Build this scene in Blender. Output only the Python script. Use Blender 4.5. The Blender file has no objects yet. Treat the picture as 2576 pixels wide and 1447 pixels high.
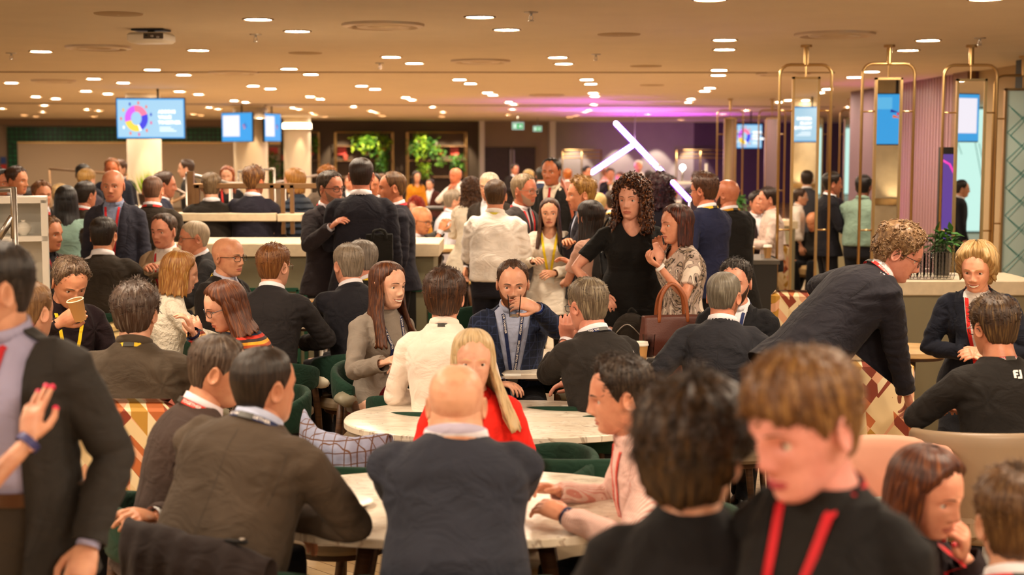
import bpy, math, random
import numpy as np
from mathutils import Vector, Matrix
from mathutils.bvhtree import BVHTree
R = math.radians
rng = random.Random(7)
SC = bpy.context.scene
class _Later:                           # objects are gathered and linked together at the end
    def __init__(s): s.objects = s; s.L = []
    def link(s, o): s.L.append(o)
    def done(s):
        for o in s.L: SC.collection.objects.link(o)
COL = _Later()
FPX, CX, CY, HORIZ, HC = 3578.0, 1288.0, 723.5, 378.0, 1.98
TP = (CY-HORIZ)/FPX                     # tangent of the downward pitch
PITCH = math.atan(TP)
def W(px, py, Y):                       # the point seen at a pixel, at world distance Y ahead
    cx, cy = (px-CX)/FPX, -(py-CY)/FPX
    c, s = math.cos(PITCH), math.sin(PITCH)
    dy, dz = c+cy*s, -s+cy*c
    t = Y/dy
    return Vector((cx*t, Y, HC+dz*t))
def G(px, py, z=0.0):                   # the point seen at a pixel, on the level z
    cx, cy = (px-CX)/FPX, -(py-CY)/FPX
    c, s = math.cos(PITCH), math.sin(PITCH)
    dy, dz = c+cy*s, -s+cy*c
    t = (z-HC)/dz
    return Vector((cx*t, dy*t, z))
def srgb(h):
    if isinstance(h, str):
        h = h.lstrip('#'); h = [int(h[i:i+2], 16)/255 for i in (0, 2, 4)]
    return tuple((c/12.92 if c <= .04045 else ((c+.055)/1.055)**2.4) for c in h)+(1,)
# ------------------------------------------------------------------ linking
def tag(o, label=None, cat=None, group=None, kind=None):
    if label: o['label'] = label
    if cat: o['category'] = cat
    if group: o['group'] = group
    if kind: o['kind'] = kind
    return o
def empty(name, loc=(0, 0, 0), rz=0.0, parent=None):
    o = bpy.data.objects.new(name, None); COL.objects.link(o)
    o.empty_display_size = .1
    o.location = loc; o.rotation_euler = (0, 0, rz)
    if parent: o.parent = parent
    return o
def mesh_of(name, V, F, mats, fm=None, smooth=True):
    me = bpy.data.meshes.new(name)
    V = np.asarray(V, dtype=np.float64)
    if isinstance(F, np.ndarray):
        n, k = F.shape
        me.vertices.add(len(V)); me.vertices.foreach_set('co', V.ravel())
        me.loops.add(n*k); me.loops.foreach_set('vertex_index', F.ravel().astype(np.int32))
        me.polygons.add(n); me.polygons.foreach_set('loop_start', np.arange(0, n*k, k, dtype=np.int32))
        me.update(calc_edges=True)
    else:
        me.from_pydata([tuple(v) for v in V], [], [tuple(int(i) for i in f) for f in F]); me.update()
    if not isinstance(mats, (list, tuple)): mats = [mats]
    for m in mats: me.materials.append(m)
    if fm is not None: me.polygons.foreach_set('material_index', np.asarray(fm, dtype=np.int32))
    if smooth is True: me.polygons.foreach_set('use_smooth', np.ones(len(me.polygons), dtype=bool))
    elif smooth == 'auto':
        me.polygons.foreach_set('use_smooth', np.ones(len(me.polygons), dtype=bool))
        me.set_sharp_from_angle(angle=R(38))
    me.update()
    return me
def obj(name, V, F, mats, parent=None, fm=None, smooth=True, loc=None, rz=None):
    o = bpy.data.objects.new(name, mesh_of(name, V, F, mats, fm, smooth)); COL.objects.link(o)
    if parent: o.parent = parent
    if loc is not None: o.location = loc
    if rz is not None: o.rotation_euler = (0, 0, rz)
    return o
def kids(o, _c={}):
    return list(o.children)
def copy_tree(o, parent=None):
    c = o.copy(); COL.objects.link(c)
    if parent: c.parent = parent
    for ch in kids(o): copy_tree(ch, c)
    return c
# ------------------------------------------------------------------ shapes: all give (V, F)
class MB:                               # gathers shapes into one mesh
    def __init__(s): s.V, s.F, s.M = [], [], []
    def add(s, vf, m=0):
        V, F = vf; n = len(s.V)
        s.V += [tuple(v) for v in V]; s.F += [tuple(int(i)+n for i in f) for f in F]; s.M += [m]*len(F)
        return s
    def obj(s, name, mats, parent=None, smooth='auto', **k):
        return obj(name, np.array(s.V), s.F, mats, parent, s.M, smooth, **k)
def join(parts):
    Vs, Fs, n = [], [], 0
    for V, F in parts:
        V = np.asarray(V); Vs.append(V); Fs += [tuple(int(i)+n for i in f) for f in F]; n += len(V)
    return np.concatenate(Vs), Fs
def box(cx, cy, cz, sx, sy, sz, rz=0, bev=0):
    x, y, z = sx/2, sy/2, sz/2
    if bev:
        b = min(bev, x*.9, y*.9, z*.9)
        V = []
        for zz, ins in ((-z, b), (-z+b, 0), (z-b, 0), (z, b)):
            X, Y = x-ins, y-ins
            V += [(-X+b, -Y, zz), (X-b, -Y, zz), (X, -Y+b, zz), (X, Y-b, zz), (X-b, Y, zz), (-X+b, Y, zz), (-X, Y-b, zz), (-X, -Y+b, zz)]
        F = [tuple(range(7, -1, -1)), tuple(range(24, 32))]
        for r in range(3):
            for i in range(8): F.append((r*8+i, r*8+(i+1) % 8, r*8+8+(i+1) % 8, r*8+8+i))
    else:
        V = [(-x, -y, -z), (x, -y, -z), (x, y, -z), (-x, y, -z), (-x, -y, z), (x, -y, z), (x, y, z), (-x, y, z)]
        F = [(3, 2, 1, 0), (4, 5, 6, 7), (0, 1, 5, 4), (1, 2, 6, 5), (2, 3, 7, 6), (3, 0, 4, 7)]
    c, s = math.cos(rz), math.sin(rz)
    return [(c*a-s*b_+cx, s*a+c*b_+cy, d+cz) for a, b_, d in V], F
def loft(rings, cap=True, closed=True):
    n = len(rings[0]); V = [tuple(p) for r in rings for p in r]; F = []
    for i in range(len(rings)-1):
        for j in range(n if closed else n-1):
            k = (j+1) % n
            F.append((i*n+j, i*n+k, (i+1)*n+k, (i+1)*n+j))
    if cap and closed:
        F.append(tuple(range(n-1, -1, -1))); F.append(tuple((len(rings)-1)*n+j for j in range(n)))
    return V, F
def frame(d, up=(0, 0, 1)):
    d = Vector(d).normalized(); u = Vector(up)
    if abs(d.dot(u)) > .97: u = Vector((0, 1, 0)) if abs(d.y) < .9 else Vector((1, 0, 0))
    a = d.cross(u).normalized(); return a, a.cross(d).normalized(), d
def tube(pts, rad, n=12, cap=True, flat=1.0, up=(0, 0, 1), round_end=False):
    pts = [Vector(p) for p in pts]
    if not hasattr(rad, '__len__'): rad = [rad]*len(pts)
    rad = list(rad)
    if round_end:
        d0 = (pts[0]-pts[1]).normalized(); d1 = (pts[-1]-pts[-2]).normalized()
        pts = [pts[0]+d0*rad[0]*.85, pts[0]+d0*rad[0]*.5]+pts+[pts[-1]+d1*rad[-1]*.5, pts[-1]+d1*rad[-1]*.85]
        rad = [rad[0]*.4, rad[0]*.83]+rad+[rad[-1]*.83, rad[-1]*.4]
    rings = []; a0 = None
    for i, p in enumerate(pts):
        d = (pts[min(i+1, len(pts)-1)]-pts[max(i-1, 0)])
        if d.length < 1e-9: d = Vector((0, 0, 1))
        d.normalize()
        if a0 is None: a, b, _ = frame(d, up)
        else:
            a = (a0-d*a0.dot(d))
            a = a.normalized() if a.length > 1e-6 else frame(d, up)[0]
            b = a.cross(d)
        a0 = a
        rings.append([p+(a*math.cos(2*math.pi*j/n)+b*math.sin(2*math.pi*j/n)*flat)*rad[i] for j in range(n)])
    return loft(rings, cap)
def ellip(c, r, nu=14, nv=10, M=None):
    c = Vector(c); rings = []
    for i in range(nv+1):
        t = math.pi*(i+.02)/(nv+.04)
        rings.append([Vector((r[0]*math.sin(t)*math.cos(2*math.pi*j/nu), r[1]*math.sin(t)*math.sin(2*math.pi*j/nu), -r[2]*math.cos(t))) for j in range(nu)])
    if M is not None: rings = [[M@p for p in q] for q in rings]
    return loft([[p+c for p in q] for q in rings])
def lathe(prof, n=24, c=(0, 0, 0), sx=1, sy=1, cap=True):
    return loft([[(c[0]+r*sx*math.cos(2*math.pi*j/n), c[1]+r*sy*math.sin(2*math.pi*j/n), c[2]+z) for j in range(n)] for r, z in prof], cap)
def prism(pts, z0, z1):
    n = len(pts)
    return loft([[(x, y, z0) for x, y in pts], [(x, y, z1) for x, y in pts]])
def spline(pts, n=6):
    P = [Vector(p) for p in pts]; out = []
    for i in range(len(P)-1):
        a, b, c, d = P[max(i-1, 0)], P[i], P[i+1], P[min(i+2, len(P)-1)]
        for k in range(n):
            t = k/n
            out.append(.5*((2*b)+(c-a)*t+(2*a-5*b+4*c-d)*t*t+(3*b-a-3*c+d)*t**3))
    out.append(P[-1]); return out
def xf(vf, M):
    V, F = vf; V = np.asarray(V, dtype=float)
    A = np.array(M)[:3, :]
    return V@A[:, :3].T+A[:, 3], F
def remesh(parts, vox, smooth=6, fac=.5):
    V, F = join(parts)
    me = bpy.data.meshes.new('t'); me.from_pydata([tuple(v) for v in V], [], F); me.update()
    o = bpy.data.objects.new('t', me)
    SC.collection.objects.link(o)
    m = o.modifiers.new('r', 'REMESH'); m.mode = 'VOXEL'; m.voxel_size = vox; m.adaptivity = 0
    if smooth:
        m = o.modifiers.new('s', 'SMOOTH'); m.factor = fac; m.iterations = smooth
    dg = bpy.context.evaluated_depsgraph_get()
    ev = o.evaluated_get(dg); em = ev.to_mesh()
    nv, nf = len(em.vertices), len(em.polygons)
    V = np.empty(nv*3); em.vertices.foreach_get('co', V); V = V.reshape(-1, 3)
    tot = np.empty(nf, dtype=np.int32); em.polygons.foreach_get('loop_total', tot)
    lv = np.empty(len(em.loops), dtype=np.int32); em.loops.foreach_get('vertex_index', lv)
    assert (tot == 4).all()
    F = lv.reshape(-1, 4).copy()
    ev.to_mesh_clear(); SC.collection.objects.unlink(o); bpy.data.objects.remove(o); bpy.data.meshes.remove(me)
    return V, F
def vnormals(V, F):
    a, b, c, d = (V[F[:, i]] for i in range(4))
    fn = np.cross(c-a, d-b)
    N = np.zeros_like(V)
    for i in range(4):
        for k in range(3): N[:, k] += np.bincount(F[:, i], weights=fn[:, k], minlength=len(V))
    return N/(np.linalg.norm(N, axis=1, keepdims=True)+1e-12)
def wob(P, seed, f=8.0, octs=3):        # smooth cheap noise over points
    r = np.random.RandomState(seed); out = np.zeros(len(P)); a = 1.0
    Q = P*f
    for o in range(octs):
        for _ in range(3):
            k = r.normal(size=3); k /= np.linalg.norm(k)+1e-9; k *= (.8+.6*r.rand())
            k2 = r.normal(size=3)*.6
            out += a*np.sin(Q@k+1.3*np.sin(Q@k2+r.rand()*6)+r.rand()*6.28)
        a *= .55; Q = Q*1.9
    return out/4.5
def subset(V, F, keep):                 # keep some faces, drop unused points
    F = F[keep]; u, inv = np.unique(F, return_inverse=True)
    return V[u], inv.reshape(F.shape)
def smooth_rim(V, F, it=6):
    E = np.concatenate([F[:, [i, (i+1) % 4]] for i in range(4)]); Es = np.sort(E, axis=1)
    key = Es[:, 0].astype(np.int64)*len(V)+Es[:, 1]; u, c = np.unique(key, return_counts=True); b = u[c == 1]
    a, d = (b//len(V)).astype(int), (b % len(V)).astype(int)
    V = V.copy()
    for _ in range(it):
        S = np.zeros_like(V); n = np.bincount(a, minlength=len(V))+np.bincount(d, minlength=len(V))
        for k in range(3): S[:, k] = np.bincount(a, weights=V[d, k], minlength=len(V))+np.bincount(d, weights=V[a, k], minlength=len(V))
        m = n > 0; V[m] = .5*V[m]+.5*S[m]/n[m][:, None]
    return V
# ------------------------------------------------------------------ materials
_M = {}
def nodes(name):
    m = bpy.data.materials.new(name); m.use_nodes = True
    nt = m.node_tree; b = nt.nodes['Principled BSDF']
    return m, nt, b
def nd(nt, t, **k):
    n = nt.nodes.new(t)
    for a, v in k.items():
        if a in n.inputs.keys(): n.inputs[a].default_value = v
        else: setattr(n, a, v)
    return n
def ramp(nt, stops, mode='LINEAR'):
    r = nt.nodes.new('ShaderNodeValToRGB'); r.color_ramp.interpolation = mode
    e = r.color_ramp.elements
    while len(e) < len(stops): e.new(.5)
    for i, (p, c) in enumerate(stops): e[i].position = p; e[i].color = c
    return r
def coords(nt, scale=(1, 1, 1), kind='Object', rot=(0, 0, 0)):
    tc = nd(nt, 'ShaderNodeTexCoord'); mp = nd(nt, 'ShaderNodeMapping')
    mp.inputs['Scale'].default_value = scale; mp.inputs['Rotation'].default_value = rot
    nt.links.new(tc.outputs[kind], mp.inputs[0]); return mp.outputs[0]
def mul(c, k): return tuple(min(1, x*k) for x in c[:3])+(1,)
def bump(nt, b, h, dist, strength=.6):
    bp = nd(nt, 'ShaderNodeBump', Strength=strength, Distance=dist); nt.links.new(h, bp.inputs['Height']); nt.links.new(bp.outputs[0], b.inputs['Normal'])
def plain(name, col, rough=.5, metal=0, spec=.5, var=0, sc=8, bmp=0, bsc=60, coat=0, emit=None, estr=1):
    key = (name, str(col), rough, metal)
    if key in _M: return _M[key]
    m, nt, b = nodes(name); c = srgb(col) if isinstance(col, str) else col
    b.inputs['Base Color'].default_value = c; b.inputs['Roughness'].default_value = rough
    b.inputs['Metallic'].default_value = metal; b.inputs['Specular IOR Level'].default_value = spec
    b.inputs['Coat Weight'].default_value = coat
    if var:
        n = nd(nt, 'ShaderNodeTexNoise', Scale=sc, Detail=5.0); nt.links.new(coords(nt), n.inputs[0])
        r = ramp(nt, [(.3, mul(c, 1-var)), (.7, mul(c, 1+var))]); nt.links.new(n.outputs[0], r.inputs[0]); nt.links.new(r.outputs[0], b.inputs['Base Color'])
    if bmp:
        n = nd(nt, 'ShaderNodeTexNoise', Scale=bsc, Detail=4.0); nt.links.new(coords(nt), n.inputs[0]); bump(nt, b, n.outputs[0], bmp)
    if emit:
        b.inputs['Emission Color'].default_value = srgb(emit); b.inputs['Emission Strength'].default_value = estr
    _M[key] = m; return m
def cloth(col, pat=None, col2=None, rough=.85, sheen=.03):
    key = ('cloth', col, pat, col2)
    if key in _M: return _M[key]
    m, nt, b = nodes('fabric_'+(pat or 'plain')); c = srgb(col)
    lum = .3*c[0]+.6*c[1]+.1*c[2]
    if lum < .08: c = mul(c, .72)
    b.inputs['Roughness'].default_value = rough; b.inputs['Sheen Weight'].default_value = sheen
    b.inputs['Specular IOR Level'].default_value = .25
    L = nt.links
    n1 = nd(nt, 'ShaderNodeTexNoise', Scale=5.0, Detail=3.0); L.new(coords(nt), n1.inputs[0])
    r1 = ramp(nt, [(.3, mul(c, .85)), (.7, mul(c, 1.15))]); L.new(n1.outputs[0], r1.inputs[0]); out = r1.outputs[0]
    def mix(fac, a, bcol):
        mx = nd(nt, 'ShaderNodeMix', data_type='RGBA'); L.new(fac, mx.inputs[0]); L.new(a, mx.inputs[6]); mx.inputs[7].default_value = bcol
        return mx.outputs[2]
    def stripes(axis, freq, thr, shift=0):
        sp = nd(nt, 'ShaderNodeSeparateXYZ'); L.new(coords(nt), sp.inputs[0])
        a = nd(nt, 'ShaderNodeMath', operation='MULTIPLY'); L.new(sp.outputs[axis], a.inputs[0]); a.inputs[1].default_value = freq
        if pat == 'stripe':
            a2 = nd(nt, 'ShaderNodeMath', operation='MULTIPLY_ADD'); L.new(sp.outputs[1], a2.inputs[0]); a2.inputs[1].default_value = freq*.4; L.new(a.outputs[0], a2.inputs[2]); a = a2
        f = nd(nt, 'ShaderNodeMath', operation='FRACT'); L.new(a.outputs[0], f.inputs[0])
        g = nd(nt, 'ShaderNodeMath', operation='LESS_THAN'); L.new(f.outputs[0], g.inputs[0]); g.inputs[1].default_value = thr
        return g.outputs[0]
    c2 = srgb(col2) if col2 else mul(c, 1.6)
    if pat == 'stripe': out = mix(stripes(0, 130, .35), out, c2)
    elif pat == 'hstripe': out = mix(stripes(2, 14, .4), out, c2)
    elif pat == 'bands':                # many-coloured knitted bands
        sp = nd(nt, 'ShaderNodeSeparateXYZ'); L.new(coords(nt), sp.inputs[0])
        a = nd(nt, 'ShaderNodeMath', operation='MULTIPLY'); L.new(sp.outputs[2], a.inputs[0]); a.inputs[1].default_value = 7.0
        f = nd(nt, 'ShaderNodeMath', operation='FRACT'); L.new(a.outputs[0], f.inputs[0])
        cs = ['#b4502a', '#e0a030', '#3a2a28', '#c03424', '#20304a', '#e6b070', '#7a3020', '#2a2624', '#d8702c', '#3a2420']
        r = ramp(nt, [(i/10, srgb(x)) for i, x in enumerate(cs)], 'CONSTANT'); L.new(f.outputs[0], r.inputs[0]); out = r.outputs[0]
    elif pat == 'check':
        out = mix(stripes(0, 22, .1), out, c2); out = mix(stripes(2, 22, .1), out, c2); out = mix(stripes(1, 22, .1), out, c2)
    elif pat == 'gingham':
        out = mix(stripes(0, 120, .4), out, c2); out = mix(stripes(2, 120, .4), out, c2)
    elif pat == 'snake':
        n = nd(nt, 'ShaderNodeTexNoise', Scale=11.0, Detail=2.5, Distortion=1.6); L.new(coords(nt, (1, 1, .6)), n.inputs[0])
        r = ramp(nt, [(0, c), (.42, mul(c, .9)), (.45, srgb('#2a2420')), (.465, srgb('#2a2420')), (.49, srgb('#b09c90')), (.56, srgb('#c4b0a4')), (.578, srgb('#241f1a')), (.597, srgb('#ecdccc')), (1, srgb('#f4e8da'))])
        L.new(n.outputs[0], r.inputs[0]); out = r.outputs[0]
    elif pat == 'puffer':
        pass
    L.new(out, b.inputs['Base Color'])
    if pat == 'fluffy':
        n = nd(nt, 'ShaderNodeTexNoise', Scale=55.0, Detail=3.0); L.new(coords(nt), n.inputs[0]); bump(nt, b, n.outputs[0], .012, 1)
    elif pat == 'puffer':
        w = nd(nt, 'ShaderNodeTexWave', Scale=5.0, bands_direction='Z'); L.new(coords(nt), w.inputs[0]); bump(nt, b, w.outputs[0], .03, 1)
    else:
        n = nd(nt, 'ShaderNodeTexNoise', Scale=340.0, Detail=2.0); L.new(coords(nt, (1, 1, .5)), n.inputs[0])
        n3 = nd(nt, 'ShaderNodeTexNoise', Scale=7.0, Detail=2.0, Distortion=2.2); L.new(coords(nt, (1, 1, 1.5), 'Object', (.3, .5, .2)), n3.inputs[0])
        b1 = nd(nt, 'ShaderNodeBump', Strength=.45, Distance=.022); L.new(n3.outputs[0], b1.inputs['Height'])
        b2 = nd(nt, 'ShaderNodeBump', Strength=.5, Distance=.0015); L.new(n.outputs[0], b2.inputs['Height']); L.new(b1.outputs[0], b2.inputs['Normal']); L.new(b2.outputs[0], b.inputs['Normal'])
    _M[key] = m; return m
def hairmat(c1, c2=None, curl=False):
    key = ('hair', c1, c2, curl)
    if key in _M: return _M[key]
    m, nt, b = nodes('hair'); L = nt.links
    a = mul(srgb(c1), .88); d = mul(srgb(c2), .68) if c2 else mul(a, 2.0)
    n = nd(nt, 'ShaderNodeTexNoise', Scale=1.0, Detail=4.0, Distortion=.3); 
    if curl: L.new(coords(nt, (60, 60, 60)), n.inputs[0])
    else:
        at = nd(nt, 'ShaderNodeAttribute', attribute_name='strand'); L.new(at.outputs['Vector'], n.inputs[0]); n.inputs['Scale'].default_value = 15
    r = ramp(nt, [(.32, mul(a, .55)), (.5, a), (.72, d)]); L.new(n.outputs[0], r.inputs[0]); L.new(r.outputs[0], b.inputs['Base Color'])
    b.inputs['Roughness'].default_value = .42; b.inputs['Specular IOR Level'].default_value = .45
    b.inputs['Anisotropic'].default_value = .5
    bump(nt, b, n.outputs[0], .006, .9)
    _M[key] = m; return m
def skinmat(c='#d9a183', rough=.40):
    key = ('skin', c)
    if key in _M: return _M[key]
    m, nt, b = nodes('skin'); L = nt.links; a = srgb(c)
    n = nd(nt, 'ShaderNodeTexNoise', Scale=22.0, Detail=5.0); L.new(coords(nt), n.inputs[0])
    r = ramp(nt, [(.3, (a[0]*.86, a[1]*.74, a[2]*.72, 1)), (.55, a), (.8, mul(a, 1.1))]); L.new(n.outputs[0], r.inputs[0]); L.new(r.outputs[0], b.inputs['Base Color'])
    b.inputs['Roughness'].default_value = rough; b.inputs['Specular IOR Level'].default_value = .4
    b.inputs['Subsurface Weight'].default_value = .08; b.inputs['Subsurface Radius'].default_value = (.012, .005, .003)
    n2 = nd(nt, 'ShaderNodeTexNoise', Scale=260.0, Detail=2.0); L.new(coords(nt), n2.inputs[0]); bump(nt, b, n2.outputs[0], .0012, .4)
    _M[key] = m; return m
# ------------------------------------------------------------------ head
HZ = np.array([-.118, -.113, -.105, -.09, -.07, -.05, -.03, -.005, .01, .03, .055, .08, .10, .112, .117])
HWd = np.array([.004, .018, .034, .048, .058, .065, .070, .0735, .0755, .077, .0755, .067, .052, .030, .006])
HF = np.array([.045, .062, .074, .082, .085, .087, .089, .092, .096, .096, .090, .077, .057, .030, .006])
HB = np.array([-.03, -.025, -.005, .035, .062, .078, .088, .096, .101, .104, .100, .088, .068, .040, .010])
def sstep(x, a, b):
    t = np.clip((x-a)/(b-a), 0, 1); return t*t*(3-2*t)
def head_surface(nz, na, fem=False, jaw=1.0, smile=0):
    t = np.linspace(0, 1, nz)
    z = -.118+.235*(t-.045*np.sin(2*np.pi*t)*0)
    z = np.interp(t, [0, .06, .5, .94, 1], [-.118, -.109, 0, .111, .117])
    u = np.linspace(0, 2*np.pi, na, endpoint=False); a = u-.45*np.sin(u)
    w = np.interp(z, HZ, HWd); f = np.interp(z, HZ, HF); b = np.interp(z, HZ, HB)
    k = np.array([.25, .5, .25])
    for arr in (w, f, b):
        for _ in range(max(1, nz//20)): arr[1:-1] = np.convolve(arr, k, 'valid')
    if fem: w = w*(.97-.05*sstep(-z, .0, .05)); f = f*(1-.03*sstep(-z, .06, .10))
    w = w*(1+(jaw-1)*sstep(-z, .0, .05))
    A, Z = np.meshgrid(a, z); Wd = w[:, None]; Fr = f[:, None]; Bk = b[:, None]
    sa, ca = np.sin(A), np.cos(A)
    cy = (Bk-Fr)/2; hl = (Bk+Fr)/2
    e = .92
    X = Wd*np.sign(sa)*np.abs(sa)**e; Y = cy-hl*np.sign(ca)*np.abs(ca)**e
    front = sstep(ca, .0, .35)
    D = np.zeros_like(X); g = lambda v, s: np.exp(-(v/s)**2)
    AX = np.abs(X)
    zn = Z
    ridge = np.interp(zn, [-.058, -.049, -.042, -.034, -.02, 0, .012, .02], [0, .006, .022, .025, .017, .009, .005, 0])*(.85 if fem else 1)
    sig = np.interp(zn, [-.05, -.035, -.01, .01], [.016, .0125, .0085, .0095])
    D += ridge*g(X, sig)
    D += .006*g(AX-.0135, .006)*g(zn+.042, .008)              # nostril wings
    D -= .012*g(AX-.032, .0145)*g(zn+.003, .0098)             # sockets
    D += .0045*g(AX-.03, .02)*g(zn-.017, .008)*(.5 if fem else 1)
    D += .004*g(AX-.043, .016)*g(zn+.03, .016)
    lipw = .024+.006*smile
    zc = zn+.071-smile*.25*(AX**2)/lipw
    D += .0055*g(zc-.0045, .0042)*g(AX, lipw*.75)+.006*g(zc+.0055, .0048)*g(AX, lipw*.7)
    D -= .004*g(zc, .0022)*g(AX, lipw)
    D -= .003*g(zn+.088, .006)*g(AX, .03)
    D += .005*g(zn+.101, .011)*g(AX, .022)
    D += smile*.004*g(AX-.036, .012)*g(zn+.048, .014)
    Y = Y-D*front
    V = np.stack([X, Y, Z], -1)
    ci = np.arange(na); F = []
    for i in range(nz-1):
        for j in range(na):
            k2 = (j+1) % na; F.append((i*na+j, i*na+k2, (i+1)*na+k2, (i+1)*na+j))
    F = np.array(F, dtype=np.int32)
    return V, F, A, Z, zc, AX, front, lipw
def hairline(A, style):
    d = np.abs(np.degrees((A+np.pi) % (2*np.pi)-np.pi))
    xs = [0, 22, 38, 55, 68, 80, 92, 105, 125, 180]
    base = {'short':  [.080, .082, .072, .048, .014, -.015, .022, -.01, -.068, -.080],
            'fringe': [.062, .055, .045, .030, .005, -.015, .015, -.01, -.068, -.080],
            'recede': [.090, .102, .098, .060, .020, -.005, .022, -.01, -.068, -.080],
            'pixie':  [.040, .030, .022, .020, .010, -.02, .010, -.01, -.068, -.080],
        'crop':   [.088, .094, .084, .058, .022, -.006, .022, -.01, -.060, -.070],
            'band':   [.300, .300, .300, .300, .060, -.005, .015, -.01, -.060, -.070],
            'long':   [.078, .074, .060, .040, .010, -.03, -.03, -.06, -.09, -.10]}[style]
    return np.interp(d, xs, base), d
def strand_noise(A, Z, seed, fa=14):
    r = np.random.RandomState(seed); o = np.zeros_like(A)
    for q in (1, 1.9, 3.1):
        k = max(1, round(fa*q))
        o += np.sin(k*A+6*r.rand()+1.5*np.sin(Z*40*q+r.rand()*6)+(r.rand()-.5)*40*Z)/q
    return o/1.8
def hair_mesh(hd, style, t, seed, msh=(1, 1), sideK=.45, spiky=.25, curly=0):
    V, F, A, Z = hd[:4]
    line, d = hairline(A, style)
    P = V.reshape(-1, 3)
    N = vnormals(P, F).reshape(V.shape)
    C = np.array([0, .005, .02]); rad = V-C; rad /= np.linalg.norm(rad, axis=-1, keepdims=True)+1e-9
    N = N*.6+rad*.4
    jag = .005*strand_noise(A, Z*0, seed+3, 11)
    m = sstep(Z, line-.002+jag, line+.024+jag)
    if style == 'band': m = m*(1-sstep(Z, .035, .065))
    topness = sstep(Z, .02, .085)
    th = t*(sideK+(1-sideK)*topness)
    n = strand_noise(A, Z, seed)
    th = th*(1+spiky*n*.5)
    if curly: th = th+curly*(wob(P, seed, 95, 2).reshape(th.shape))*m*1.3+curly*.3
    D = th*m-.0045*(1-m)
    # never swallow the nose side: hair stays off the face
    H = V+N*D[..., None]
    fmx = m.reshape(-1)[F].max(axis=1) > .02
    return subset(H.reshape(-1, 3), F, fmx)
def hair_curtain(L, a0, seed, full=1.0, flare=.0, fr_fall=None, na=64, nt=22, wave=0, back=.02, shoulder=-.17):
    """hair that hangs from the crown: leaves the face open between -a0 and a0 (degrees)"""
    al = np.linspace(R(a0), 2*np.pi-R(a0), na)
    rings = []
    for side in (0, 1):
        g = []
        for i in range(nt):
            t = i/(nt-1)
            z = .102-(.102+L)*t**1.1
            e = np.sqrt(np.clip(1-((z-.0)/.135)**2, .05, 1)) if z > 0 else 1.0
            wd, fb, bb = (.086*full)*e, (.086)*e, (.108*full)*e
            dn = max(0, -z-.03)
            wd += flare*dn-.02*min(dn, .06)*(1 if flare < .1 else 0); bb += back*min(1, max(0, -z-.10)/.08)-.12*min(dn, .07)*(1 if back < .05 else .6)
            th = .020 if t < .85 else .020*(1-t)/.15+.004
            n = strand_noise(al, al*0+t*.05, seed, 12)*.0035+strand_noise(al, al*0, seed+5, 30)*.0015
            w_ = wave*np.sin(z*70+al*3)
            off = (0 if side == 0 else -th)
            x = (wd+off+n*(1-side)+w_)*np.sin(al); y = -(np.where(np.cos(al) > 0, fb, bb)+off+n*(1-side)+w_)*np.cos(al)
            if fr_fall is not None:
                y = y-np.where(np.cos(al) > -.3, 1, 0)*fr_fall*max(0, -z-.12)
            zz = z+.012*strand_noise(al, al*0, seed+9, 16)*(t > .8)*t
            g.append(np.stack([x, y, np.broadcast_to(zz, x.shape)], -1))
        rings.append(g)
    G_ = rings[0]+rings[1][::-1]
    V = np.array(G_); m = len(G_); idx = np.arange(m*na).reshape(m, na); F = []
    for i in range(m):
        k = (i+1) % m
        for j in range(na-1): F.append((idx[i, j], idx[k, j], idx[k, j+1], idx[i, j+1]))
    F.append(tuple(idx[:, 0][::-1])); F.append(tuple(idx[:, -1]))
    return V.reshape(-1, 3), F
def tufts(Vh, Fh, n, ln, wd, seed, flow=(0, -.3, .6), zmin=-.02, droop=0, lift=.35):
    r = np.random.RandomState(seed); N = vnormals(Vh, Fh)
    ok = np.where(Vh[:, 2] > zmin)[0]
    if len(ok) == 0: return [], []
    pick = ok[r.randint(0, len(ok), n)]; V, F = [], []
    fl = np.array(flow)
    for i in pick:
        p, nn = Vh[i], N[i]
        d = fl+r.normal(size=3)*.25; d -= nn*(d@nn); d += nn*lift*np.linalg.norm(d); d /= np.linalg.norm(d)+1e-9
        s = np.cross(d, nn); s /= np.linalg.norm(s)+1e-9
        l = ln*(.5+r.rand()); w = wd*(.6+.7*r.rand()); p = p-nn*.004
        p1 = p+d*l*.5+nn*l*.15; p2 = p+d*l+np.array([0, 0, -droop*l]); b = len(V)
        V += [p-s*w, p+s*w, p+nn*w*1.1, p1-s*w*.7, p1+s*w*.7, p1+nn*w*.8, p2]
        F += [(b, b+1, b+4, b+3), (b+1, b+2, b+5, b+4), (b+2, b, b+3, b+5), (b+3, b+4, b+6), (b+4, b+5, b+6), (b+5, b+3, b+6)]
    return V, F
def curls(Vh, Fh, n, rad, ln, seed, zmin=-.3):
    r = np.random.RandomState(seed); N = vnormals(Vh, Fh); ok = np.where(Vh[:, 2] > zmin)[0]
    out = MB()
    for i in ok[r.randint(0, len(ok), n)]:
        p, nn = Vector(Vh[i]), Vector(N[i]); a, b, _ = frame(nn+Vector(r.normal(size=3)*.3))
        R0 = rad*(.7+.6*r.rand()); ph = r.rand()*6; dr = (Vector((0, 0, -1))+nn*.5+Vector(r.normal(size=3)*.3)).normalized()
        pts = []
        for k in range(9):
            t = k/8; an = ph+t*7.5
            pts.append(p+dr*ln*(t-.2)+(a*math.cos(an)+b*math.sin(an))*R0*(1-.3*t)+nn*R0*.3)
        out.add(tube(pts, [R0*.5*(1-.75*abs(k/8-.3)) for k in range(9)], 5, up=(.3, .2, 1)))
    return out.V, out.F
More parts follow.
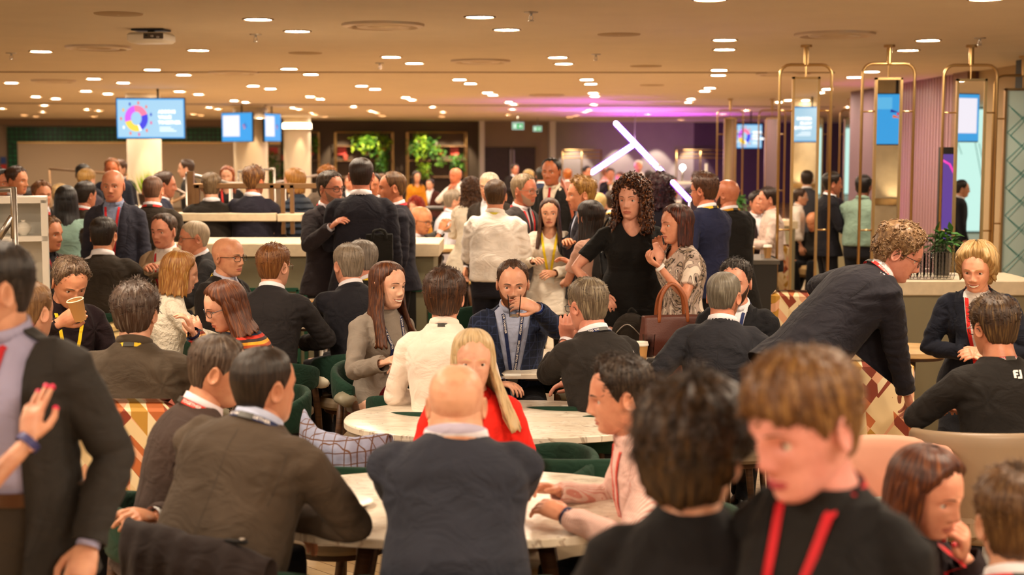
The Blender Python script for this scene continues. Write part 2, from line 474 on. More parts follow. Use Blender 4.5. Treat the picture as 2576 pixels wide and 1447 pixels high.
# ------------------------------------------------------------------ hand: fingers along +x, back of the hand +z, thumb towards +y*side
def hand_parts(side, curl, spread=.0, k=1.0, thumb=.5, seg=8, pts=None):
    P = []
    P.append(tube([(-.03, 0, 0), (0, 0, 0), (.03, 0, .002), (.07, 0, .002), (.09, 0, 0)], [.026, .027, .036, .041, .036], 14, flat=.42, up=(0, 0, 1)))
    ys = [.0295, .0098, -.0105, -.0295]; ln = [.070, .079, .073, .056]; rd = [.0088, .009, .0086, .0076]
    curl = curl if hasattr(curl, '__len__') else [curl]*4
    tips = []
    for i in range(4):
        y, l = ys[i], ln[i]; ang = -.1; yaw = spread*(1.5-i)*.16
        p = Vector((.074, y, 0)); q = [p, Vector((.088, y*1.02, 0))]
        p = q[-1].copy()
        for s, c in ((.45, .75), (.31, 1.0), (.24, .8)):
            ang -= curl[i]*c*1.35
            p = p+Vector((math.cos(ang)*math.cos(yaw), math.sin(yaw), math.sin(ang)))*l*s; q.append(p.copy())
        P.append(tube(q, [rd[i]*1.1, rd[i]*1.08, rd[i], rd[i]*.93, rd[i]*.78], seg, round_end=True, up=(0, 1, 0)))
        tips.append((q[-1], (q[-1]-q[-2]).normalized(), rd[i]))
    t0 = Vector((.022, .022, -.004)); t1 = Vector((.048, .047, -.012-.012*thumb)); t2 = t1+Vector((.026, .016-.012*thumb, -.012*thumb)); t3 = t2+Vector((.022, .004-.014*thumb, -.008*thumb))
    P.append(tube([t0, t1, t2, t3], [.016, .0125, .0108, .009], seg, round_end=True, up=(0, 0, 1)))
    tips.append((t3, (t3-t2).normalized(), .0095))
    M = Matrix.Diagonal((k, k*side, k, 1))
    out = []
    for V, F in P:
        V, F = xf((V, F), M)
        out.append((V, [tuple(reversed(f)) for f in F] if side < 0 else F))
    return out, [(Vector((p.x*k, p.y*k*side, p.z*k)), Vector((d.x, d.y*side, d.z)), r*k) for p, d, r in tips]
def ik(S, T, l1, l2, pole):
    d = T-S; D = d.length; mx = (l1+l2)*.995
    if D > mx: T = S+d*(mx/D); d = T-S; D = mx
    if D < abs(l1-l2)+.02: D = abs(l1-l2)+.02
    x = (l1*l1-l2*l2+D*D)/(2*D); h = math.sqrt(max(0, l1*l1-x*x)); u = d.normalized()
    p = pole-u*pole.dot(u); p = p.normalized() if p.length > 1e-5 else Vector((1, 0, 0))
    return S+u*x+p*h, T
class Sub:                              # a rigid frame
    def __init__(s, M): s.M = M; s.I = M.inverted()
PEOPLE = {}
def person(key, label, px, ytop, s, yaw, kind='stand', H=None, k=None, lean=None, side=0, twist=0, hy=0, hp=0, hr=0,
           L='down', Rr='down', fem=False, girth=1.0, skin='#d9a183', hair='short', hc='#3a2618', hc2=None, ht=.016, hair_k={},
           top='#26262c', toppat=None, topc2=None, kindtop='jacket', shirt='#e8e4ea', shpat=None, tie=None, opening=None, legs='#1c1c22', legs_kind='trousers',
           lany=None, lany_text=False, badge=True, glasses=None, beard=None, smile=0, teeth=False, folds=1.0, hunch=.03, group=None, sleeve=1.0,
           extra=None, Y=None, hands=(.35, .35), jaw=1.0, collar=True, knees=0, watch=None, nails=None, lips='#b0604e', waist=1.0, neckw=1.0, bareneck=False, feet=True, mirror=False, nk=0, belt=None, inner=None, handM={}, **_):
    seed = abs(hash_(key)) % 9999
    Yw = Y if Y else FPX/s
    top_w = W(px, ytop, Yw)
    if mirror: top_w.y = 2*YM-top_w.y; yaw = 180-yaw
    sit = kind == 'sit'
    lod = 2 if s > 340 else (1 if s > 215 else 0)
    if k is None: k = (1.0 if not fem else .94) if sit else min(1.1, max(.86, top_w.z/(1.765 if hair not in ('bald',) else 1.745)))
    if lean is None: lean = 6 if sit else 0
    hair_h = {'bald': 0}.get(hair, ht*.85)
    # torso frame
    T0 = Matrix.Rotation(R(side), 4, 'Y')@Matrix.Rotation(R(lean), 4, 'X')
    nb = T0@Vector((0, 0, .55*k))
    if hunch: nb = T0@Vector((0, -hunch*k, .548*k))
    TW = T0@Matrix.Rotation(R(twist), 4, 'Z')
    Rh = Matrix.Rotation(R(hy), 4, 'Z')@Matrix.Rotation(R(hp), 4, 'X')@Matrix.Rotation(R(hr), 4, 'Y')
    hc0 = nb+(T0.to_3x3()@Vector((0, -.014, .020-nk)))*k+(Rh.to_3x3()@Vector((0, -.010, .096)))*k     # head centre from the hip
    HS = k*1.06
    toph = (hc0+(Rh.to_3x3()@Vector((0, .01, .117+hair_h)))*HS)
    zh = top_w.z-toph.z
    if sit: zh = min(.64, max(.40, zh))
    else: zh = min(1.08*k, max(.7*k, zh))
    off = toph
    a = R(yaw); ca, sa = math.cos(a), math.sin(a)
    base = Vector((top_w.x-(ca*off.x-sa*off.y), top_w.y-(sa*off.x+ca*off.y), 0))
    root = empty('person', base, a)
    tag(root, label, 'person', group)
    hip = Vector((0, 0, zh)); Tm = Matrix.Translation(hip)@TW; Th = Matrix.Translation(hc0+hip)@Rh@Matrix.Scale(HS, 4)
    def bend(v):                        # torso point (in torso space, unit scale) -> person space
        t = v[2]/.55; return Tm@Vector((v[0]*k, (v[1]-hunch*max(0, t)**2)*k, v[2]*k))
    neck = bend((0, .0, .55)); up = (Tm.to_3x3()@Vector((0, 0, 1)))
    sw = (.172 if not fem else .150)*(.5+.5*girth)
    # ---------------------------------------------------------------- arms
    gw_ = girth
    def ptarget(sd, spec):
        sh = bend((sd*sw, .012, .452-.05*max(0, gw_-1.1))); fx = Tm.to_3x3()
        pole = Vector((sd*.5, .6, -.5)); N = None
        if isinstance(spec, tuple) and spec[0] == 'px':       # the wrist given by its pixel and scale
            _, wx, wy, ws = spec[:4]
            q = W(wx, wy, FPX/ws)-base; c_, s_ = math.cos(-a), math.sin(-a)
            T = Vector((c_*q.x-s_*q.y, s_*q.x+c_*q.y, q.z)); pole = Vector(spec[4]) if len(spec) > 4 else Vector((sd*.5, .3, -1))
            return sh, T, pole
        if isinstance(spec, tuple) and spec[0] == 'pz':       # the wrist given by its pixel and its height
            q = G(spec[1], spec[2], spec[3])-base; c_, s_ = math.cos(-a), math.sin(-a)
            return sh, Vector((c_*q.x-s_*q.y, s_*q.x+c_*q.y, q.z)), Vector(spec[4]) if len(spec) > 4 else Vector((sd*.8, .3, -.5))
        if isinstance(spec, tuple): return sh, hip+Vector((spec[0]*sd, spec[1], spec[2])), Vector((spec[3]*sd, spec[4], spec[5])) if len(spec) > 3 else Vector((sd*.5, .4, -1))
        D = {'down': (sh+fx@Vector((sd*.06, -.05, -.53*k)), Vector((sd*.3, 1, 0))),
             'pocket': (hip+Vector((sd*.20, -.09, .03))*k, Vector((sd*.8, 1, 0))),
             'hip': (hip+Vector((sd*.19, -.02, .12))*k, Vector((sd*1, .5, 0))),
             'belly': (hip+Vector((sd*.05, -.27, .17))*k, Vector((sd*.8, .4, -.8))),
             'chest': (hip+Vector((sd*.08, -.26, .30))*k, Vector((sd*.8, .2, -1))),
             'crossed': (hip+Vector((-sd*.13, -.19, .30))*k, Vector((sd*1, -.1, -.9))),
             'mouth': (hc0+hip+Rh.to_3x3()@Vector((sd*.04, -.18, -.13))*k, Vector((sd*.9, -.2, -1))),
             'chin': (hc0+hip+Rh.to_3x3()@Vector((sd*.06, -.10, -.20))*k, Vector((sd*.9, -.3, -1))),
             'table': (Vector((sd*.10, hip.y-.42, .80)), Vector((sd*1, .1, -.5))),
             'lap': (hip+Vector((sd*.07, -.30, .13)), Vector((sd*.8, .5, -.5))),
             'knee': (hip+Vector((sd*.14, -.36, .13)), Vector((sd*.9, .3, -.2))),
             'front': (hip+Vector((sd*.12, -.40, .28))*k, Vector((sd*.6, .2, -1)))}
        T, pole = D[spec]; return sh, T, pole
    arms = {}
    for sd, spec in ((1, L), (-1, Rr)):
        if spec is None: continue
        S, T, pole = ptarget(sd, spec)
        E, T = ik(S, T, .285*k, .255*k, pole); arms[sd] = (S, E, T)
    # ---------------------------------------------------------------- legs
    knee = {}
    for sd in (1, -1):
        hj = hip+Vector((sd*.09*k, 0, -.01))
        if sit:
            an = Vector((sd*(.10+.04*knees), -.40*k+(.06 if sd > 0 else -.03), .09)); kn, an = ik(hj, an, .43*k, .43*k, Vector((sd*(.15+.3*knees), -1, .9)))
        else:
            back = .10 if lean > 20 else 0
            an = Vector((sd*.10*k, (.015 if sd > 0 else -.02)+back, .09)); kn, an = ik(hj, an, .43*k, .43*k, Vector((sd*.1, -1, 0)))
        knee[sd] = (hj, kn, an)
    vox = [.02, .012, .0075][lod]
    if s > 900: vox = .006
    # ---------------------------------------------------------------- torso rings
    gw = girth
    if fem: prof = [(-.10, .165, .120), (-.02, .172, .122), (.06, .160, .112), (.15, .128*waist, .095*waist), (.24, .130, .098), (.33, .148, .128), (.41, .155, .112), (.455, .140, .092), (.495, .105, .074), (.52, .074, .064), (.545, .057, .056), (.57, .052, .054)]
    else: prof = [(-.10, .160, .120), (-.02, .165, .120), (.08, .155*(.4+.6*gw), .112*gw), (.16, .150*(.4+.6*gw), .110*gw*gw), (.26, .160, .118*gw), (.36, .176, .122), (.42, .178, .114), (.46, .160, .098), (.495, .125, .082), (.52, .090, .070), (.545, .068, .064), (.57, .060, .062)]
    def torso(pad, t0=-.10, t1=.57, n=28, hemflare=0, neckpad=0):
        zs = [t0]+[p[0] for p in prof if t0+.01 < p[0] < t1-.005]+[t1]; zs = np.interp(np.linspace(0, 1, 22), np.linspace(0, 1, len(zs)), zs)
        rings = []
        for z in zs:
            w = np.interp(z, [p[0] for p in prof], [p[1] for p in prof]); d = np.interp(z, [p[0] for p in prof], [p[2] for p in prof])
            nk = sstep(z, .50, .55); pd = pad*(1-nk)+neckpad*nk+hemflare*max(0, .06-z)
            w = w*(.35+.65*gw)*(1-nk)+w*nk+pd; d = d*(.6+.4*gw)*(1-nk)+d*nk+pd
            dy = .012*sstep(z, .25, .45)-.01*sstep(z, .5, .57)+(-.012 if not fem else -.0)*sstep(z, .05, .2)*(1-sstep(z, .3, .5))*(gw-1)*4
            ring = []
            for j in range(n):
                t = 2*math.pi*j/n; c, s_ = math.cos(t), math.sin(t)
                x = w*math.copysign(abs(c)**.85, c); y = d*math.copysign(abs(s_)**.85, s_)+dy
                if fem and s_ < 0 and .27 < z < .43:          # bust
                    y -= .028*math.exp(-((abs(x)-.07)/.05)**2)*math.exp(-((z-.345)/.05)**2)
                ring.append(bend((x, y, z)))
            rings.append(ring)
        return loft(rings)
    def arm_parts(pad, upto=1.0, wr=.030, n=14, cuff=0):
        out = []
        for sd, (S, E, T) in arms.items():
            ar = (.052 if not fem else .044)*(.4+.6*gw)*k+pad; er = (.041 if not fem else .036)*k+pad; w_ = wr*k+pad*.9
            sh_in = bend((sd*sw*.5, .012, .468-.05*max(0, gw-1.1)))
            up_ = E-S; S2 = S+up_*.04
            pts = [sh_in, S.lerp(sh_in, .25)+up*.004, S2, S.lerp(E, .35), S.lerp(E, .7), E, E.lerp(T, .3), E.lerp(T, .65), T]
            rr = [ar*.80, ar*.93, ar*1.02, ar, ar*.92, er*1.08, er*1.06, (er+w_)/2, w_]
            if upto < 1:
                tot = [0, .1, .15, .3, .42, .55, .7, .85, 1]; m_ = [i for i, q in enumerate(tot) if q <= upto+.01]; pts = [pts[i] for i in m_]; rr = [rr[i] for i in m_]
                pts = pts[:-1]+[pts[-1]]; rr[-1] = rr[-1]*1.06
            out.append(tube(pts, rr, n, up=(0, 1, .1)))
        return out
    # ---------------------------------------------------------------- body: one skin, remeshed and smoothed
    bp = [torso(-.014, t1=.56, n=20)]+arm_parts(-.006, wr=.029, n=12)
    npts = [bend((0, .008, .50)), bend((0, .006, .55)), (hc0+hip)+Rh.to_3x3()@Vector((0, .022, -.075))*k, (hc0+hip)+Rh.to_3x3()@Vector((0, .02, .0))*k]
    nr = (.060 if not fem else .050)*k*neckw*(.6+.4*gw)
    bp.append(tube(npts, [nr*1.25, nr*1.04, nr, nr*.95], 18, up=(0, 1, 0)))
    for sd, (hj, kn, an) in knee.items():
        if feet: bp.append(tube([hj+Vector((0, 0, .03)), hj.lerp(kn, .4), kn, kn.lerp(an, .35), an, an+Vector((0, -.03, -.03))], [.085*k, .075*k, .055*k, .053*k, .036*k, .036*k], 12, up=(0, 1, .01)))
    bv = min(.02, vox*1.6) if lod else .022
    BV, BF = remesh(bp, bv, 5)
    hd = head_surface(*[(26, 36), (44, 56), (84, 96)][lod], fem=fem, jaw=jaw, smile=smile)
    HV, HFc, A_, Z_, zc_, AX_, fr_, lipw = hd
    parts = [(BV, BF, 0)]
    Hp = HV.reshape(-1, 3)
    # lips and brows are coloured faces of the head
    fc = lambda arr: arr.reshape(-1)[HFc].mean(axis=1)
    zcf, axf, frf, zf = fc(zc_), fc(AX_), fc(fr_), fc(Z_)
    lipmask = (np.abs(zcf) < np.where(zcf > 0, .0085, .0095)*np.clip(1-(axf/(lipw*1.05))**2, 0, 1)**.5) & (frf > .5) & (axf < lipw*1.05)
    hm = np.where(lipmask, 1, 0)
    if teeth: hm = np.where((np.abs(zcf+.0005) < .0045*np.clip(1-(axf/(lipw*.85))**2, 0, 1)**.5) & (frf > .5), 3, hm)
    brow = (np.abs(zf-(.0165+.16*np.clip(axf-.012, 0, .022)-.35*np.clip(axf-.036, 0, .1))) < (.0022 if fem else .0034)*np.clip((.054-axf)/.02, .3, 1)) & (axf > .012) & (axf < .050) & (frf > .4)
    Hw = xf((Hp, None), Th)[0]
    nVb = len(BV)
    allV = [BV, Hw]; allF = [BF, HFc+nVb]; allM = [np.zeros(len(BF), int), hm]; cnt = nVb+len(Hw)
    def addp(vf, m=0):
        nonlocal cnt
        V, F = vf; V = np.asarray(V, float); q = [tuple(f)+((f[-1],) if len(f) == 3 else ()) for f in F]
        allV.append(V); 
        for f in F:
            f = tuple(int(i)+cnt for i in f)
            extraF.append(f); extraM.append(m)
        cnt += len(V)
    extraF, extraM = [], []
    for sd in (1, -1):                  # ears
        Me = Th@Matrix.Translation((sd*.077, .012, -.008))@Matrix.Rotation(R(sd*22), 4, 'Z')@Matrix.Rotation(R(12), 4, 'X')
        n = 18 if lod == 2 else 10
        ear = MB(); eprof = [(.0, .0, -.5), (.35, .35, -.5), (.62, .62, -.2), (.85, .85, .9), (1, 1, .7), (.98, .98, -.2), (.7, .7, -1.2)]
        rings = [[(sd*h*.006, math.cos(2*math.pi*j/n)*.019*a_+ .004*max(0, math.sin(2*math.pi*j/n)), math.sin(2*math.pi*j/n)*.033*b_*(1 if math.sin(2*math.pi*j/n) > 0 else .85)) for j in range(n)] for a_, b_, h in eprof]
        V, F = loft(rings)
        if sd > 0: pass
        addp(xf((V, F), Me))
    hb_ = BVHTree.FromPolygons([Vector(v) for v in Hp], [tuple(int(i) for i in f) for f in HFc])
    if lod:
        for sd in (1, -1):
            rows = []
            for i in range(8):
                u_ = i/7; x = sd*(.013+.036*u_); z0 = .0155+.0065*math.sin(u_*2.4)-.004*u_; hw = (.0022 if fem else .0034)*(1-.75*u_**2)*(.6+.4*min(1, u_*4))
                row = []
                for zz in (z0-hw, z0+hw):
                    h = hb_.ray_cast(Vector((x, -.3, zz)), Vector((0, 1, 0)))[0] or Vector((x, -.09, zz)); row.append(h+Vector((0, -.0014, 0)))
                rows.append(row)
            addp(xf(loft(rows, cap=False, closed=False), Th), 2)
    # hands
    tips_all = {}
    for sd, (S, E, T) in arms.items():
        spec = L if sd > 0 else Rr
        d = (T-E).normalized()
        hm_ = handM.get(sd, {})
        hdir = Vector(hm_['dir']) if 'dir' in hm_ else d
        if spec in ('table', 'lap', 'knee') and 'dir' not in hm_: hdir = Vector((d.x, d.y, min(d.z, -.05)*.3)).normalized()
        nrm = Vector(hm_['up']) if 'up' in hm_ else {'down': Vector((sd, .2, 0)), 'table': Vector((0, 0, 1)), 'lap': Vector((0, 0, 1)), 'knee': Vector((0, 0, 1)), 'belly': Vector((sd*.3, -.6, .6)), 'mouth': Vector((sd*.5, -.7, .3)), 'chin': Vector((sd*.4, -.9, .2)), 'pocket': Vector((sd, 0, 0))}.get(spec if isinstance(spec, str) else '', Vector((sd*.4, -.2, .9)))
        x = hdir.normalized(); z = (nrm-x*nrm.dot(x)).normalized(); y = z.cross(x)
        M = Matrix(((x.x, y.x, z.x, T.x), (x.y, y.y, z.y, T.y), (x.z, y.z, z.z, T.z), (0, 0, 0, 1)))
        # thumb towards the body middle for palms down
        ts = hm_.get('thumb', 1 if (y.x*(-sd)) > 0 else -1)
        if spec == 'down' and 'thumb' not in hm_: ts = 1 if y.y < 0 else -1
        cl = hm_.get('curl', hands[0] if sd > 0 else hands[1])
        hp_, tips = hand_parts(ts, cl, hm_.get('spread', .3), (1 if not fem else .93)*k, hm_.get('th', .5), 8 if lod == 2 else 6)
        hp_ = [xf(q, M) for q in hp_]
        tips_all[sd] = [(M@p, M.to_3x3()@d_, r_) for p, d_, r_ in tips]
        if lod == 2:
            V, F = remesh(hp_, .0042 if s > 400 else .005, 2, .4)
            allV.append(V); allF.append(F+cnt); allM.append(np.zeros(len(F), int)); cnt += len(V)
        else:
            for q in hp_: addp(q)
    V = np.concatenate(allV); FQ = np.concatenate(allF); FM = np.concatenate(allM)
    skm = skinmat(skin); lipm = plain('lips', lips, .45); browm = plain('brow_hair', hc if hair != 'bald' else '#8a6a50', .7); teethm = plain('teeth', '#f4ead8', .25)
    me = bpy.data.meshes.new('body')
    nV = len(V); nq = len(FQ); ex_l = [i for f in extraF for i in f]; nl = nq*4+len(ex_l)
    me.vertices.add(nV); me.vertices.foreach_set('co', V.ravel()); me.loops.add(nl)
    me.loops.foreach_set('vertex_index', np.concatenate([FQ.ravel(), np.array(ex_l, dtype=int)]).astype(np.int32))
    st = list(range(0, nq*4, 4)); c_ = nq*4
    for f in extraF: st.append(c_); c_ += len(f)
    me.polygons.add(len(st)); me.polygons.foreach_set('loop_start', np.array(st, dtype=np.int32)); me.update(calc_edges=True)
    for m in (skm, lipm, browm, teethm): me.materials.append(m)
    me.polygons.foreach_set('material_index', np.concatenate([FM, np.array(extraM, dtype=int)]).astype(np.int32))
    me.polygons.foreach_set('use_smooth', np.ones(len(st), dtype=bool)); me.update()
    body = bpy.data.objects.new('body', me); COL.objects.link(body); body.parent = root
    # eyes
    facing = (math.cos(R(yaw+hy)) > -.35)
    if lod and facing:
        for sd in (1, -1):
            e = MB(); n = 16
            eprof = [(.0, -.0119), (.0022, -.0118), (.0024, -.0117), (.0055, -.0106), (.0057, -.0105), (.0085, -.0085), (.0115, -.003), (.012, 0), (.0115, .004), (.006, .0104), (0.0005, .012)]
            V_, F_ = lathe([(max(r_, .0003), z_) for r_, z_ in eprof], n, cap=True)
            fm = [0]*len(F_)
            for i, f in enumerate(F_):
                if len(f) == 4:
                    ring = i//n; fm[i] = 2 if ring < 1 else (1 if ring < 3 else 0)
                else: fm[i] = 2 if f[0] < n*2 else 0
            Mt = Th@Matrix.Translation((sd*.032, -.0665, -.0035))@Matrix.Rotation(R(-90), 4, 'X')
            V_, _ = xf((V_, F_), Mt)
            obj('eye', V_, F_, [plain('eye_white', '#cfc4b8', .25), plain('iris', '#4a3a2a', .2), plain('pupil', '#080606', .15)], root, fm)
            # upper lid
            lid = ellip((0, 0, 0), (.0128, .0128, .0128), 14, 10)
            Vl = np.array(lid[0]); 
            Vl2, Fl = Vl, [f for f in lid[1] if all(Vl[i][2] > (.0035 if not smile else .0015) for i in f)]
            if Fl:
                Vl3, _ = xf((Vl2, Fl), Th@Matrix.Translation((sd*.032, -.0665, -.0035))@Matrix.Rotation(R(-4), 4, 'X'))
                obj('eyelid', Vl3, Fl, skm, root)
    # ---------------------------------------------------------------- hair
    hairm = hairmat(hc, hc2, curl=hair.startswith('curly'))
    def put_hair(V, F, nm='hair'):
        V_ = xf((V, F), Th)[0]; o = obj(nm, V_, F, hairm, root)
        az = np.arctan2(V[:, 0], -(V[:, 1]-.03)); at = o.data.attributes.new('strand', 'FLOAT_VECTOR', 'POINT')
        at.data.foreach_set('vector', np.stack([np.cos(az), np.sin(az), V[:, 2]*1.1+seed*.1], -1).ravel()); return o
    hk = hair_k; hob = None
    if hair in ('short', 'fringe', 'recede', 'crop', 'band', 'pixie'):
        Vh, Fh = hair_mesh(hd, hair, ht, seed, sideK=hk.get('side', .4), spiky=hk.get('spiky', .3))
        if hk.get('lift'): Vh = Vh.copy(); Vh[:, 2] += hk['lift']*sstep(Vh[:, 2], .06, .11)*sstep(-Vh[:, 1], -.02, .06)
        if lod >= 1 and ht > .007:
            tv, tf = tufts(Vh, Fh, hk.get('n', 700 if lod == 2 else 200), ht*hk.get('tl', 1.15), .0018 if lod == 2 else .0032, seed, hk.get('flow', (.15, -.35, .25)), zmin=hk.get('tz', .01))
            mb = MB(); mb.V = [tuple(v) for v in Vh]; mb.F = [tuple(int(i) for i in f) for f in Fh]; mb.add((tv, tf)); Vh2, Fh2 = np.array(mb.V), mb.F
        else: Vh2, Fh2 = Vh, Fh
        put_hair(Vh2, Fh2)
    elif hair == 'curly':
        Vh, Fh = hair_mesh(hd, 'short', ht, seed, sideK=.45, spiky=.1, curly=.0035)
        cv, cf = curls(Vh, Fh, hk.get('n', 420), .0062, .018, seed, -.03)
        mb = MB(); mb.V = [tuple(v) for v in Vh]; mb.F = [tuple(int(i) for i in f) for f in Fh]; mb.add((cv, cf)); put_hair(np.array(mb.V), mb.F)
    elif hair in ('long', 'bob', 'curlylong', 'straight'):
        Vh, Fh = hair_mesh(hd, 'long', ht, seed, sideK=.9, spiky=hk.get('spiky', .12), curly=.004 if hair == 'curlylong' else 0)
        Lh = hk.get('len', .30 if hair != 'bob' else .13)
        Vc, Fc = hair_curtain(Lh, hk.get('open', 62), seed, full=hk.get('full', 1.0), flare=hk.get('flare', .10), fr_fall=hk.get('front'), na=[36, 56, 96][lod], nt=[14, 20, 30][lod], wave=hk.get('wave', 0), back=hk.get('back', .03))
        mb = MB(); mb.V = [tuple(v) for v in Vh]; mb.F = [tuple(int(i) for i in f) for f in Fh]
        if hair == 'curlylong':
            q = [tuple(f) for f in Fc if len(f) == 4]; Vq = Vc+vnormals(Vc, np.array(q))*(wob(Vc, seed, 80, 2)*.010)[:, None]
            mb.add((Vq, Fc)); cv, cf = curls(Vh, Fh, 260, .010, .03, seed, 0.0); mb.add((cv, cf))
            cv, cf = curls(Vq, np.array(q), 520, .011, .035, seed+1, -.3); mb.add((cv, cf))
        else:
            mb.add((Vc, Fc))
            if hk.get('part') is not None and lod >= 1: pass
        put_hair(np.array(mb.V), mb.F)
    if beard:
        line = -.045+.0*A_; d = np.abs(np.degrees((A_+np.pi) % (2*np.pi)-np.pi))
        lo = np.interp(d, [0, 18, 30, 50, 70, 82, 90], [-.052, -.056, -.060, -.050, -.025, .0, -.2])
        m = (1-sstep(Z_, lo-.006, lo+.004))*(d < 86)
        mouth = np.exp(-(zc_/.012)**6)*(AX_ < lipw*1.05); m = m*(1-np.clip(mouth*1.5, 0, 1))
        D = (.0035 if beard[1] == 'full' else .0012)*m-.003*(1-m)
        if beard[1] == 'full': D = D+m*.004*sstep(-Z_, .07, .11)
        N = vnormals(Hp, HFc).reshape(HV.shape); Q = (HV+N*D[..., None]).reshape(-1, 3)
        keep = m.reshape(-1)[HFc].max(axis=1) > .05
        Vb, Fb = subset(Q, HFc, keep)
        obj('beard', xf((Vb, Fb), Th)[0], Fb, hairmat(beard[0]), root)
    if glasses:
        gm = plain('spectacle_frame', glasses, .3); gl = MB(); n = 20
        for sd in (1, -1):
            pts = []
            for j in range(n):
                t = 2*math.pi*j/n; c, s_ = math.cos(t), math.sin(t)
                x = sd*.034+.024*math.copysign(abs(c)**.7, c); z = -.005+.0175*math.copysign(abs(s_)**.75, s_)
                pts.append(Vector((x, -.101+.012*(abs(x)/.06)**2, z)))
            rings = []
            for j in range(n):
                p = pts[j]; d = (pts[(j+1) % n]-pts[j-1]).normalized(); a_, b_, _ = frame(d, (0, 1, 0)); r_ = .0017 if s < 700 else .0014
                rings.append([p+(a_*math.cos(q*1.2566)+b_*math.sin(q*1.2566))*r_ for q in range(5)])
            gl.add(loft(rings+[rings[0]], cap=False))
            gl.add(tube([(sd*.058, -.089, .004), (sd*.074, -.075, .003), (sd*.081, -.02, .004), (sd*.080, .012, .0), (sd*.078, .022, -.014)], .0017, 5))
        gl.add(tube([(-.011, -.103, .001), (0, -.107, .004), (.011, -.103, .001)], .0018, 5))
        V_, _ = xf((gl.V, None), Th); obj('glasses', V_, gl.F, gm, root)
    # ---------------------------------------------------------------- clothes
    fab = cloth(top, toppat, topc2)
    tI = Tm.inverted()
    def tcoord(P):
        q = xf((P, None), tI)[0]/k; q = q.copy(); q[:, 1] += hunch*np.clip(q[:, 2]/.55, 0, 5)**2; return q
    is_j = kindtop in ('jacket', 'openjacket', 'coat', 'cardigan')
    hem = {'jacket': -.14 if not sit else -.08, 'openjacket': -.14 if not sit else -.08, 'coat': -.30 if not sit else -.1, 'shirt': .0 if not sit else -.04, 'sweater': -.03, 'top': -.03, 'cardigan': -.14 if not sit else -.05, 'dress': -.1, 'tunic': -.2 if not sit else -.06}.get(kindtop, -.05)
    pad = {'jacket': .014, 'openjacket': .014, 'coat': .024, 'shirt': .008, 'sweater': .012, 'top': .010, 'dress': .006, 'tunic': .012, 'cardigan': .013}.get(kindtop, .008)
    cuffr = .036 if is_j or kindtop == 'sweater' else .033
    tp = [torso(pad, t0=hem, t1=.545 if kindtop != 'top' else .53, n=28, hemflare=.25 if is_j else (.5 if kindtop in ('tunic',) else .05), neckpad=.010)]+arm_parts(pad*.8, sleeve, cuffr, 14)
    if kindtop == 'shirt' and not sit: pass
    JV, JF = remesh(tp, vox, 6 if lod == 2 else 4)
    N = vnormals(JV, JF); q = tcoord(JV)
    amp = (.0062 if is_j else .0078)*folds*k
    w1 = wob(JV*np.array([1.0, 1.0, 1.5])@np.array([[.8, .3, .5], [-.2, 1, .1], [-.5, -.1, .85]]), seed, 13, 2)
    D = amp*(w1-.7*np.abs(wob(JV, seed+1, 19, 2)))
    D += amp*.8*(1-np.abs(wob(JV*np.array([.5, 1, 1.8]), seed+8, 22, 1))*1.6)*sstep(-np.abs(q[:, 2]-.2), -.25, -.05)*.6
    for sd, (S, E, T) in arms.items():
        Sn, En, Tn = (np.array(v) for v in (S, E, T))
        if lod >= 1:
            dE = np.linalg.norm(JV-En, axis=1); fall = np.exp(-(dE/.10)**2)
            ax = (Tn-Sn)/(np.linalg.norm(Tn-Sn)+1e-6); ph = (JV-En)@ax
            D += fall*amp*1.3*np.abs(np.sin(ph*60+wob(JV, seed+2, 16, 1)*2.2))-fall*amp*.5
            dT = np.linalg.norm(JV-Tn, axis=1); fall = np.exp(-(dT/.09)**2); D += fall*amp*.8*np.sin((JV-Tn)@ax*85+wob(JV, seed+4, 15, 1)*2)
            # creases that run from the armpit across the back and chest
            ap = np.array(bend((sd*sw*.8, 0, .38))); r_ = JV-ap; dd = np.linalg.norm(r_, axis=1)
            D += amp*.8*np.exp(-(dd/.12)**2)*(1-np.exp(-(dd/.05)**2))*np.sin(np.arctan2(r_[:, 2], r_[:, 0]*sd)*7+seed+wob(JV, seed+6, 12, 1)*2)
    if kindtop == 'shirt' and not sit: D += .010*sstep(-q[:, 2], -.14, -.02)*(1+.5*np.sin(q[:, 0]*60))*k      # blouses over the belt
    JV = JV+N*D[:, None]; q = tcoord(JV)
    # necklines and openings
    fcn = q[JF].mean(axis=1)
    keep = np.ones(len(JF), bool)
    op = opening
    if op is None: op = {'jacket': (.072, .17), 'openjacket': (.075, -1), 'coat': (.06, .25), 'cardigan': (.075, -1), 'shirt': None, 'sweater': 'crew', 'top': 'scoop', 'dress': 'scoop', 'tunic': 'scoop'}.get(kindtop)
    def vw(z):
        w0, zb = op
        if zb == -2: return w0*np.ones_like(z)*1.0
        if zb == -1: return np.interp(z, [-.3, -.1, .1, .3, .5, .56], [.10, .085, .06, .06, .075, .07])
        return w0*np.clip((z-zb)/(.50-zb), 0, 1.05)**.9
    if isinstance(op, tuple):
        keep &= ~((np.abs(fcn[:, 0]) < vw(fcn[:, 2])) & (fcn[:, 1] < -.015) & (fcn[:, 2] < .60))
        keep &= ~((fcn[:, 2] > .515) & (fcn[:, 1] < .0) & (np.abs(fcn[:, 0]) < .075))
    elif op == 'scoop': keep &= ~((fcn[:, 2] > .44+.9*(fcn[:, 0]**2)*20) & (fcn[:, 1] < .0) & (np.abs(fcn[:, 0]) < .09))
    # sleeves open at the wrist and hem open below
    for sd, (S, E, T) in arms.items():
        if sleeve >= 1:
            Tn, En = np.array(T), np.array(E); d_ = (Tn-En)/np.linalg.norm(Tn-En); fw = JV[JF].mean(axis=1)-Tn
            keep &= ~((fw@d_ > -.004) & (np.linalg.norm(fw, axis=1) < .05))
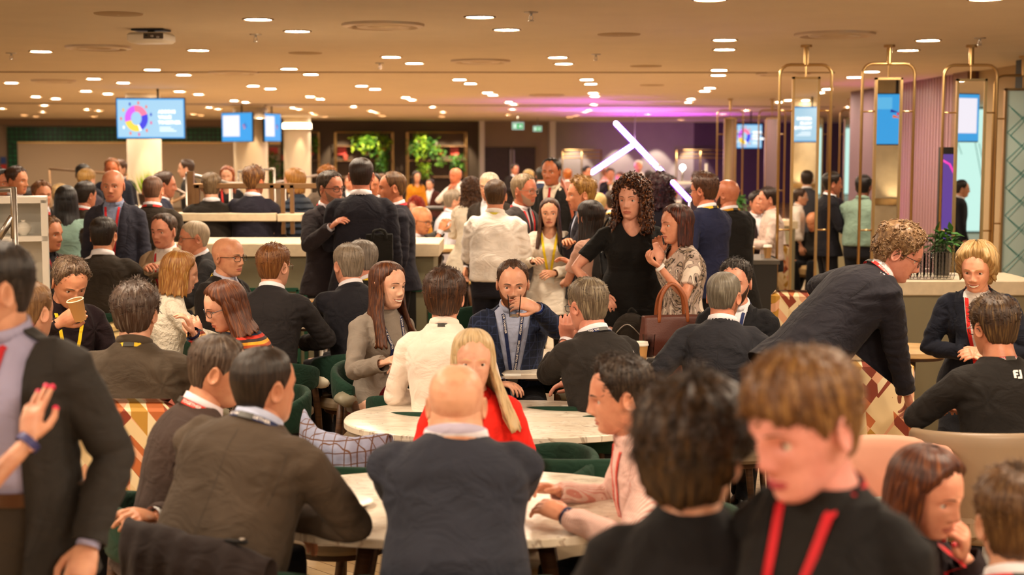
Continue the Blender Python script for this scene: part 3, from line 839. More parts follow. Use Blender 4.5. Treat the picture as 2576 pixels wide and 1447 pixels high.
    if not sit: keep &= ~(fcn[:, 2] < hem+.010)
    JVs, JFs = subset(JV, JF, keep); JVs = smooth_rim(JVs, JFs)
    nm = {'jacket': 'jacket', 'openjacket': 'jacket', 'coat': 'coat', 'shirt': 'shirt', 'sweater': 'sweater', 'top': 'top', 'dress': 'dress', 'tunic': 'blouse', 'cardigan': 'cardigan'}[kindtop]
    jo = obj(nm, JVs, JFs, fab, root)
    sol = jo.modifiers.new('thickness', 'SOLIDIFY'); sol.thickness = .004 if s > 250 else .008; sol.offset = -1
    bvhJ = BVHTree.FromPolygons([Vector(v) for v in JV[::1]], [tuple(f) for f in JF[np.ones(len(JF), bool)]]) if (lany or is_j) else None
    shirtm = cloth(shirt, shpat)
    bvhS = None
    if is_j:
        SV, SF = torso(.004, t0=-.06 if not (isinstance(op, tuple) and op[1] == -2) else .10, t1=.54, n=24); SV = np.array(SV)
        obj('shirt' if not fem else 'blouse', SV, SF, shirtm, root)
    bvhA = bvhJ
    if is_j:                            # lapels laid on the jacket
        VV, FF = [], []
        Minv = Tm.to_3x3()
        def onto(x, z, off, back=False):
            p0 = bend((x, -.5, z)); p1 = bend((x, .0, z)); d = (p1-p0).normalized()
            h = bvhJ.ray_cast(p0, d, .8)
            if h[0] is None: return p1
            return h[0]-d*off
        zb = op[1] if op[1] > -1 else -.05
        if math.cos(R(yaw+twist)) > -.6 and s > 200:
            for sd in (1, -1):
                nz_ = 14; g = []
                for i in range(nz_):
                    t = i/(nz_-1); z = zb+.01+(.512-zb-.01)*t; wi = float(vw(z))+.001
                    lw = .062*min(1, t*2.2+.12)*(1 if t < .72 else (.62 if t < .80 else 1.0-1.6*(t-.8)))
                    row = [onto(sd*(wi-.004), z, .000)]+[onto(sd*(wi+lw*u_), z+.012*u_*t, .0075-.002*u_) for u_ in (0, .5, 1)]+[onto(sd*(wi+lw*1.0+.001), z+.012*t, .0)]
                    g.append(row)
                V_, F_ = [p for r_ in g for p in r_], []
                for i in range(nz_-1):
                    for j in range(4): F_.append((i*5+j, i*5+j+1, i*5+6+j, i*5+5+j))
                obj('lapel', V_, F_, fab, root)
        if s > 380 and math.cos(R(yaw+twist)) < .3:
            seam = cloth_dark(top)
            def bk(x, z):
                p0 = bend((x, .5, z)); p1 = bend((x, 0, z)); d = (p1-p0).normalized(); h = bvhJ.ray_cast(p0, d, .8)[0]; return (h or p1)+d*.0004
            obj('back_seam', *tube([bk(0, z) for z in np.linspace(hem+.03, .50, 26)], .0016, 5), seam, root)
            for sd in (1, -1): obj('armhole_seam', *tube([bk(sd*(sw*.86+.030*sstep(z, .40, .50)*-.4+.012*math.sin((z-.30)*12)), z) for z in np.linspace(.30, .465, 12)], .0016, 5), seam, root)
        # collar roll around the back of the neck
        rg = []
        for th_, hgt, r0 in ((0, .0, .078), (1, .034, .070), (2, .036, .064), (3, .004, .066)):
            row = []
            for j in range(19):
                t = R(38+284*j/18); f_ = -math.cos(t)
                row.append(bend((r0*1.0*math.sin(t)*(1.08 if not fem else .95), .0+r0*f_*1.05*(1 if not fem else .93)+.006, .520+hgt-.016*(1-f_))))
            rg.append(row)
        V_, F_ = loft([*rg], cap=False, closed=False); F_ += [(0, 19, 38, 57), (18, 75-0, 56, 37)] if False else []
        obj('collar', V_, F_, fab, root).modifiers.new('t', 'SOLIDIFY').thickness = .003
    if belt:
        rg = []
        for pd_, z_ in ((.012, .085), (.016, .087), (.016, .123), (.012, .125)):
            V_, _F = torso(pd_, t0=z_, t1=z_+.02, n=40); rg.append([tuple(p) for p in V_[:40]])
        V_, F_ = loft(rg, cap=False); bo = obj('belt', V_, F_, plain('belt_leather', belt, .4), root, smooth='auto')
        p_ = Vector(V_[0]); pf = min((Vector(v) for v in rg[1]), key=lambda q: (Tm.inverted()@q).y+abs((Tm.inverted()@q).x)); V_, F_ = box(pf.x, pf.y-.006, pf.z+.018, .05, .012, .042, bev=.006); obj('belt_buckle', V_, F_, plain('buckle', '#c8a060', .25, 1), bo, smooth='auto')
    if (collar and kindtop in ('jacket', 'openjacket', 'shirt', 'coat') and not bareneck) or inner:
        rg = []; cm = cloth(*inner) if inner else (shirtm if is_j else fab); hgt = .042
        n = 25
        for rr_, zz in ((.0665, .535), (.0655, .535+hgt), (.0700, .535+hgt-.001), (.0765, .538)):
            row = []
            for j in range(n):
                t = R(14+332*j/(n-1)); f_ = -math.cos(t); rr2 = rr_*neckw*(.7+.3*gw)*(1 if not fem else .86)
                fr_d = .026*(1-f_)*.5*(1.5 if zz > .56 else 1.0)
                row.append(bend((rr2*math.sin(t), rr2*f_*1.0+.002, zz-fr_d-(.014 if inner else 0))))
            rg.append(row)
        V_, F_ = loft(rg, cap=False, closed=False)
        o_ = obj('shirt_collar', V_, F_, cm, root); o_.modifiers.new('t', 'SOLIDIFY').thickness = .002
    if is_j and sleeve >= 1 and kindtop in ('jacket', 'openjacket') and lod:
        for sd, (S, E, T) in arms.items():
            d_ = (T-E).normalized(); obj('shirt_cuff', *lathe_tube([T-d_*.03, T+d_*.010], [.031*k, .0315*k], 16), shirtm, root)
    def on_front(x, z, off=.004):
        p0 = bend((x, -.5, z)); p1 = bend((x, .0, z)); d = (p1-p0).normalized(); best = None
        for b_ in (bvhFull,):
            h = b_.ray_cast(p0, d, .8)
            if h[0] is not None: best = h[0]
        return (best if best is not None else bend((x, -.1, z)))-d*off
    if tie or lany:
        if is_j:
            bvhFull = BVHTree.FromPolygons([Vector(v) for v in SV], [tuple(int(i) for i in f) for f in SF])
        else: bvhFull = BVHTree.FromPolygons([Vector(v) for v in JVs], [tuple(int(i) for i in f) for f in JFs])
    if tie and math.cos(R(yaw)) > -.5:
        rows = []
        for t, w_ in ((.525, .016), (.500, .013), (.495, .011), (.40, .018), (.28, .026), (.16, .032), (.12, .030), (.095, .004)):
            rows.append([on_front(x, t, .001 if abs(x) > w_*.9 else .007) for x in (-w_, -w_*.85, 0, w_*.85, w_)])
        V_, F_ = loft(rows, cap=False, closed=False); obj('tie', V_, F_, cloth(tie), root)
    if lany:
        wd = .0095; rows = []
        nb_ = 15
        zl = .13 if not sit else .16
        path = []
        rn = .081 if is_j else .074
        if fem: rn *= .86
        rn *= (.7+.3*gw)
        for sd in (1,):
            for z_ in np.linspace(zl, .50, 11): 
                t = (z_-zl)/(.50-zl); path.append(('f', .008+t*(.044 if is_j else .062), z_))
            for j in range(nb_):
                th_ = R(62+236*j/(nb_-1)); path.append(('n', th_))
            for z_ in np.linspace(.50, zl, 11):
                t = (z_-zl)/(.50-zl); path.append(('f', -.008-t*(.044 if is_j else .062), z_))
        ctr = []
        for e in path:
            if e[0] == 'f': 
                ctr.append((on_front(e[1], e[2], .0035), Tm.to_3x3()@Vector((1, 0, 0))*wd*(1)))
            else:
                th_ = e[1]; f_ = -math.cos(th_)
                c = bend((rn*math.sin(th_), rn*f_+.008, .542-.018*(1-f_)+(.004 if is_j else -.006)))
                w_ = Tm.to_3x3()@Vector((math.sin(th_)*.45, f_*.45, -.9))
                mixf = 1-abs(math.sin((th_-math.pi)/2))**3
                ctr.append((c, -w_.normalized()*wd if False else w_.normalized()*wd))
        # keep the ribbon's width direction steady
        ws = [c[1] for c in ctr]
        ref = ctr[len(ctr)//2][1]
        ctr2 = []
        for i, (c, w_) in enumerate(ctr):
            tdir = (ctr[min(i+1, len(ctr)-1)][0]-ctr[max(0, i-1)][0]).normalized()
            if path[i][0] == 'f': nrm_ = (Tm.to_3x3()@Vector((0, -1, 0)))
            else: th_ = path[i][1]; nrm_ = (Tm.to_3x3()@Vector((math.sin(th_), -math.cos(th_), .45)))
            w2 = tdir.cross(nrm_).normalized()*wd; ctr2.append((c, w2, nrm_.normalized()))
        rows = [[c-w_, c-w_+n_*.0016, c+w_+n_*.0016, c+w_] for c, w_, n_ in ctr2]
        V_, F_ = loft(rows, cap=False); lo = obj('lanyard', V_, F_, cloth(lany, rough=.6), root, smooth='auto')
        if is_j or s > 450:             # dark clasp at the nape
            mid = len(ctr2)//2; seg_ = ctr2[mid-1:mid+2]
            rr3 = [[c-w_*1.02, c-w_*1.02+n_*.003, c+w_*1.02+n_*.003, c+w_*1.02] for c, w_, n_ in seg_]
            V_, F_ = loft(rr3); obj('clasp', V_, F_, plain('clasp', '#3a3833', .5), lo, smooth='auto')
        if lany_text: lanyard_text(ctr2, lo, wd)
        if badge and math.cos(R(yaw)) > 0:
            c0 = on_front(0, zl-.005, .008); M3 = Tm.to_3x3(); X_ = M3@Vector((1, 0, 0)); Z_b = M3@Vector((0, 0, 1)); Y_ = M3@Vector((0, 1, 0))
            V_, F_ = box(0, 0, 0, .085*k, .003, .11*k, bev=.001); V_ = [c0+X_*v[0]+Y_*v[1]+Z_b*(v[2]-.062*k) for v in V_]
            obj('badge', V_, F_, plain('badge_card', '#f2efe6', .3), lo, smooth=False)
    # ---------------------------------------------------------------- legs
    lm = cloth(legs)
    if legs_kind == 'trousers':
        tk = .12 if kindtop == 'shirt' else (-.0 if not is_j else .12)
        ps = [torso(.006, t0=-.12, t1=tk, n=22)]
        for sd, (hj, kn, an) in knee.items():
            kr = .068*k
            ps.append(tube([hj+Vector((0, 0, .04)), hj.lerp(kn, .35), hj.lerp(kn, .7), kn, kn.lerp(an, .4), kn.lerp(an, .9), an+Vector((0, 0, -.035))], [.098*k, .09*k, .076*k, kr, .062*k, .055*k, .056*k], 14, up=(0, 1, .01)))
        V_, F_ = remesh(ps, max(vox*1.4, .010) if lod else .02, 4); N_ = vnormals(V_, F_)
        V_ = V_+N_*(.005*wob(V_*np.array([1, 1, 1.6]), seed+11, 16, 2))[:, None]; obj('trousers', V_, F_, lm, root)
    else:
        kz = knee[1][1].z; rings = []
        if sit:
            m1 = (knee[1][1]+knee[-1][1])/2
            ps = [torso(.006, t0=-.10, t1=.12, n=20), tube([hip, hip.lerp(m1, .5), m1+Vector((0, .02, 0))], [.17*k, .155*k, .125*k], 18, flat=.62, up=(1, 0, 0.01)), tube([m1, m1+Vector((0, .0, -.12))], [.13*k, .12*k], 16, flat=.7, up=(0, 1, 0))]
        else:
            z0 = {'skirt': .48, 'dress': .45, 'longskirt': .2}[legs_kind]*k
            ps = [torso(.002, t0=-.10, t1=.0, n=22), tube([hip+Vector((0, 0, .0)), hip+Vector((0, 0, -.12*k)), Vector((0, 0, (z0+hip.z)/2)), Vector((0, 0, z0))], [.182*k*(.5+.5*gw), .188*k*(.5+.5*gw), .178*k, .165*k], 22, flat=.72, up=(0, 1, 0))]
        V_, F_ = remesh(ps, max(vox*1.3, .01), 5); N_ = vnormals(V_, F_); V_ = V_+N_*(.004*wob(V_*np.array([2, 2, .6]), seed+11, 16, 2))[:, None]
        obj('skirt', V_, F_, lm, root)
    if feet:
        for sd, (hj, kn, an) in knee.items():
            rings = []
            for y_, w_, h_ in ((.055, .018, .03), (.05, .030, .07), (.02, .034, .085), (-.03, .036, .078), (-.09, .042, .052), (-.15, .040, .040), (-.185, .022, .028)):
                rings.append([(an.x+w_*k*math.cos(t), an.y+y_*k, max(.002, (h_/2+h_/2*math.sin(t)*1.0))*k) for t in [2*math.pi*j/12 for j in range(12)]])
            V_, F_ = loft(rings); obj('shoe', V_, [tuple(reversed(f)) for f in F_], plain('shoe_leather', '#1a1410', .35), root)
    info = dict(root=root, arms=arms, tips=tips_all, bend=bend, Tm=Tm, Th=Th, hip=hip, base=base, a=a, k=k, s=s, bvh=bvhJ, zh=zh)
    if watch:
        for sd, col_ in watch.items():
            S, E, T = arms[sd]; d_ = (T-E).normalized(); obj('wristband', *lathe_tube([T-d_*.012, T-d_*.0, T+d_*.008], [.0315*k, .0325*k, .031*k], 16), plain('wristband', col_, .5), root)
    if nails:
        for sd, col_ in nails.items():
            for p, d_, r_ in tips_all[sd]: obj('fingernail', *ellip(p+d_*.002, (r_*1.05, r_*1.05, r_*1.05), 8, 6), plain('nail_polish', col_, .2), root)
    PEOPLE[key] = info
    return info
def cloth_dark(c):
    a = srgb(c); return plain('seam_thread', tuple(x*.45 for x in a[:3])+(1,), .9)
def lathe_tube(pts, rad, n):
    V, F = tube(pts, rad, n, cap=False); return V, F
def hash_(s):
    h = 7
    for c in s: h = (h*131+ord(c)) % 1000003
    return h
def text_mesh(txt, size=1.0, bold=0.0):
    cu = bpy.data.curves.new('t', 'FONT'); cu.body = txt; cu.size = size; cu.offset = bold; cu.align_x = 'CENTER'; cu.align_y = 'CENTER'; cu.resolution_u = 2
    o = bpy.data.objects.new('t', cu); SC.collection.objects.link(o); dg = bpy.context.evaluated_depsgraph_get()
    me = o.evaluated_get(dg).to_mesh(); V = [tuple(v.co) for v in me.vertices]; F = [tuple(p.vertices) for p in me.polygons]
    o.evaluated_get(dg).to_mesh_clear(); SC.collection.objects.unlink(o); bpy.data.objects.remove(o); bpy.data.curves.remove(cu)
    return V, F
_TXT = []
def lanyard_text(ctr, parent, wd):
    if not _TXT: _TXT.append(text_mesh('ADDING VALUE TOGETHER', .0155, .0003))
    V, F = _TXT[0]
    P = [c[0] for c in ctr]; L = [0]
    for i in range(1, len(P)): L.append(L[-1]+(P[i]-P[i-1]).length)
    half = max(v[0] for v in V)
    start = half+.03; n = int((L[-1]-.04)//(2*half+.03))
    for q in range(n):
        c0 = .02+half+q*(2*half+.03); VV = []
        for v in V:
            sL = c0+v[0]; sL = min(max(sL, 0), L[-1]-1e-4); i = int(np.searchsorted(L, sL, 'right')-1); i = min(i, len(P)-2); t = (sL-L[i])/(L[i+1]-L[i]+1e-9)
            c = P[i].lerp(P[i+1], t); w = ctr[i][1].lerp(ctr[i+1][1], t); nn = ctr[i][2].lerp(ctr[i+1][2], t)
            VV.append(c-w*(v[1]/wd)+nn*.0026)
        obj('lettering', VV, F, plain('lettering', '#f0e8e4', .5), parent, smooth=False)
# ------------------------------------------------------------------ materials of the place
HCEIL = 3.0
def mk_floor():
    m, nt, b = nodes('oak_herringbone'); L = nt.links
    c = coords(nt, (1, 1, 1), 'Object', (0, 0, R(45)))
    br = nd(nt, 'ShaderNodeTexBrick', Scale=2.2); br.inputs['Color1'].default_value = srgb('#c8ad86'); br.inputs['Color2'].default_value = srgb('#b8966a'); br.inputs['Mortar'].default_value = srgb('#7a5c3c')
    br.inputs['Mortar Size'].default_value = .006; br.inputs['Brick Width'].default_value = 1.2; br.inputs['Row Height'].default_value = .2; L.new(c, br.inputs[0])
    n = nd(nt, 'ShaderNodeTexNoise', Scale=3.0, Detail=6.0); L.new(coords(nt, (1, 6, 1), 'Object', (0, 0, R(45))), n.inputs[0])
    mx = nd(nt, 'ShaderNodeMix', data_type='RGBA', blend_type='MULTIPLY'); mx.inputs[0].default_value = .35; L.new(br.outputs[0], mx.inputs[6]); L.new(n.outputs[0], mx.inputs[7]); L.new(mx.outputs[2], b.inputs['Base Color'])
    b.inputs['Roughness'].default_value = .42; return m
def mk_marble():
    m, nt, b = nodes('veined_marble'); L = nt.links
    n = nd(nt, 'ShaderNodeTexNoise', Scale=3.0, Detail=8.0, Distortion=1.2); L.new(coords(nt, (1.2, 5, 1), 'Object', (0, 0, R(18))), n.inputs[0])
    r = ramp(nt, [(.0, srgb('#e6dccb')), (.455, srgb('#e9dfcf')), (.475, srgb('#a89480')), (.495, srgb('#e4d8c6')), (.60, srgb('#ddd0bc')), (.615, srgb('#b5a08a')), (.64, srgb('#eae0d0')), (1, srgb('#efe6d8'))])
    L.new(n.outputs[0], r.inputs[0]); L.new(r.outputs[0], b.inputs['Base Color']); b.inputs['Roughness'].default_value = .28; return m
def mk_wood(name, c1, c2, sc=(2, 2, 30), rough=.45):
    m, nt, b = nodes(name); L = nt.links
    n = nd(nt, 'ShaderNodeTexNoise', Scale=2.0, Detail=5.0, Distortion=1.0); L.new(coords(nt, sc), n.inputs[0])
    r = ramp(nt, [(.3, srgb(c1)), (.7, srgb(c2))]); L.new(n.outputs[0], r.inputs[0]); L.new(r.outputs[0], b.inputs['Base Color']); b.inputs['Roughness'].default_value = rough; return m
def mk_tiles():
    m, nt, b = nodes('green_glazed_tiles'); L = nt.links
    br = nd(nt, 'ShaderNodeTexBrick', Scale=1.0); br.offset = 0
    br.inputs['Color1'].default_value = srgb('#0f4a2c'); br.inputs['Color2'].default_value = srgb('#1c6a40'); br.inputs['Mortar'].default_value = srgb('#0a1f18')
    br.inputs['Mortar Size'].default_value = .02; br.inputs['Brick Width'].default_value = .15; br.inputs['Row Height'].default_value = .15; L.new(coords(nt, (1, 1, 1), 'Object', (R(90), 0, 0)), br.inputs[0])
    L.new(br.outputs[0], b.inputs['Base Color']); b.inputs['Roughness'].default_value = .3; b.inputs['Specular IOR Level'].default_value = .3; return m
def mk_pattern():
    m, nt, b = nodes('geometric_print'); L = nt.links
    v = nd(nt, 'ShaderNodeTexBrick', Scale=1.0); v.offset = .5
    # slanted parallelograms of cream, terracotta, mustard and wine
    c = coords(nt, (1, 1, 1), 'Object', (0, 0, 0))
    sp = nd(nt, 'ShaderNodeSeparateXYZ'); L.new(c, sp.inputs[0])
    def mth(op, a, bb):
        q = nd(nt, 'ShaderNodeMath', operation=op)
        for i, x in enumerate((a, bb)):
            if isinstance(x, (int, float)): q.inputs[i].default_value = x
            elif x is not None: L.new(x, q.inputs[i])
        return q.outputs[0]
    X = mth('ADD', sp.outputs[0], mth('MULTIPLY', sp.outputs[1], .6)); Z = sp.outputs[2]
    fx = mth('ABSOLUTE', mth('SUBTRACT', mth('FRACT', mth('MULTIPLY', X, 7.0), None), .5), 0)
    u = mth('ADD', mth('MULTIPLY', Z, 14.0), mth('MULTIPLY', fx, 2.2)); cell = mth('FLOOR', u, None); col = mth('FLOOR', mth('MULTIPLY', X, 14.0), None)
    u2 = mth('FLOOR', mth('ADD', mth('MULTIPLY', Z, 9.0), mth('MULTIPLY', X, -11.0)), None)
    w = nd(nt, 'ShaderNodeTexWhiteNoise', noise_dimensions='3D'); cb = nd(nt, 'ShaderNodeCombineXYZ'); L.new(cell, cb.inputs[0]); L.new(col, cb.inputs[1]); L.new(u2, cb.inputs[2]); L.new(cb.outputs[0], w.inputs[0])
    r = ramp(nt, [(0, srgb('#e8cfa0')), (.25, srgb('#c06a38')), (.42, srgb('#f0dcb4')), (.58, srgb('#8a3a24')), (.72, srgb('#c09038')), (.86, srgb('#e8b08c'))], 'CONSTANT')
    L.new(w.outputs[0], r.inputs[0]); L.new(r.outputs[0], b.inputs['Base Color']); b.inputs['Roughness'].default_value = .7; return m
FLOOR, MARBLE = mk_floor(), mk_marble()
WALNUT = mk_wood('walnut', '#3a2416', '#5e3e26'); OAK = mk_wood('pale_oak', '#b8925e', '#d4b07c'); SLAT = mk_wood('brown_oak', '#6a4830', '#8a6442')
BRASS = plain('brushed_brass', '#bd9a66', .34, 1.0); STEEL = plain('brushed_steel', '#a8a29a', .35, 1.0); BRONZE = plain('bronze_metal', '#8a6a4a', .4, .8)
PAINT = plain('ceiling_paint', '#dccfbc', .8, var=.03, sc=2); WHITE = plain('white_gloss', '#ece6da', .3); CREAMP = plain('cream_plaster', '#e6d8c0', .6)
TAUPE = plain('taupe_wall', '#a08c78', .8, var=.06, sc=1.5); DARKW = plain('dark_wall', '#57493f', .85, var=.08, sc=2); GREYW = plain('grey_wall', '#a69c98', .8, var=.05, sc=2)
BLACK = plain('black_plastic', '#0c0c0e', .35); BLK = plain('black_laminate', '#181614', .5)
GREEN = cloth('#1d3f2f'); LEATH = plain('taupe_leather', '#a08c72', .45, bmp=.002, bsc=300); STRAP = plain('grey_leather_strap', '#8d8672', .5); STRAPW = plain('pale_leather_strap', '#ddd4be', .5)
PRINT = mk_pattern(); TILES = mk_tiles()
def emis(name, col, st):
    m, nt, b = nodes(name); b.inputs['Base Color'].default_value = (0, 0, 0, 1); b.inputs['Emission Color'].default_value = srgb(col) if isinstance(col, str) else col; b.inputs['Emission Strength'].default_value = st*(.58 if st < 3 else 1); return m
LAMP_STR = 185.0
LAMP = emis('lamp_diffuser', (1.0, .81, .60, 1), LAMP_STR)
def glassmat(name='clear_glass', tint=(1, 1, 1, 1)):
    m, nt, b = nodes(name); L = nt.links; nt.nodes.remove(b)
    tr = nd(nt, 'ShaderNodeBsdfTransparent'); tr.inputs[0].default_value = (.93*tint[0], .93*tint[1], .93*tint[2], 1); g = nd(nt, 'ShaderNodeBsdfGlossy', Roughness=.05)
    f = nd(nt, 'ShaderNodeLayerWeight', Blend=.08); mx = nd(nt, 'ShaderNodeMixShader'); L.new(f.outputs[0], mx.inputs[0]); L.new(tr.outputs[0], mx.inputs[1]); L.new(g.outputs[0], mx.inputs[2]); L.new(mx.outputs[0], nt.nodes['Material Output'].inputs[0]); return m
GLASS = glassmat()
# ------------------------------------------------------------------ shell
def quad(name, pts, m, **k): return obj(name, pts, [tuple(range(len(pts)))], m, smooth=False, **k)
def struct(o): o['kind'] = 'structure'; return o
def wallbox(name, a, b, z0, z1, th, m, inward=-1):   # wall from a to b (x, y), its face on the room side
    a, b = Vector((a[0], a[1])), Vector((b[0], b[1])); d = (b-a).normalized(); n = Vector((-d.y, d.x))*th
    p = [a, b, b+n, a+n]
    return struct(obj(name, *prism([(q.x, q.y) for q in p], z0, z1), m, smooth=False))
FW0, FW1 = G(-420, 297, HCEIL), G(1800, 308, HCEIL)      # foot line of the far wall
def fw(px, off=0.0):                    # point of the far wall seen in a pixel column, standing off the wall a little
    d = Vector((FW1.x-FW0.x, FW1.y-FW0.y)).normalized(); n = Vector((d.y, -d.x))
    # solve x/y = ratio
    k = (px-CX)/FPX*math.cos(PITCH)*1.0
    t = (k*FW0.y-FW0.x)/(d.x-k*d.y); p = Vector((FW0.x, FW0.y))+d*t+n*off
    return p
fwd = Vector((FW1.x-FW0.x, FW1.y-FW0.y)).normalized(); FWA = math.atan2(fwd.y, fwd.x)
def fz(px, py): p = fw(px); return W(px, py, p.y).z
struct(obj('floor', *box(-4, 20, -.05, 60, 70, .1), FLOOR, smooth=False))
struct(obj('ceiling', *box(-4, 20, HCEIL+.06, 60, 70, .12), PAINT, smooth=False))
def wseg(name, x0, x1, m, z0=0, z1=HCEIL): return wallbox(name, fw(x0), fw(x1), z0, z1, .2, m)
wseg('wall_far_left', -420, 700, TAUPE); wseg('wall_far_middle', 700, 1206, DARKW)
wseg('wall_far_door', 1206, 1378, TAUPE); wseg('wall_far_right', 1378, 1745, GREYW)
wseg('wall_far_purple', 1745, 2300, plain('purple_grey_wall', '#5e4a58', .8, var=.05, sc=2))
# side wall on the right, ribbed and panelled
SX_ = 6.05
def sidewall(name, y0, y1, m, x=SX_, z1=HCEIL): return struct(obj(name, *box(x+.15, (y0+y1)/2, z1/2, .3, y1-y0, z1), m, smooth=False))
sidewall('wall_right_beige', 16.4, 18.6, plain('beige_wall', '#a8906c', .8)); sidewall('wall_right_mauve', 23.0, 25.2, plain('mauve_wall', '#69505a', .8), 5.95)
sidewall('wall_right_dark', 14.6, 16.4, plain('blue_grey_wall', '#4c5660', .8), 5.75); sidewall('wall_right_brown', 12.6, 14.6, plain('brown_wall', '#5a483c', .8), 6.0)
sidewall('wall_right_backing', 18.6, 23.0, plain('rib_backing', '#6a4c4c', .8), 6.0)
rib = MB()
for i in range(26):
    y = 19.3+i*.14; rib.add(box(5.97, y, HCEIL/2, .05, .075, HCEIL-.004, bev=.01))
struct(rib.obj('trim_1', plain('pink_ribs', '#a07a80', .35)))
struct(obj('trim_2', *box(5.95, 18.9, HCEIL/2, .10, .62, HCEIL-.004), SLAT, smooth=False))
# ceiling slots
for n_, (y0, y1) in enumerate(((259, 268), (180, 181))):
    a, b = G(-300, y0-(y1-y0)*.15, HCEIL), G(2100, y1+.5, HCEIL)
    d = (b-a).normalized(); nn = Vector((-d.y, d.x, 0))*(.12 if n_ == 0 else .03)
    struct(obj('trim_%d' % (3+n_), *prism([(p.x, p.y) for p in (a, b, b+nn, a+nn)], HCEIL-.012, HCEIL+.01), plain('slot_shadow_gap', '#4a3a2c' if n_ == 0 else '#8a7050', .8), smooth=False))
# ------------------------------------------------------------------ downlights
YM = 14.0
LIGHTS = [(649,48),(748,78),(398,104),(499,126),(103,129),(383,175),(462,188),(727,173),(782,187),(236,198),(28,208),(310,208),(637,216),(680,223),(216,229),(271,236),(451,230),(499,237),(90,243),(140,248),(589,253),(617,257),(780,243),(805,249),(112,265),(6,273),(218,275),(249,278),(526,270),(548,274),(737,271),(752,275),(61,290),(89,293),(237,293),(486,287),(506,290),(108,281),(783,284),(793,288),(818,294),
(1207,42),(1275,74),(984,143),(1042,159),(1156,200),(1183,210),(910,216),(943,224),(1021,245),(1036,251),(890,268),(933,279),(946,283),(961,291),(1087,269),(1114,282),(1111,293),(1226,233),(1240,239),(1280,257),(1291,262),(1289,275),(1278,288),(1403,144),(1418,160),(1476,200),(1486,211),(1492,234),(1496,242),(1494,263),(1481,277),(1472,281),(1449,290),(1433,294),(1630,287),
(1786,-2),(2480,-3),(1823,100),(1822,124),(1809,176),(1807,189),(1786,221),(1773,229),(1738,249),(1732,257),(1712,301),(2335,101),(2284,126),(2192,180),(2149,194),(2081,224),(2062,233),(1983,252),(1960,257),(2134,269),(1877,277),(1819,287)]
LP = [G(x, y, HCEIL) for x, y in LIGHTS]
near = [(x, y) for y in (-6.5, -3.8, -1.2, 1.4, 4.0, 6.6) for x in (-6.3, -2.1, 2.1, 6.3)]+[(-10.5, 7), (-10.5, 11), (-13, 16), (7.6, 9.5), (9.5, 9.5)]
def downlight():
    t = empty('downlight'); tag(t, 'x', 'ceiling light', 'round recessed ceiling downlights')
    obj('trim_ring', *lathe([(.106, 0), (.124, 0), (.124, -.006), (.108, -.008), (.104, -.001)], 28, cap=False), plain('lamp_trim', '#6a5238', .4), t, smooth='auto')
    V, F = lathe([(.001, -.003), (.106, -.003)], 28, cap=False); obj('diffuser', V, F, LAMP, t, smooth=False); return t
d0 = downlight(); L0 = 'round recessed downlight glowing warm white in the ceiling'
d0.location = LP[0]; d0['label'] = L0
for p in LP[1:]: c = copy_tree(d0); c.location = p
for i, (x, y) in enumerate(near):
    for dx in (-.28, .28) if y < 9 else (0,):
        c = copy_tree(d0); c.location = (x+dx, y+dx*.8, HCEIL)
# ------------------------------------------------------------------ vents, sprinklers, projector
def vent(px, py, w, lab):
    c = G(px, py, HCEIL); s = FPX/c.y; r = w/s/2; t = empty('air_diffuser', c); tag(t, lab, 'air vent')
    m = plain('vent_metal', '#c8b49a', .35, .3); obj('outer_ring', *lathe([(r, 0), (r*.995, -.02), (r*.86, -.03), (r*.80, -.006), (r*.80, 0)], 40, cap=False), m, t, smooth='auto')
    obj('inner_cone', *lathe([(r*.70, -.004), (r*.62, -.028), (r*.40, -.022), (r*.35, -.006), (.01, -.004)], 40, cap=False), m, t, smooth='auto')
    obj('dark_gap', *lathe([(r*.80, -.002), (.01, -.003)], 40, cap=False), plain('vent_shadow', '#4a3a2a', .8), t)
for a in ((964, 61, 205, 'largest round air diffuser in the ceiling above the centre'), (247, 117, 160, 'round air diffuser at the upper left by the projector'), (587, 181, 125, 'round air diffuser with a dark rim between projector and screens'), (2100, 84, 200, 'large round air diffuser above the hanging brass frames'), (1209, 152, 148, 'round air diffuser in the ceiling above the exit door side'), (1375, 238, 88, 'small distant round air diffuser before the ceiling slot'), (135, 202, 110, 'faint round air diffuser at the far left of the ceiling'), (1970, 184, 135, 'round air diffuser behind the first brass frame')): vent(*a)
for px, py, w, lab in ((298, 34, 120, 'flat round ceiling speaker above the projector'), (1557, 86, 108, 'flat round ceiling speaker tinted pink'), (1625, 166, 80, 'smaller flat round ceiling speaker in the pink glow'), (768, 133, 84, 'faint flat round ceiling speaker left of centre'), (1640, 214, 62, 'distant flat round ceiling speaker in the purple glow')):
    c = G(px, py, HCEIL); r = w/(FPX/c.y)/2; o = obj('ceiling_speaker', *lathe([(r, 0), (r*.97, -.008), (.01, -.012)], 32, cap=False), plain('speaker_grille', '#b09878', .7), loc=c); tag(o, lab, 'speaker')
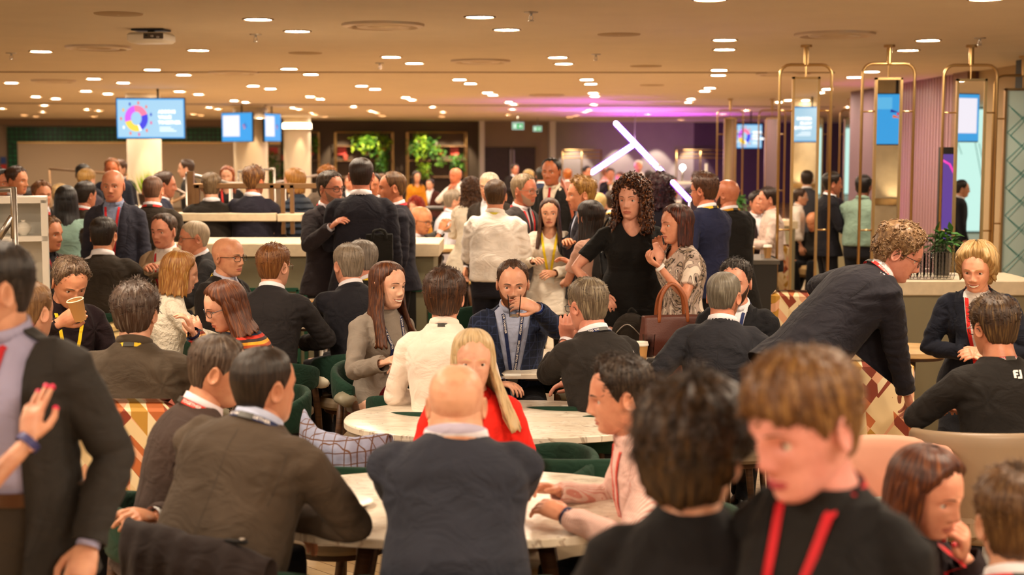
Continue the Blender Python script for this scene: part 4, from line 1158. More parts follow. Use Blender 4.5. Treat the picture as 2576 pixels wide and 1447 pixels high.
for px, py, lab in ((643, 86, 'chrome sprinkler head beside the downlight left of centre'), (1336, 30, 'chrome sprinkler head nearest the camera'), (955, 158, 'small sprinkler head left of the paired downlights'), (28, 133, 'sprinkler head at the left edge'), (1499, 136, 'sprinkler head glinting purple'), (2465, 95, 'sprinkler head at the upper right')):
    c = G(px, py, HCEIL); t = empty('sprinkler', c); tag(t, lab, 'sprinkler')
    obj('rosette', *lathe([(.055, 0), (.05, -.008), (.012, -.012)], 20), STEEL, t, smooth='auto')
    mb = MB(); mb.add(tube([(0, 0, -.01), (0, 0, -.03)], .010, 8)); mb.add(tube([(-.012, 0, -.03), (-.014, 0, -.05), (0, 0, -.066)], .003, 6)); mb.add(tube([(.012, 0, -.03), (.014, 0, -.05), (0, 0, -.066)], .003, 6)); mb.add(lathe([(.022, -.068), (.022, -.064)], 12))
    mb.obj('deflector_frame', STEEL, t)
c = G(380, 74, HCEIL); t = empty('projector', c, R(-6)); tag(t, 'white ceiling projector hanging at the upper left', 'projector')
obj('casing', *box(0, 0, -.075, .34, .28, .085, bev=.02), WHITE, t, smooth='auto'); obj('rear_panel', *box(.07, -.142, -.065, .17, .006, .045), plain('dark_ports', '#4a4038', .5), t, smooth=False)
obj('ceiling_plate', *box(0, 0, -.008, .28, .2, .016, bev=.004), BLACK, t, smooth=False); obj('mount_arm', *tube([(0, 0, -.01), (0, 0, -.04)], .03, 12), STEEL, t)
for k in range(3): obj('lens_knob' if k == 0 else 'port_cover', *box(.01+.05*k, -.147, -.06-.008*k, .025, .01, .018, bev=.003), STEEL if k else BLACK, t, smooth=False)
# ------------------------------------------------------------------ columns with light scallops
def column(px, s, r, lab, band=False):
    Y = FPX/s; c = W(px, 378, Y); t = empty('column', (c.x, Y, 0)); tag(t, lab, 'column')
    obj('shaft', *lathe([(r, 0), (r, HCEIL)], 48, cap=False), CREAMP, t)
    obj('top_collar', *lathe([(r, HCEIL-.02), (r+.25, HCEIL-.001), (r, HCEIL-.001)], 48, cap=False), CREAMP, t, smooth='auto')
    obj('base_ring', *lathe([(r+.02, 0), (r+.02, .12), (r, .13)], 48, cap=False), STEEL, t, smooth='auto')
    if band:
        obj('light_band', *lathe([(r+.01, 2.62), (r+.03, 2.64), (r+.03, 2.78), (r+.01, 2.80)], 48, cap=False), emis('band_glow', (1, .72, .42, 1), 5), t, smooth='auto'); obj('band_shelf', *lathe([(r, 2.58), (r+.05, 2.59), (r+.05, 2.63), (r, 2.63)], 48, cap=False), BRASS, t, smooth='auto')
    return c, r
def spot(name, loc, target, energy, angle, col=(1, .72, .42), blend=.15, size=.03):
    l = bpy.data.lights.new(name, 'SPOT'); l.energy = energy; l.spot_size = R(angle); l.spot_blend = blend; l.color = col; l.shadow_soft_size = size
    o = bpy.data.objects.new(name, l); COL.link(o); o.location = loc; d = Vector(target)-Vector(loc); o.rotation_euler = d.to_track_quat('-Z', 'Y').to_euler(); return o
for px, s, r, lab, bd in ((363, 140, .30, 'round cream column behind the large screen', False), (631, 106, .395, 'round cream column with two screens and a hooded lamp', False), (748, 82, .41, 'round cream column with a glowing band at its top', True)):
    c, r = column(px, s, r, lab, bd)
    for dx, dy in ((.25, -.62), (-.75, -.2), (.8, -.2)):
        spot('column_spot', (c.x+dx, c.y+dy, HCEIL-.02), (c.x+dx*.75, c.y+dy*.75, 0), 55, 36)
# ------------------------------------------------------------------ screens
SCR_B, SCR_L = emis('screen_blue', '#3aa0e6', 1.0), emis('screen_pale', '#a8d4f0', .95)
def screen(c, rz, w, h, lab, art='ring', portrait=False, flip=1, pole=True, tilt=0):
    t = empty('television', c, rz); tag(t, lab, 'screen')
    obj('casing', *box(0, .025, 0, w+.03, .05, h+.03, bev=.006), BLACK, t, smooth=False)
    sc_ = obj('display', *box(0, -.003, 0, w, .006, h), SCR_B, t, smooth=False)
    y = -.0075
    def flat(nm, pts, m, yy=y): return obj(nm, [(x*flip, yy, z) for x, z in pts], [tuple(range(len(pts)))], m, sc_, smooth=False)
    if art == 'ring':
        flat('picture', [(-w*.485, -h*.47), (w*.485, -h*.47), (w*.485, h*.47), (-w*.485, h*.47)], SCR_L)
        cx, cz, ro, ri = -w*.21, 0, h*.33, h*.17
        for a0, a1, col in ((100, 195, '#c85ae0'), (20, 100, '#f07898'), (-62, 20, '#3b3fd0'), (195, 285, '#f2c94a'), (285, 298, '#ffffff')):
            n = 12; P = []
            for i in range(n+1): a = R(a0+(a1-a0)*i/n); P.append((cx+ro*.9*math.cos(a), cz+ro*math.sin(a)))
            for i in range(n, -1, -1): a = R(a0+(a1-a0)*i/n); P.append((cx+ri*.8*math.cos(a), cz+ri*math.sin(a)))
            flat('ring_segment', P, emis('ring_colour', col, 1.2), y-.001)
        r_ = random.Random(3)
        for i in range(11):
            a = R(15+i*33); x, z = cx+ro*1.18*math.cos(a), cz+ro*1.22*math.sin(a); q = h*.022
            flat('ring_figure', [(x-q, z-2*q), (x+q, z-2*q), (x+q*1.2, z+q*.5), (x, z+2*q), (x-q*1.2, z+q*.5)], emis('figure_colour', r_.choice(['#e05a90', '#3350c0', '#f0b040', '#ffffff', '#e87060']), 1.1), y-.0015)
        for i, txt in enumerate(('ADDING', 'VALUE', 'TOGETHER')):
            V, F = text_mesh(txt, h*.112, .004); x0 = min(v[0] for v in V)
            obj('lettering', [((v[0]-x0+w*.11)*flip, y-.001, v[1]+h*(.165-.135*i)) for v in V], F if flip > 0 else [tuple(reversed(f)) for f in F], emis('lettering_white', '#ffffff', 1.5), sc_, smooth=False)
        for i in range(3): flat('small_print', [(w*.13, -h*.24-i*.045*h), (w*(.30+.04*i), -h*.24-i*.045*h), (w*(.30+.04*i), -h*.215-i*.045*h), (w*.13, -h*.215-i*.045*h)], emis('print_white', '#e8f4ff', 1.2), y-.001)
    elif art == 'page':
        flat('white_page', [(-w*.46, -h*.33), (w*.10, -h*.33), (w*.10, h*.42), (-w*.46, h*.42)], emis('page_white', '#e8e4f4', 1.1))
        for x, z, col in ((.22, .06, '#e0405a'), (.27, .10, '#2a2a90'), (.31, .03, '#3a3ac0'), (.25, -.02, '#e87040')): flat('bird_shape', [(w*(x-.03), h*(z-.05)), (w*(x+.03), h*(z-.03)), (w*(x+.02), h*(z+.06))], emis('bird_colour', col, 1.0), y-.001)
    elif art == 'bird':
        flat('page_edge', [(w*.2, h*.2), (w*.46, h*.2), (w*.46, h*.44), (w*.2, h*.44)], emis('page_white', '#60b8ec', 1.0))
        for x, z, col in ((.05, .10, '#e0405a'), (.16, .16, '#2a2a90'), (.12, .05, '#e87040')): flat('bird_shape', [(w*(x-.09), h*(z-.03)), (w*(x+.07), h*(z-.02)), (w*(x+.06), h*(z+.04))], emis('bird_colour', col, 1.0), y-.001)
    if pole: obj('ceiling_pole', *tube([(w*.1, .06, h/2-.05), (w*.1, .06, HCEIL-c[2]-.001)], .018, 10), BLACK, t)
    return t
c = W(379, 298, FPX/150); screen(c, R(-1), 1.13, .655, 'large blue television reading ADDING VALUE TOGETHER in front of the left column')
c = W(596, 320, FPX/110-.0); screen(c, R(-40), 1.06, .64, 'television with a white page angled on the second column', 'page')
c = W(686, 321, FPX/108+.3); screen(c, R(74), .86, .63, 'narrow looking side television right of the second column', 'page')
c = W(1885, 343, FPX/95); screen(c, R(20), .74, .62, 'distant television between the far brass frames', 'ring')
# small hooded lamp by the second column
c = W(653, 292, FPX/112); t = empty('hooded_lamp', c); tag(t, 'small white hooded lamp on a bracket beside the middle screens', 'lamp')
obj('hood', *lathe([(.13, -.05), (.12, .03), (.05, .07), (.01, .075)], 20, cap=False), WHITE, t, smooth='auto'); obj('bulb', *ellip((0, 0, -.03), (.10, .10, .025)), emis('bulb_glow', (1, .75, .45, 1), 14), t)
obj('bracket', *tube([(0, 0, .07), (.14, .05, HCEIL-c.z-.001)], .010, 8), STEEL, t)
# ------------------------------------------------------------------ far wall fittings
def onfw(px0, px1, z0, z1, th, off, name, m, parent=None, **k):
    a, b = fw(px0, off), fw(px1, off); c = (a+b)/2; w = (b-a).length
    o = obj(name, *box(0, 0, 0, w, th, z1-z0, bev=k.get('bev', 0)), m, parent, smooth=False); o.location = (c.x, c.y, (z0+z1)/2); o.rotation_euler = (0, 0, FWA); return o
def fwroot(name, px, lab, cat, off=0, z=0): p = fw(px, off); t = empty(name, (p.x, p.y, z)); tag(t, lab, cat); return t
def reparent(o, t): o.parent = t; o.location = (o.location.x-t.location.x, o.location.y-t.location.y, o.location.z-t.location.z); return o
zt1, zt0 = fz(300, 321), fz(300, 357)
t = fwroot('tiled_surround', 300, 'dark green tiled surround framing the beige shutter on the far wall', 'tiled frame')
reparent(onfw(20, 706, zt0, zt1, .12, .06, 'tiled_lintel', TILES), t); reparent(onfw(20, 45, 0, zt0, .12, .06, 'tiled_jamb', TILES), t)
t = fwroot('roller_shutter', 370, 'wide beige roller shutter inside the green tiled surround', 'shutter')
mb = reparent(onfw(45, 706, .05, zt0, .05, .05, 'shutter_curtain', plain('beige_shutter', '#d2bb9c', .5)), t)
reparent(onfw(45, 706, zt0-.06, zt0, .07, .07, 'shutter_rail', BRASS), t)
# bulkhead above the tiles
o = onfw(-420, 706, zt1+.06, HCEIL, .4, .2, 'trim_5', plain('bulkhead', '#8c7560', .8)); struct(o)
for px, lab in ((8, 'red and blue notice on the wall at the left edge'),):
    t = fwroot('wall_notice', px, lab, 'notice'); reparent(onfw(px-7, px+7, fz(px, 412), fz(px, 395), .02, .05, 'blue_card', plain('notice_blue', '#2a4a90', .5)), t); reparent(onfw(px-7, px+7, fz(px, 435), fz(px, 414), .02, .05, 'red_card', plain('notice_red', '#c82a24', .5)), t)
# planted display frames
leaf = [plain('leaf_green_%d' % i, c, .5) for i, c in enumerate(('#2f5a1c', '#5f8f22', '#9fbf2c', '#3f7a30'))]
def foliage(c, w, h, dpt, n, seed, droop=.5, pal=(0, 1, 3), ls=.10):
    r = random.Random(seed); mbs = {i: MB() for i in pal}
    for _ in range(n):
        p = Vector((c[0]+r.uniform(-w, w), c[1]-abs(r.gauss(0, dpt)), c[2]+r.uniform(-h, h))); d = Vector((r.gauss(0, .7), -abs(r.gauss(0, .5)), r.gauss(.1-droop, .6))).normalized(); l = ls*r.uniform(.6, 1.4)
        a, b, _x = frame(d); w_ = l*.22
        V = [p, p+d*l*.5+a*w_, p+d*l-Vector((0, 0, l*.15)), p+d*l*.5-a*w_, p+d*l*.5+b*w_*.4]
        mbs[r.choice(pal)].add((V, [(0, 1, 4), (1, 2, 4), (2, 3, 4), (3, 0, 4), (0, 3, 2, 1)]))
    out = MB(); mats = []
    for k, (i, q) in enumerate(mbs.items()): out.add((q.V, q.F), k); mats.append(leaf[i])
    return out, mats
def planter(x0, x1, seed, lab, bright):
    t = fwroot('planted_display', (x0+x1)/2, lab, 'planted display', .0); zT, zB = fz(x0, 333), .5; a, b = fw(x0, .35), fw(x1, .35)
    fr = MB(); base = Vector((t.location.x, t.location.y))
    def P(u, z, off=.35): q = fw(x0+(x1-x0)*u, off)-base; return (q.x, q.y, z)
    for off in (.05, .40):
        fr.add(tube([P(0, zB, off), P(0, zT, off)], .022, 6)); fr.add(tube([P(1, zB, off), P(1, zT, off)], .022, 6)); fr.add(tube([P(0, zT, off), P(1, zT, off)], .022, 6))
    for z in (zT, 1.05, 1.55, 2.05):
        fr.add(tube([P(0, z, .05), P(0, z, .40)], .015, 6)); fr.add(tube([P(1, z, .05), P(1, z, .40)], .015, 6))
    fr.obj('frame', BRASS, t)
    for z in (1.05, 1.62, 2.12):
        q0, q1 = Vector(P(0, z, .2)), Vector(P(1, z, .2)); o = obj('shelf', *box(0, 0, 0, (q1-q0).length, .32, .03), SLAT, t, smooth=False); o.location = (q0+q1)/2; o.rotation_euler = (0, 0, FWA)
    r = random.Random(seed)
    for i in range(6):
        u = r.uniform(.1, .9); z = r.choice((1.07, 1.64, 2.13)); q = P(u, z, .22); o = obj('pot', *lathe([(.06, 0), (.09, .17), (.085, .18)], 12), plain('terracotta_pink', '#c85a4c', .6) if i % 2 else plain('grey_pot', '#8a8078', .6), t, smooth='auto'); o.location = q
    for i in range(3): q = P((.12, .55, .82)[i], 1.95, .10); o = obj('picture_card', *box(q[0], q[1], q[2], .3, .02, .26), plain('coral_card', '#d8504c', .5), t, smooth=False)
    for i in range(7):
        u, z = r.uniform(.08, .92), r.uniform(1.1, 2.35); q = P(u, z, .28)
        out, mats = foliage(q, .22, .26, .10, 110, seed*10+i, .4, (0, 1, 3) if i % 3 else ((1, 2) if bright else (0, 1)), .14); out.obj('foliage', mats, t, smooth=False)
planter(672, 800, 1, 'planted brass display half hidden behind the columns', False)
planter(842, 985, 2, 'planted brass display left of the brighter one on the dark wall', True)
planter(1022, 1168, 3, 'bright green planted brass display nearest the white post', True)
for px in (860, 920, 1060, 1110, 1150): p = fw(px, 1.3); q = fw(px, .2); spot('plant_spot', (p.x, p.y, HCEIL-.03), (q.x, q.y, 1.6), 150, 50, (1, .8, .5), .5)
for px in (1444, 1556, 1650, 1740): p = fw(px, .75); q = fw(px, .35); spot('wall_washer', (p.x, p.y, HCEIL-.03), (q.x, q.y, 0), 180, 62, (1, .82, .66), .3)
# posts, doors, exit signs
for px, w, lab in ((1204, 6, 'white square post left of the brown doors'), (1380, 7, 'white square post right of the brown doors')):
    t = fwroot('post', px, lab, 'post', .5); o = reparent(onfw(px-w, px+w, 0, HCEIL, .14, .5, 'post_shaft', WHITE), t)
    reparent(onfw(px-w-2, px+w+2, 0, .12, .2, .5, 'post_foot', STEEL), t)
zd = fz(1280, 370)
o = onfw(1208, 1352, 0, zd+.05, .10, .03, 'trim_6', plain('door_surround', '#9a8468', .6)); struct(o)
for i, (a, b) in enumerate(((1213, 1284), (1287, 1345))):
    o = onfw(a, b, 0, zd, .08, .08, 'door_%d' % (i+1), mk_wood('dark_walnut_veneer', '#2c1c12', '#443022', (3, 3, 12))); struct(o)
    h = onfw((b-4, a+1)[i], (b-1, a+4)[i], .4, 2.0, .05, .16, 'door_handle', STEEL); h.parent = o; h.location = (h.location.x-o.location.x, h.location.y-o.location.y, h.location.z-o.location.z)
    h.location.rotate(Matrix.Rotation(-FWA, 3, 'Z')); h.rotation_euler = (0, 0, 0)
for px, py, w, lab in ((1303, 317, 30, 'green and white exit sign hanging over the doors'), (1352, 324, 22, 'smaller exit sign partly behind the post right of the doors')):
    Y = 41 if w > 25 else 45; c = W(px, py, Y); s = FPX/Y; ww = w/s; hh = ww*.62; t = empty('exit_sign', c); tag(t, lab, 'exit sign')
    pn = obj('sign_panel', *box(0, 0, 0, ww, .05, hh), emis('sign_white', '#d0e8d8', .6), t, smooth=False)
    gr = emis('sign_green', '#089a44', 1.3)
    obj('green_field', [(-ww*.42, -.027, -hh*.36), (ww*.42, -.027, -hh*.36), (ww*.42, -.027, hh*.30), (-ww*.42, -.027, hh*.30)], [(0, 1, 2, 3)], gr, pn, smooth=False)
    mb = MB(); z0 = -hh*.03
    mb.add(([(-ww*.36, -.030, -hh*.28), (-ww*.12, -.030, -hh*.28), (-ww*.12, -.030, hh*.22), (-ww*.36, -.030, hh*.22)], [(0, 1, 2, 3)]))
    mb.obj('white_door_pictogram', emis('sign_arrow', '#f4fff6', 1.0), pn, smooth=False)
    P = [(.04, .0), (.16, .0), (.16, .12), (.38, -.06), (.16, -.24), (.16, -.12), (.04, -.12)]; obj('arrow', [(x*ww, -.030, z*hh+hh*.03) for x, z in P], [tuple(range(len(P)))], emis('sign_arrow', '#f4fff6', 1.0), pn, smooth=False)
    mb = MB(); mb.add(ellip((-ww*.25, -.031, hh*.12), (ww*.022, .002, ww*.022), 8, 6)); mb.add(tube([(-ww*.25, -.031, hh*.06), (-ww*.23, -.031, -hh*.08), (-ww*.30, -.031, -hh*.22)], ww*.014, 5)); mb.add(tube([(-ww*.23, -.031, -hh*.08), (-ww*.17, -.031, -hh*.20)], ww*.014, 5)); mb.add(tube([(-ww*.32, -.031, hh*.0), (-ww*.25, -.031, hh*.05), (-ww*.17, -.031, -hh*.0)], ww*.012, 5))
    mb.obj('running_figure', gr, pn)
    obj('hanger', *tube([(0, 0, hh/2), (0, 0, HCEIL-c.z-.001)], .012, 6), STEEL, t)
# brass rails before the grey wall
for x0, x1, lab in ((1403, 1500, 'low brass rail frame on the grey wall left of the neon'), (1688, 1806, 'low brass rail frame before the purple wall')):
    t = fwroot('brass_rail', (x0+x1)/2, lab, 'rail', .6); b0 = Vector((t.location.x, t.location.y)); mb = MB()
    def P(px, z): q = fw(px, .6)-b0; return (q.x, q.y, z)
    for y_ in (378, 388, 397): z = fz(x0, y_); mb.add(tube([P(x0, z), P(x1, z)], .025, 6))
    mb.obj('rails', BRASS, t)
    for px in (x0, (x0+x1)/2, x1): o = obj('rail_post', *tube([P(px, 0), P(px, fz(x0, 378))], .025, 6), BRASS, t)
# neon: three purple tubes
NEON, NEONC = emis('neon_core', (.80, .55, 1.0, 1), 16), emis('neon_halo', (.28, .03, .9, 1), 2.2)  # white core, and the purple rim of its glow as a second emitter
t = None; YN = 38.0; pts = [((1549, 310), (1667, 434)), ((1597, 362), (1489, 434))]
c = W(1600, 378, YN); t = empty('neon_light', (c.x, c.y, 0)); tag(t, 'purple white neon tubes forming a slanted letter Y shape', 'neon light')
for a, b in pts:
    A, B = W(*a, YN)-c, W(*b, YN)-c; A.z += c.z; B.z += c.z
    tb = obj('neon_tube', *tube([A, B], .048, 12, round_end=True), NEON, t)
    up = Vector((0, .05, 0)); obj('tube_halo', *tube([A+up, B+up], .075, 10, flat=.5, up=(0, 1, 0)), NEONC, tb)  # wider glowing tube behind paints the purple halo of the core
q = W(1597, 362, YN)-c; q.z += c.z
obj('suspension_wire', *tube([q, (q.x, q.y, HCEIL-.001)], .006, 5), STEEL, t)
Y3 = 12.7; A, B = W(1692, 458, Y3), W(1734, 503, Y3); t = empty('neon_light', (A.x, Y3, 0)); tag(t, 'short lone purple white neon tube slanting down before the blue suit', 'neon light')
o3 = Vector((A.x, Y3, 0)); tb = obj('neon_tube', *tube([A-o3, B-o3], .019, 12, round_end=True), NEON, t); obj('tube_halo', *tube([A-o3+Vector((0, .02, 0)), B-o3+Vector((0, .02, 0))], .028, 10, flat=.5, up=(0, 1, 0)), NEONC, tb)
obj('stand', *tube([B-o3, ((B-o3).x, .03, .01)], .012, 8), STEEL, t); obj('stand_foot', *lathe([(.15, 0.001), (.15, .012), (.02, .02)], 20, c=((B-o3).x, .03, 0)), STEEL, t, smooth='auto')
def arealight(name, loc, target, energy, sx, sy, col):
    l = bpy.data.lights.new(name, 'AREA'); l.energy = energy; l.shape = 'RECTANGLE'; l.size = sx; l.size_y = sy; l.color = col
    o = bpy.data.objects.new(name, l); COL.link(o); o.location = loc; o.rotation_euler = (Vector(target)-Vector(loc)).to_track_quat('-Z', 'Y').to_euler(); return o
# unseen purple spots that stand in for the neon's glow on the ceiling
for px, yy, e in ((1560, 36, 320), (1660, 41, 420), (1500, 30, 160)):
    c = W(px, 378, yy); spot('purple_glow_spot', (c.x, yy, .5), (c.x, yy, 3), e, 125, (.55, .05, 1), .9, .1)
c = W(1790, 378, 44); spot('purple_wall_light', (c.x-.3, 44, .4), (c.x+.4, 50, 2), 260, 70, (.5, .05, 1), .8, .1)
spot('pink_uplighter', (5.0, 22.5, .3), (6.05, 22.0, 2.0), 45, 90, (1, .12, .8), .9, .1)
# ------------------------------------------------------------------ hanging brass frames with mirrors
YM = 14.0
MIRROR = plain('mirror_glass', '#f2f0ea', .01, 1.0)
def brass_frame(px0, px1, mx0, mx1, Y, ytop, mtop, yceil, lab, glass=None, rot=0, etched=False):
    s = FPX/Y; xc = (W((px0+px1)/2, 378, Y)).x; t = empty('hanging_mirror', (xc, Y, 0), rot); tag(t, lab, 'hanging brass frame')
    zt = W(0, ytop, Y).z; w = (px1-px0)/s/2; r = .0145; rc = .10
    P = [(-w, 0, .0)]+[(-w, 0, zt-rc)]+[(-w+rc-rc*math.cos(a), 0, zt-rc+rc*math.sin(a)) for a in (R(22), R(45), R(68))]+[(-w+rc, 0, zt), (w-rc, 0, zt)]+[(w-rc+rc*math.sin(a), 0, zt-rc+rc*math.cos(a)) for a in (R(22), R(45), R(68))]+[(w, 0, zt-rc), (w, 0, .0)]
    obj('outer_tube', *tube(P, r, 10, up=(0, 1, 0)), BRASS, t)
    a, b = (mx0-(px0+px1)/2)/s, (mx1-(px0+px1)/2)/s; zm = W(0, mtop, Y).z; f = MB(); bw = .022
    f.add(box(a, 0, (zm+.02)/2+.01, bw, .05, zm-.04)); f.add(box(b, 0, (zm+.02)/2+.01, bw, .05, zm-.04)); f.add(box((a+b)/2, 0, zm-.012, b-a+bw, .05, bw)); f.add(box((a+b)/2, 0, .03, b-a+bw, .05, bw))
    f.obj('inner_frame', BRASS, t, smooth=False)
    mo = obj('mirror' if not etched else 'glass_pane', *box((a+b)/2, 0, (zm+.02)/2, b-a-bw, .012, zm-.07), glass or MIRROR, t, smooth=False)
    for z in ((zm-.33), (zm*.445)):
        obj('cross_bar', *tube([(-w, 0, z), (a, 0, z)], .008, 6, up=(0, 1, 0)), BRASS, t); obj('cross_bar', *tube([(b, 0, z), (w, 0, z)], .008, 6, up=(0, 1, 0)), BRASS, t)
    hg = MB(); hg.add(tube([(0, 0, HCEIL), (0, 0, HCEIL-.025)], .055, 14)); hg.add(tube([(0, 0, HCEIL-.02), (0, 0, zt)], .026, 10)); hg.add(tube([(0, 0, zt), (0, 0, zm)], .008, 8)); hg.obj('ceiling_hanger', BRASS, t)
    if etched:
        ln = MB(); q = b-a-.05
        for i in range(7):
            z0 = zm-.18-i*.30
            for k in (0, .035): ln.add(tube([(a+.03+k, -.008, z0-k), (a+.03+q*.9, -.008, z0-.24-k)], .0035, 4)); ln.add(tube([(a+.03+q*.9, -.008, z0-.02-k), (a+.03+k, -.008, z0-.30-k)], .0035, 4))
        ln.obj('etched_lines', plain('teal_line', '#1c8c84', .4), mo, smooth=False)
    return t
brass_frame(1959, 2088, 1993, 2056, YM, 163, 193, 118, 'tall brass frame with narrow mirror, leftmost of the large hanging ones')
brass_frame(2166, 2296, 2200, 2263, YM, 160, 195, 118, 'tall brass frame with narrow mirror between the leftmost and the third large one')
brass_frame(2370, 2503, 2404, 2474, YM, 164, 198, 120, 'tall brass frame with narrow mirror above the laughing blonde woman')
pale = emis('etched_daylight_glass', '#bfe0d8', .85)
brass_frame(2497, 2640, 2525, 2610, 15.6, 190, 222, 150, 'tall brass frame with teal etched glass at the right edge', plain('frosted_glass', '#cfe6de', .25), 0, True)
for x0, x1, m0, m1, lab in ((1804, 1868, 1822, 1850, 'small distant brass mirror frame, leftmost of the far row'), (1908, 1974, 1925, 1956, 'small distant brass mirror frame, second of the far row'), (2030, 2082, 2044, 2068, 'small distant brass frame seen behind the leftmost large frame'), (2112, 2160, 2124, 2148, 'small distant brass frame just left of the mauve wall end')):
    brass_frame(x0, x1, m0, m1, 28.6, 277, 296, 250, lab)
# what the mirrors look back at: a concrete column with a screen, another one nearer, a bright etched window
CONC = plain('raw_concrete', '#b8a88c', .8, var=.12, sc=5, bmp=.01, bsc=20)
def mcol(px, Yv, r, lab, uplight=True):
    x = (px-CX)/FPX*Yv; y = 2*YM-Yv; t = empty('concrete_column', (x, y, 0)); tag(t, lab, 'column')
    obj('shaft', *lathe([(r, 0), (r, HCEIL)], 48, cap=False), CONC, t)
    obj('gold_band', *lathe([(r+.005, 1.20), (r+.03, 1.21), (r+.03, 1.29), (r+.005, 1.30)], 48, cap=False), BRASS, t, smooth='auto'); return x, y
x, y = mcol(2020, 30.0, .45, 'grey concrete column reflected in the leftmost mirror'); spot('column_uplighter', (x-.3, y+.75, 1.0), (x, y+.3, 3), 22, 80, (1, .75, .45), .5)
x, y = mcol(2240, 20.6, .40, 'grey concrete column reflected in the second mirror'); spot('column_uplighter', (x-.1, y+.70, 1.0), (x, y+.3, 3), 20, 80, (1, .75, .45), .5)
def mscreen(px, py, Yv, w, h, rz, lab, art): p = W(px, py, Yv); return screen(Vector((p.x, 2*YM-Yv, p.z)), R(180-rz), w, h, lab, art)
mscreen(2058, 313, 27.4, 1.1, .66, 0, 'television with coloured ring reflected in the leftmost mirror', 'ring'); mscreen(2272, 300, 19.1, .78, .66, 0, 'television showing a small bird shape reflected in the second mirror', 'bird')
mscreen(2398, 296, 20.2, 1.0, .66, 30, 'television with white page reflected in the third mirror', 'page')
wn = struct(obj('window_1', *box(14, -6.1, 1.5, 13, .1, 3.0), plain('window_mullion', '#3c4a48', .4), smooth=False))
pn = MB()
for i in range(10): pn.add(box(8.2+1.28*i, -6.03, 1.5, 1.18, .03, 2.9))
pn.obj('window_pane', emis('etched_daylight_glass', '#b4dcd6', 1.3), wn, smooth=False)  # daylight put into the panes as their own glow
ln = MB(); r = random.Random(5)
for i in range(70):
    x = r.uniform(7.8, 20); z = r.uniform(.8, 2.0); ln.add(tube([(x, -6.0, z), (x+r.uniform(-.25, .25), -6.0, z+r.uniform(.4, 1.0))], .008, 4))
ln.obj('etched_lines', plain('teal_line', '#1c8c84', .4), wn, smooth=False)
# posters glowing purple on the right wall
for px, Y, y0, y1, lab in ((2389, 14.3, 378, 600, 'tall purple lit poster panel between the second and third frames'), (2181, 24.9, 378, 520, 'purple lit poster panel on the end of the mauve wall')):
    a = W(px, y0, Y); b = W(px, y1, Y); t = empty('poster_panel', (a.x, Y, 0)); tag(t, lab, 'poster')
    h = a.z-b.z; w = .19 if Y > 20 else .16; obj('panel_frame', *box(0, .03, a.z-h/2, w+.03, .05, h+.06), BLK, t, smooth=False)
    p = obj('panel_picture', *box(0, -.0, a.z-h/2-.02, w, .02, h-.04), emis('purple_picture', '#6a46a0', .75), t, smooth=False); 
    obj('pink_swoosh', *tube([(-w*.45, -.012, a.z-.10), (0, -.012, a.z-.14), (w*.4, -.012, a.z-.26)], .012, 4), emis('pink_swoosh', '#f040b0', 1.0), p)
# ------------------------------------------------------------------ tables
def superel(a, b, n=72, e=2.0): return [(a*math.copysign(abs(math.cos(t))**(2/e), math.cos(t)), b*math.copysign(abs(math.sin(t))**(2/e), math.sin(t))) for t in [2*math.pi*i/n for i in range(n)]]
def table(x, y, a, b, lab, e=2.2, top=None, z=.75, legs='wood', th=.032, rz=0, group=None):
    t = empty('oval_table' if a != b else 'round_table', (x, y, 0), rz); tag(t, lab, 'table', group); top = top or MARBLE
    V, F = loft([[(px*k, py*k, zz) for px, py in superel(a, b, 72, e)] for k, zz in ((.985, z-th), (1, z-th+.004), (1, z-.004), (.992, z))]); obj('tabletop', V, F, top, t, smooth='auto')
    V, F = loft([[(px*.78, py*.7, zz) for px, py in superel(a, b, 36, e)] for zz in (z-th-.03, z-th-.0005)]); obj('under_frame', V, F, WALNUT, t, smooth='auto')
    if legs == 'wood':
        for sx in (-1, 1):
            for sy in (-1, 1): obj('leg', *tube([(sx*a*.42, sy*b*.34, z-th-.02), (sx*a*.60, sy*b*.62, 0.001)], [.030, .019], 10), WALNUT, t)
    else:
        obj('pedestal', *tube([(0, 0, z-th-.02), (0, 0, .03)], .035, 14), STEEL, t); obj('foot_disc', *lathe([(.24, 0.001), (.24, .012), (.05, .03)], 28), STEEL, t, smooth='auto')
    return t
table((1150-CX)/730, 4.90, .70, .50, 'marble topped table nearest the camera under the bald man\'s elbows', 2.5)
table((1270-CX)/552, 6.48, .74, .47, 'long oval marble table just behind the woman in red', 2.3)
table((1330-CX)/430, 8.27, .81, .50, 'marble table with coffee cup where the bearded man drinks', 2.4)
table((812-CX)/344, 10.35, .40, .36, 'small marble table with two stacked paper cups', 2.0, legs='steel')
table((948-CX)/283, 12.6, .46, .38, 'marble table behind the smiling woman with a tall glass', 2.2)
table((390-CX)/300, 12.2, .36, .42, 'small grey table before the man in the tan jacket', 2.2, z=.80, legs='steel')
table((2310-CX)/411, 8.8, .26, .26, 'pale round wooden table behind the man bending over', 2.0, OAK, legs='steel')
table((2590-CX)/538, 6.75, .22, .45, 'pale wooden table at the right edge by the black sport top', 2.4, OAK, legs='steel')
table((380-CX)/175, 20.6, .30, .30, 'small dark high table carrying the grass pot by the column', 2.0, BLK, z=1.05, legs='steel')
table((1110-CX)/228, 15.2, .35, .35, 'small pale table with a tablet before the bald seated man', 2.0, OAK, z=.95, legs='steel')
table((1120-CX)/150, 23.5, .8, .4, 'dark high table before the planted wall', 2.4, BLK, z=1.05, legs='steel')
table((1560-CX)/140, 26.5, .7, .4, 'distant pale table behind the curly haired woman', 2.4, OAK, z=1.0, legs='steel')
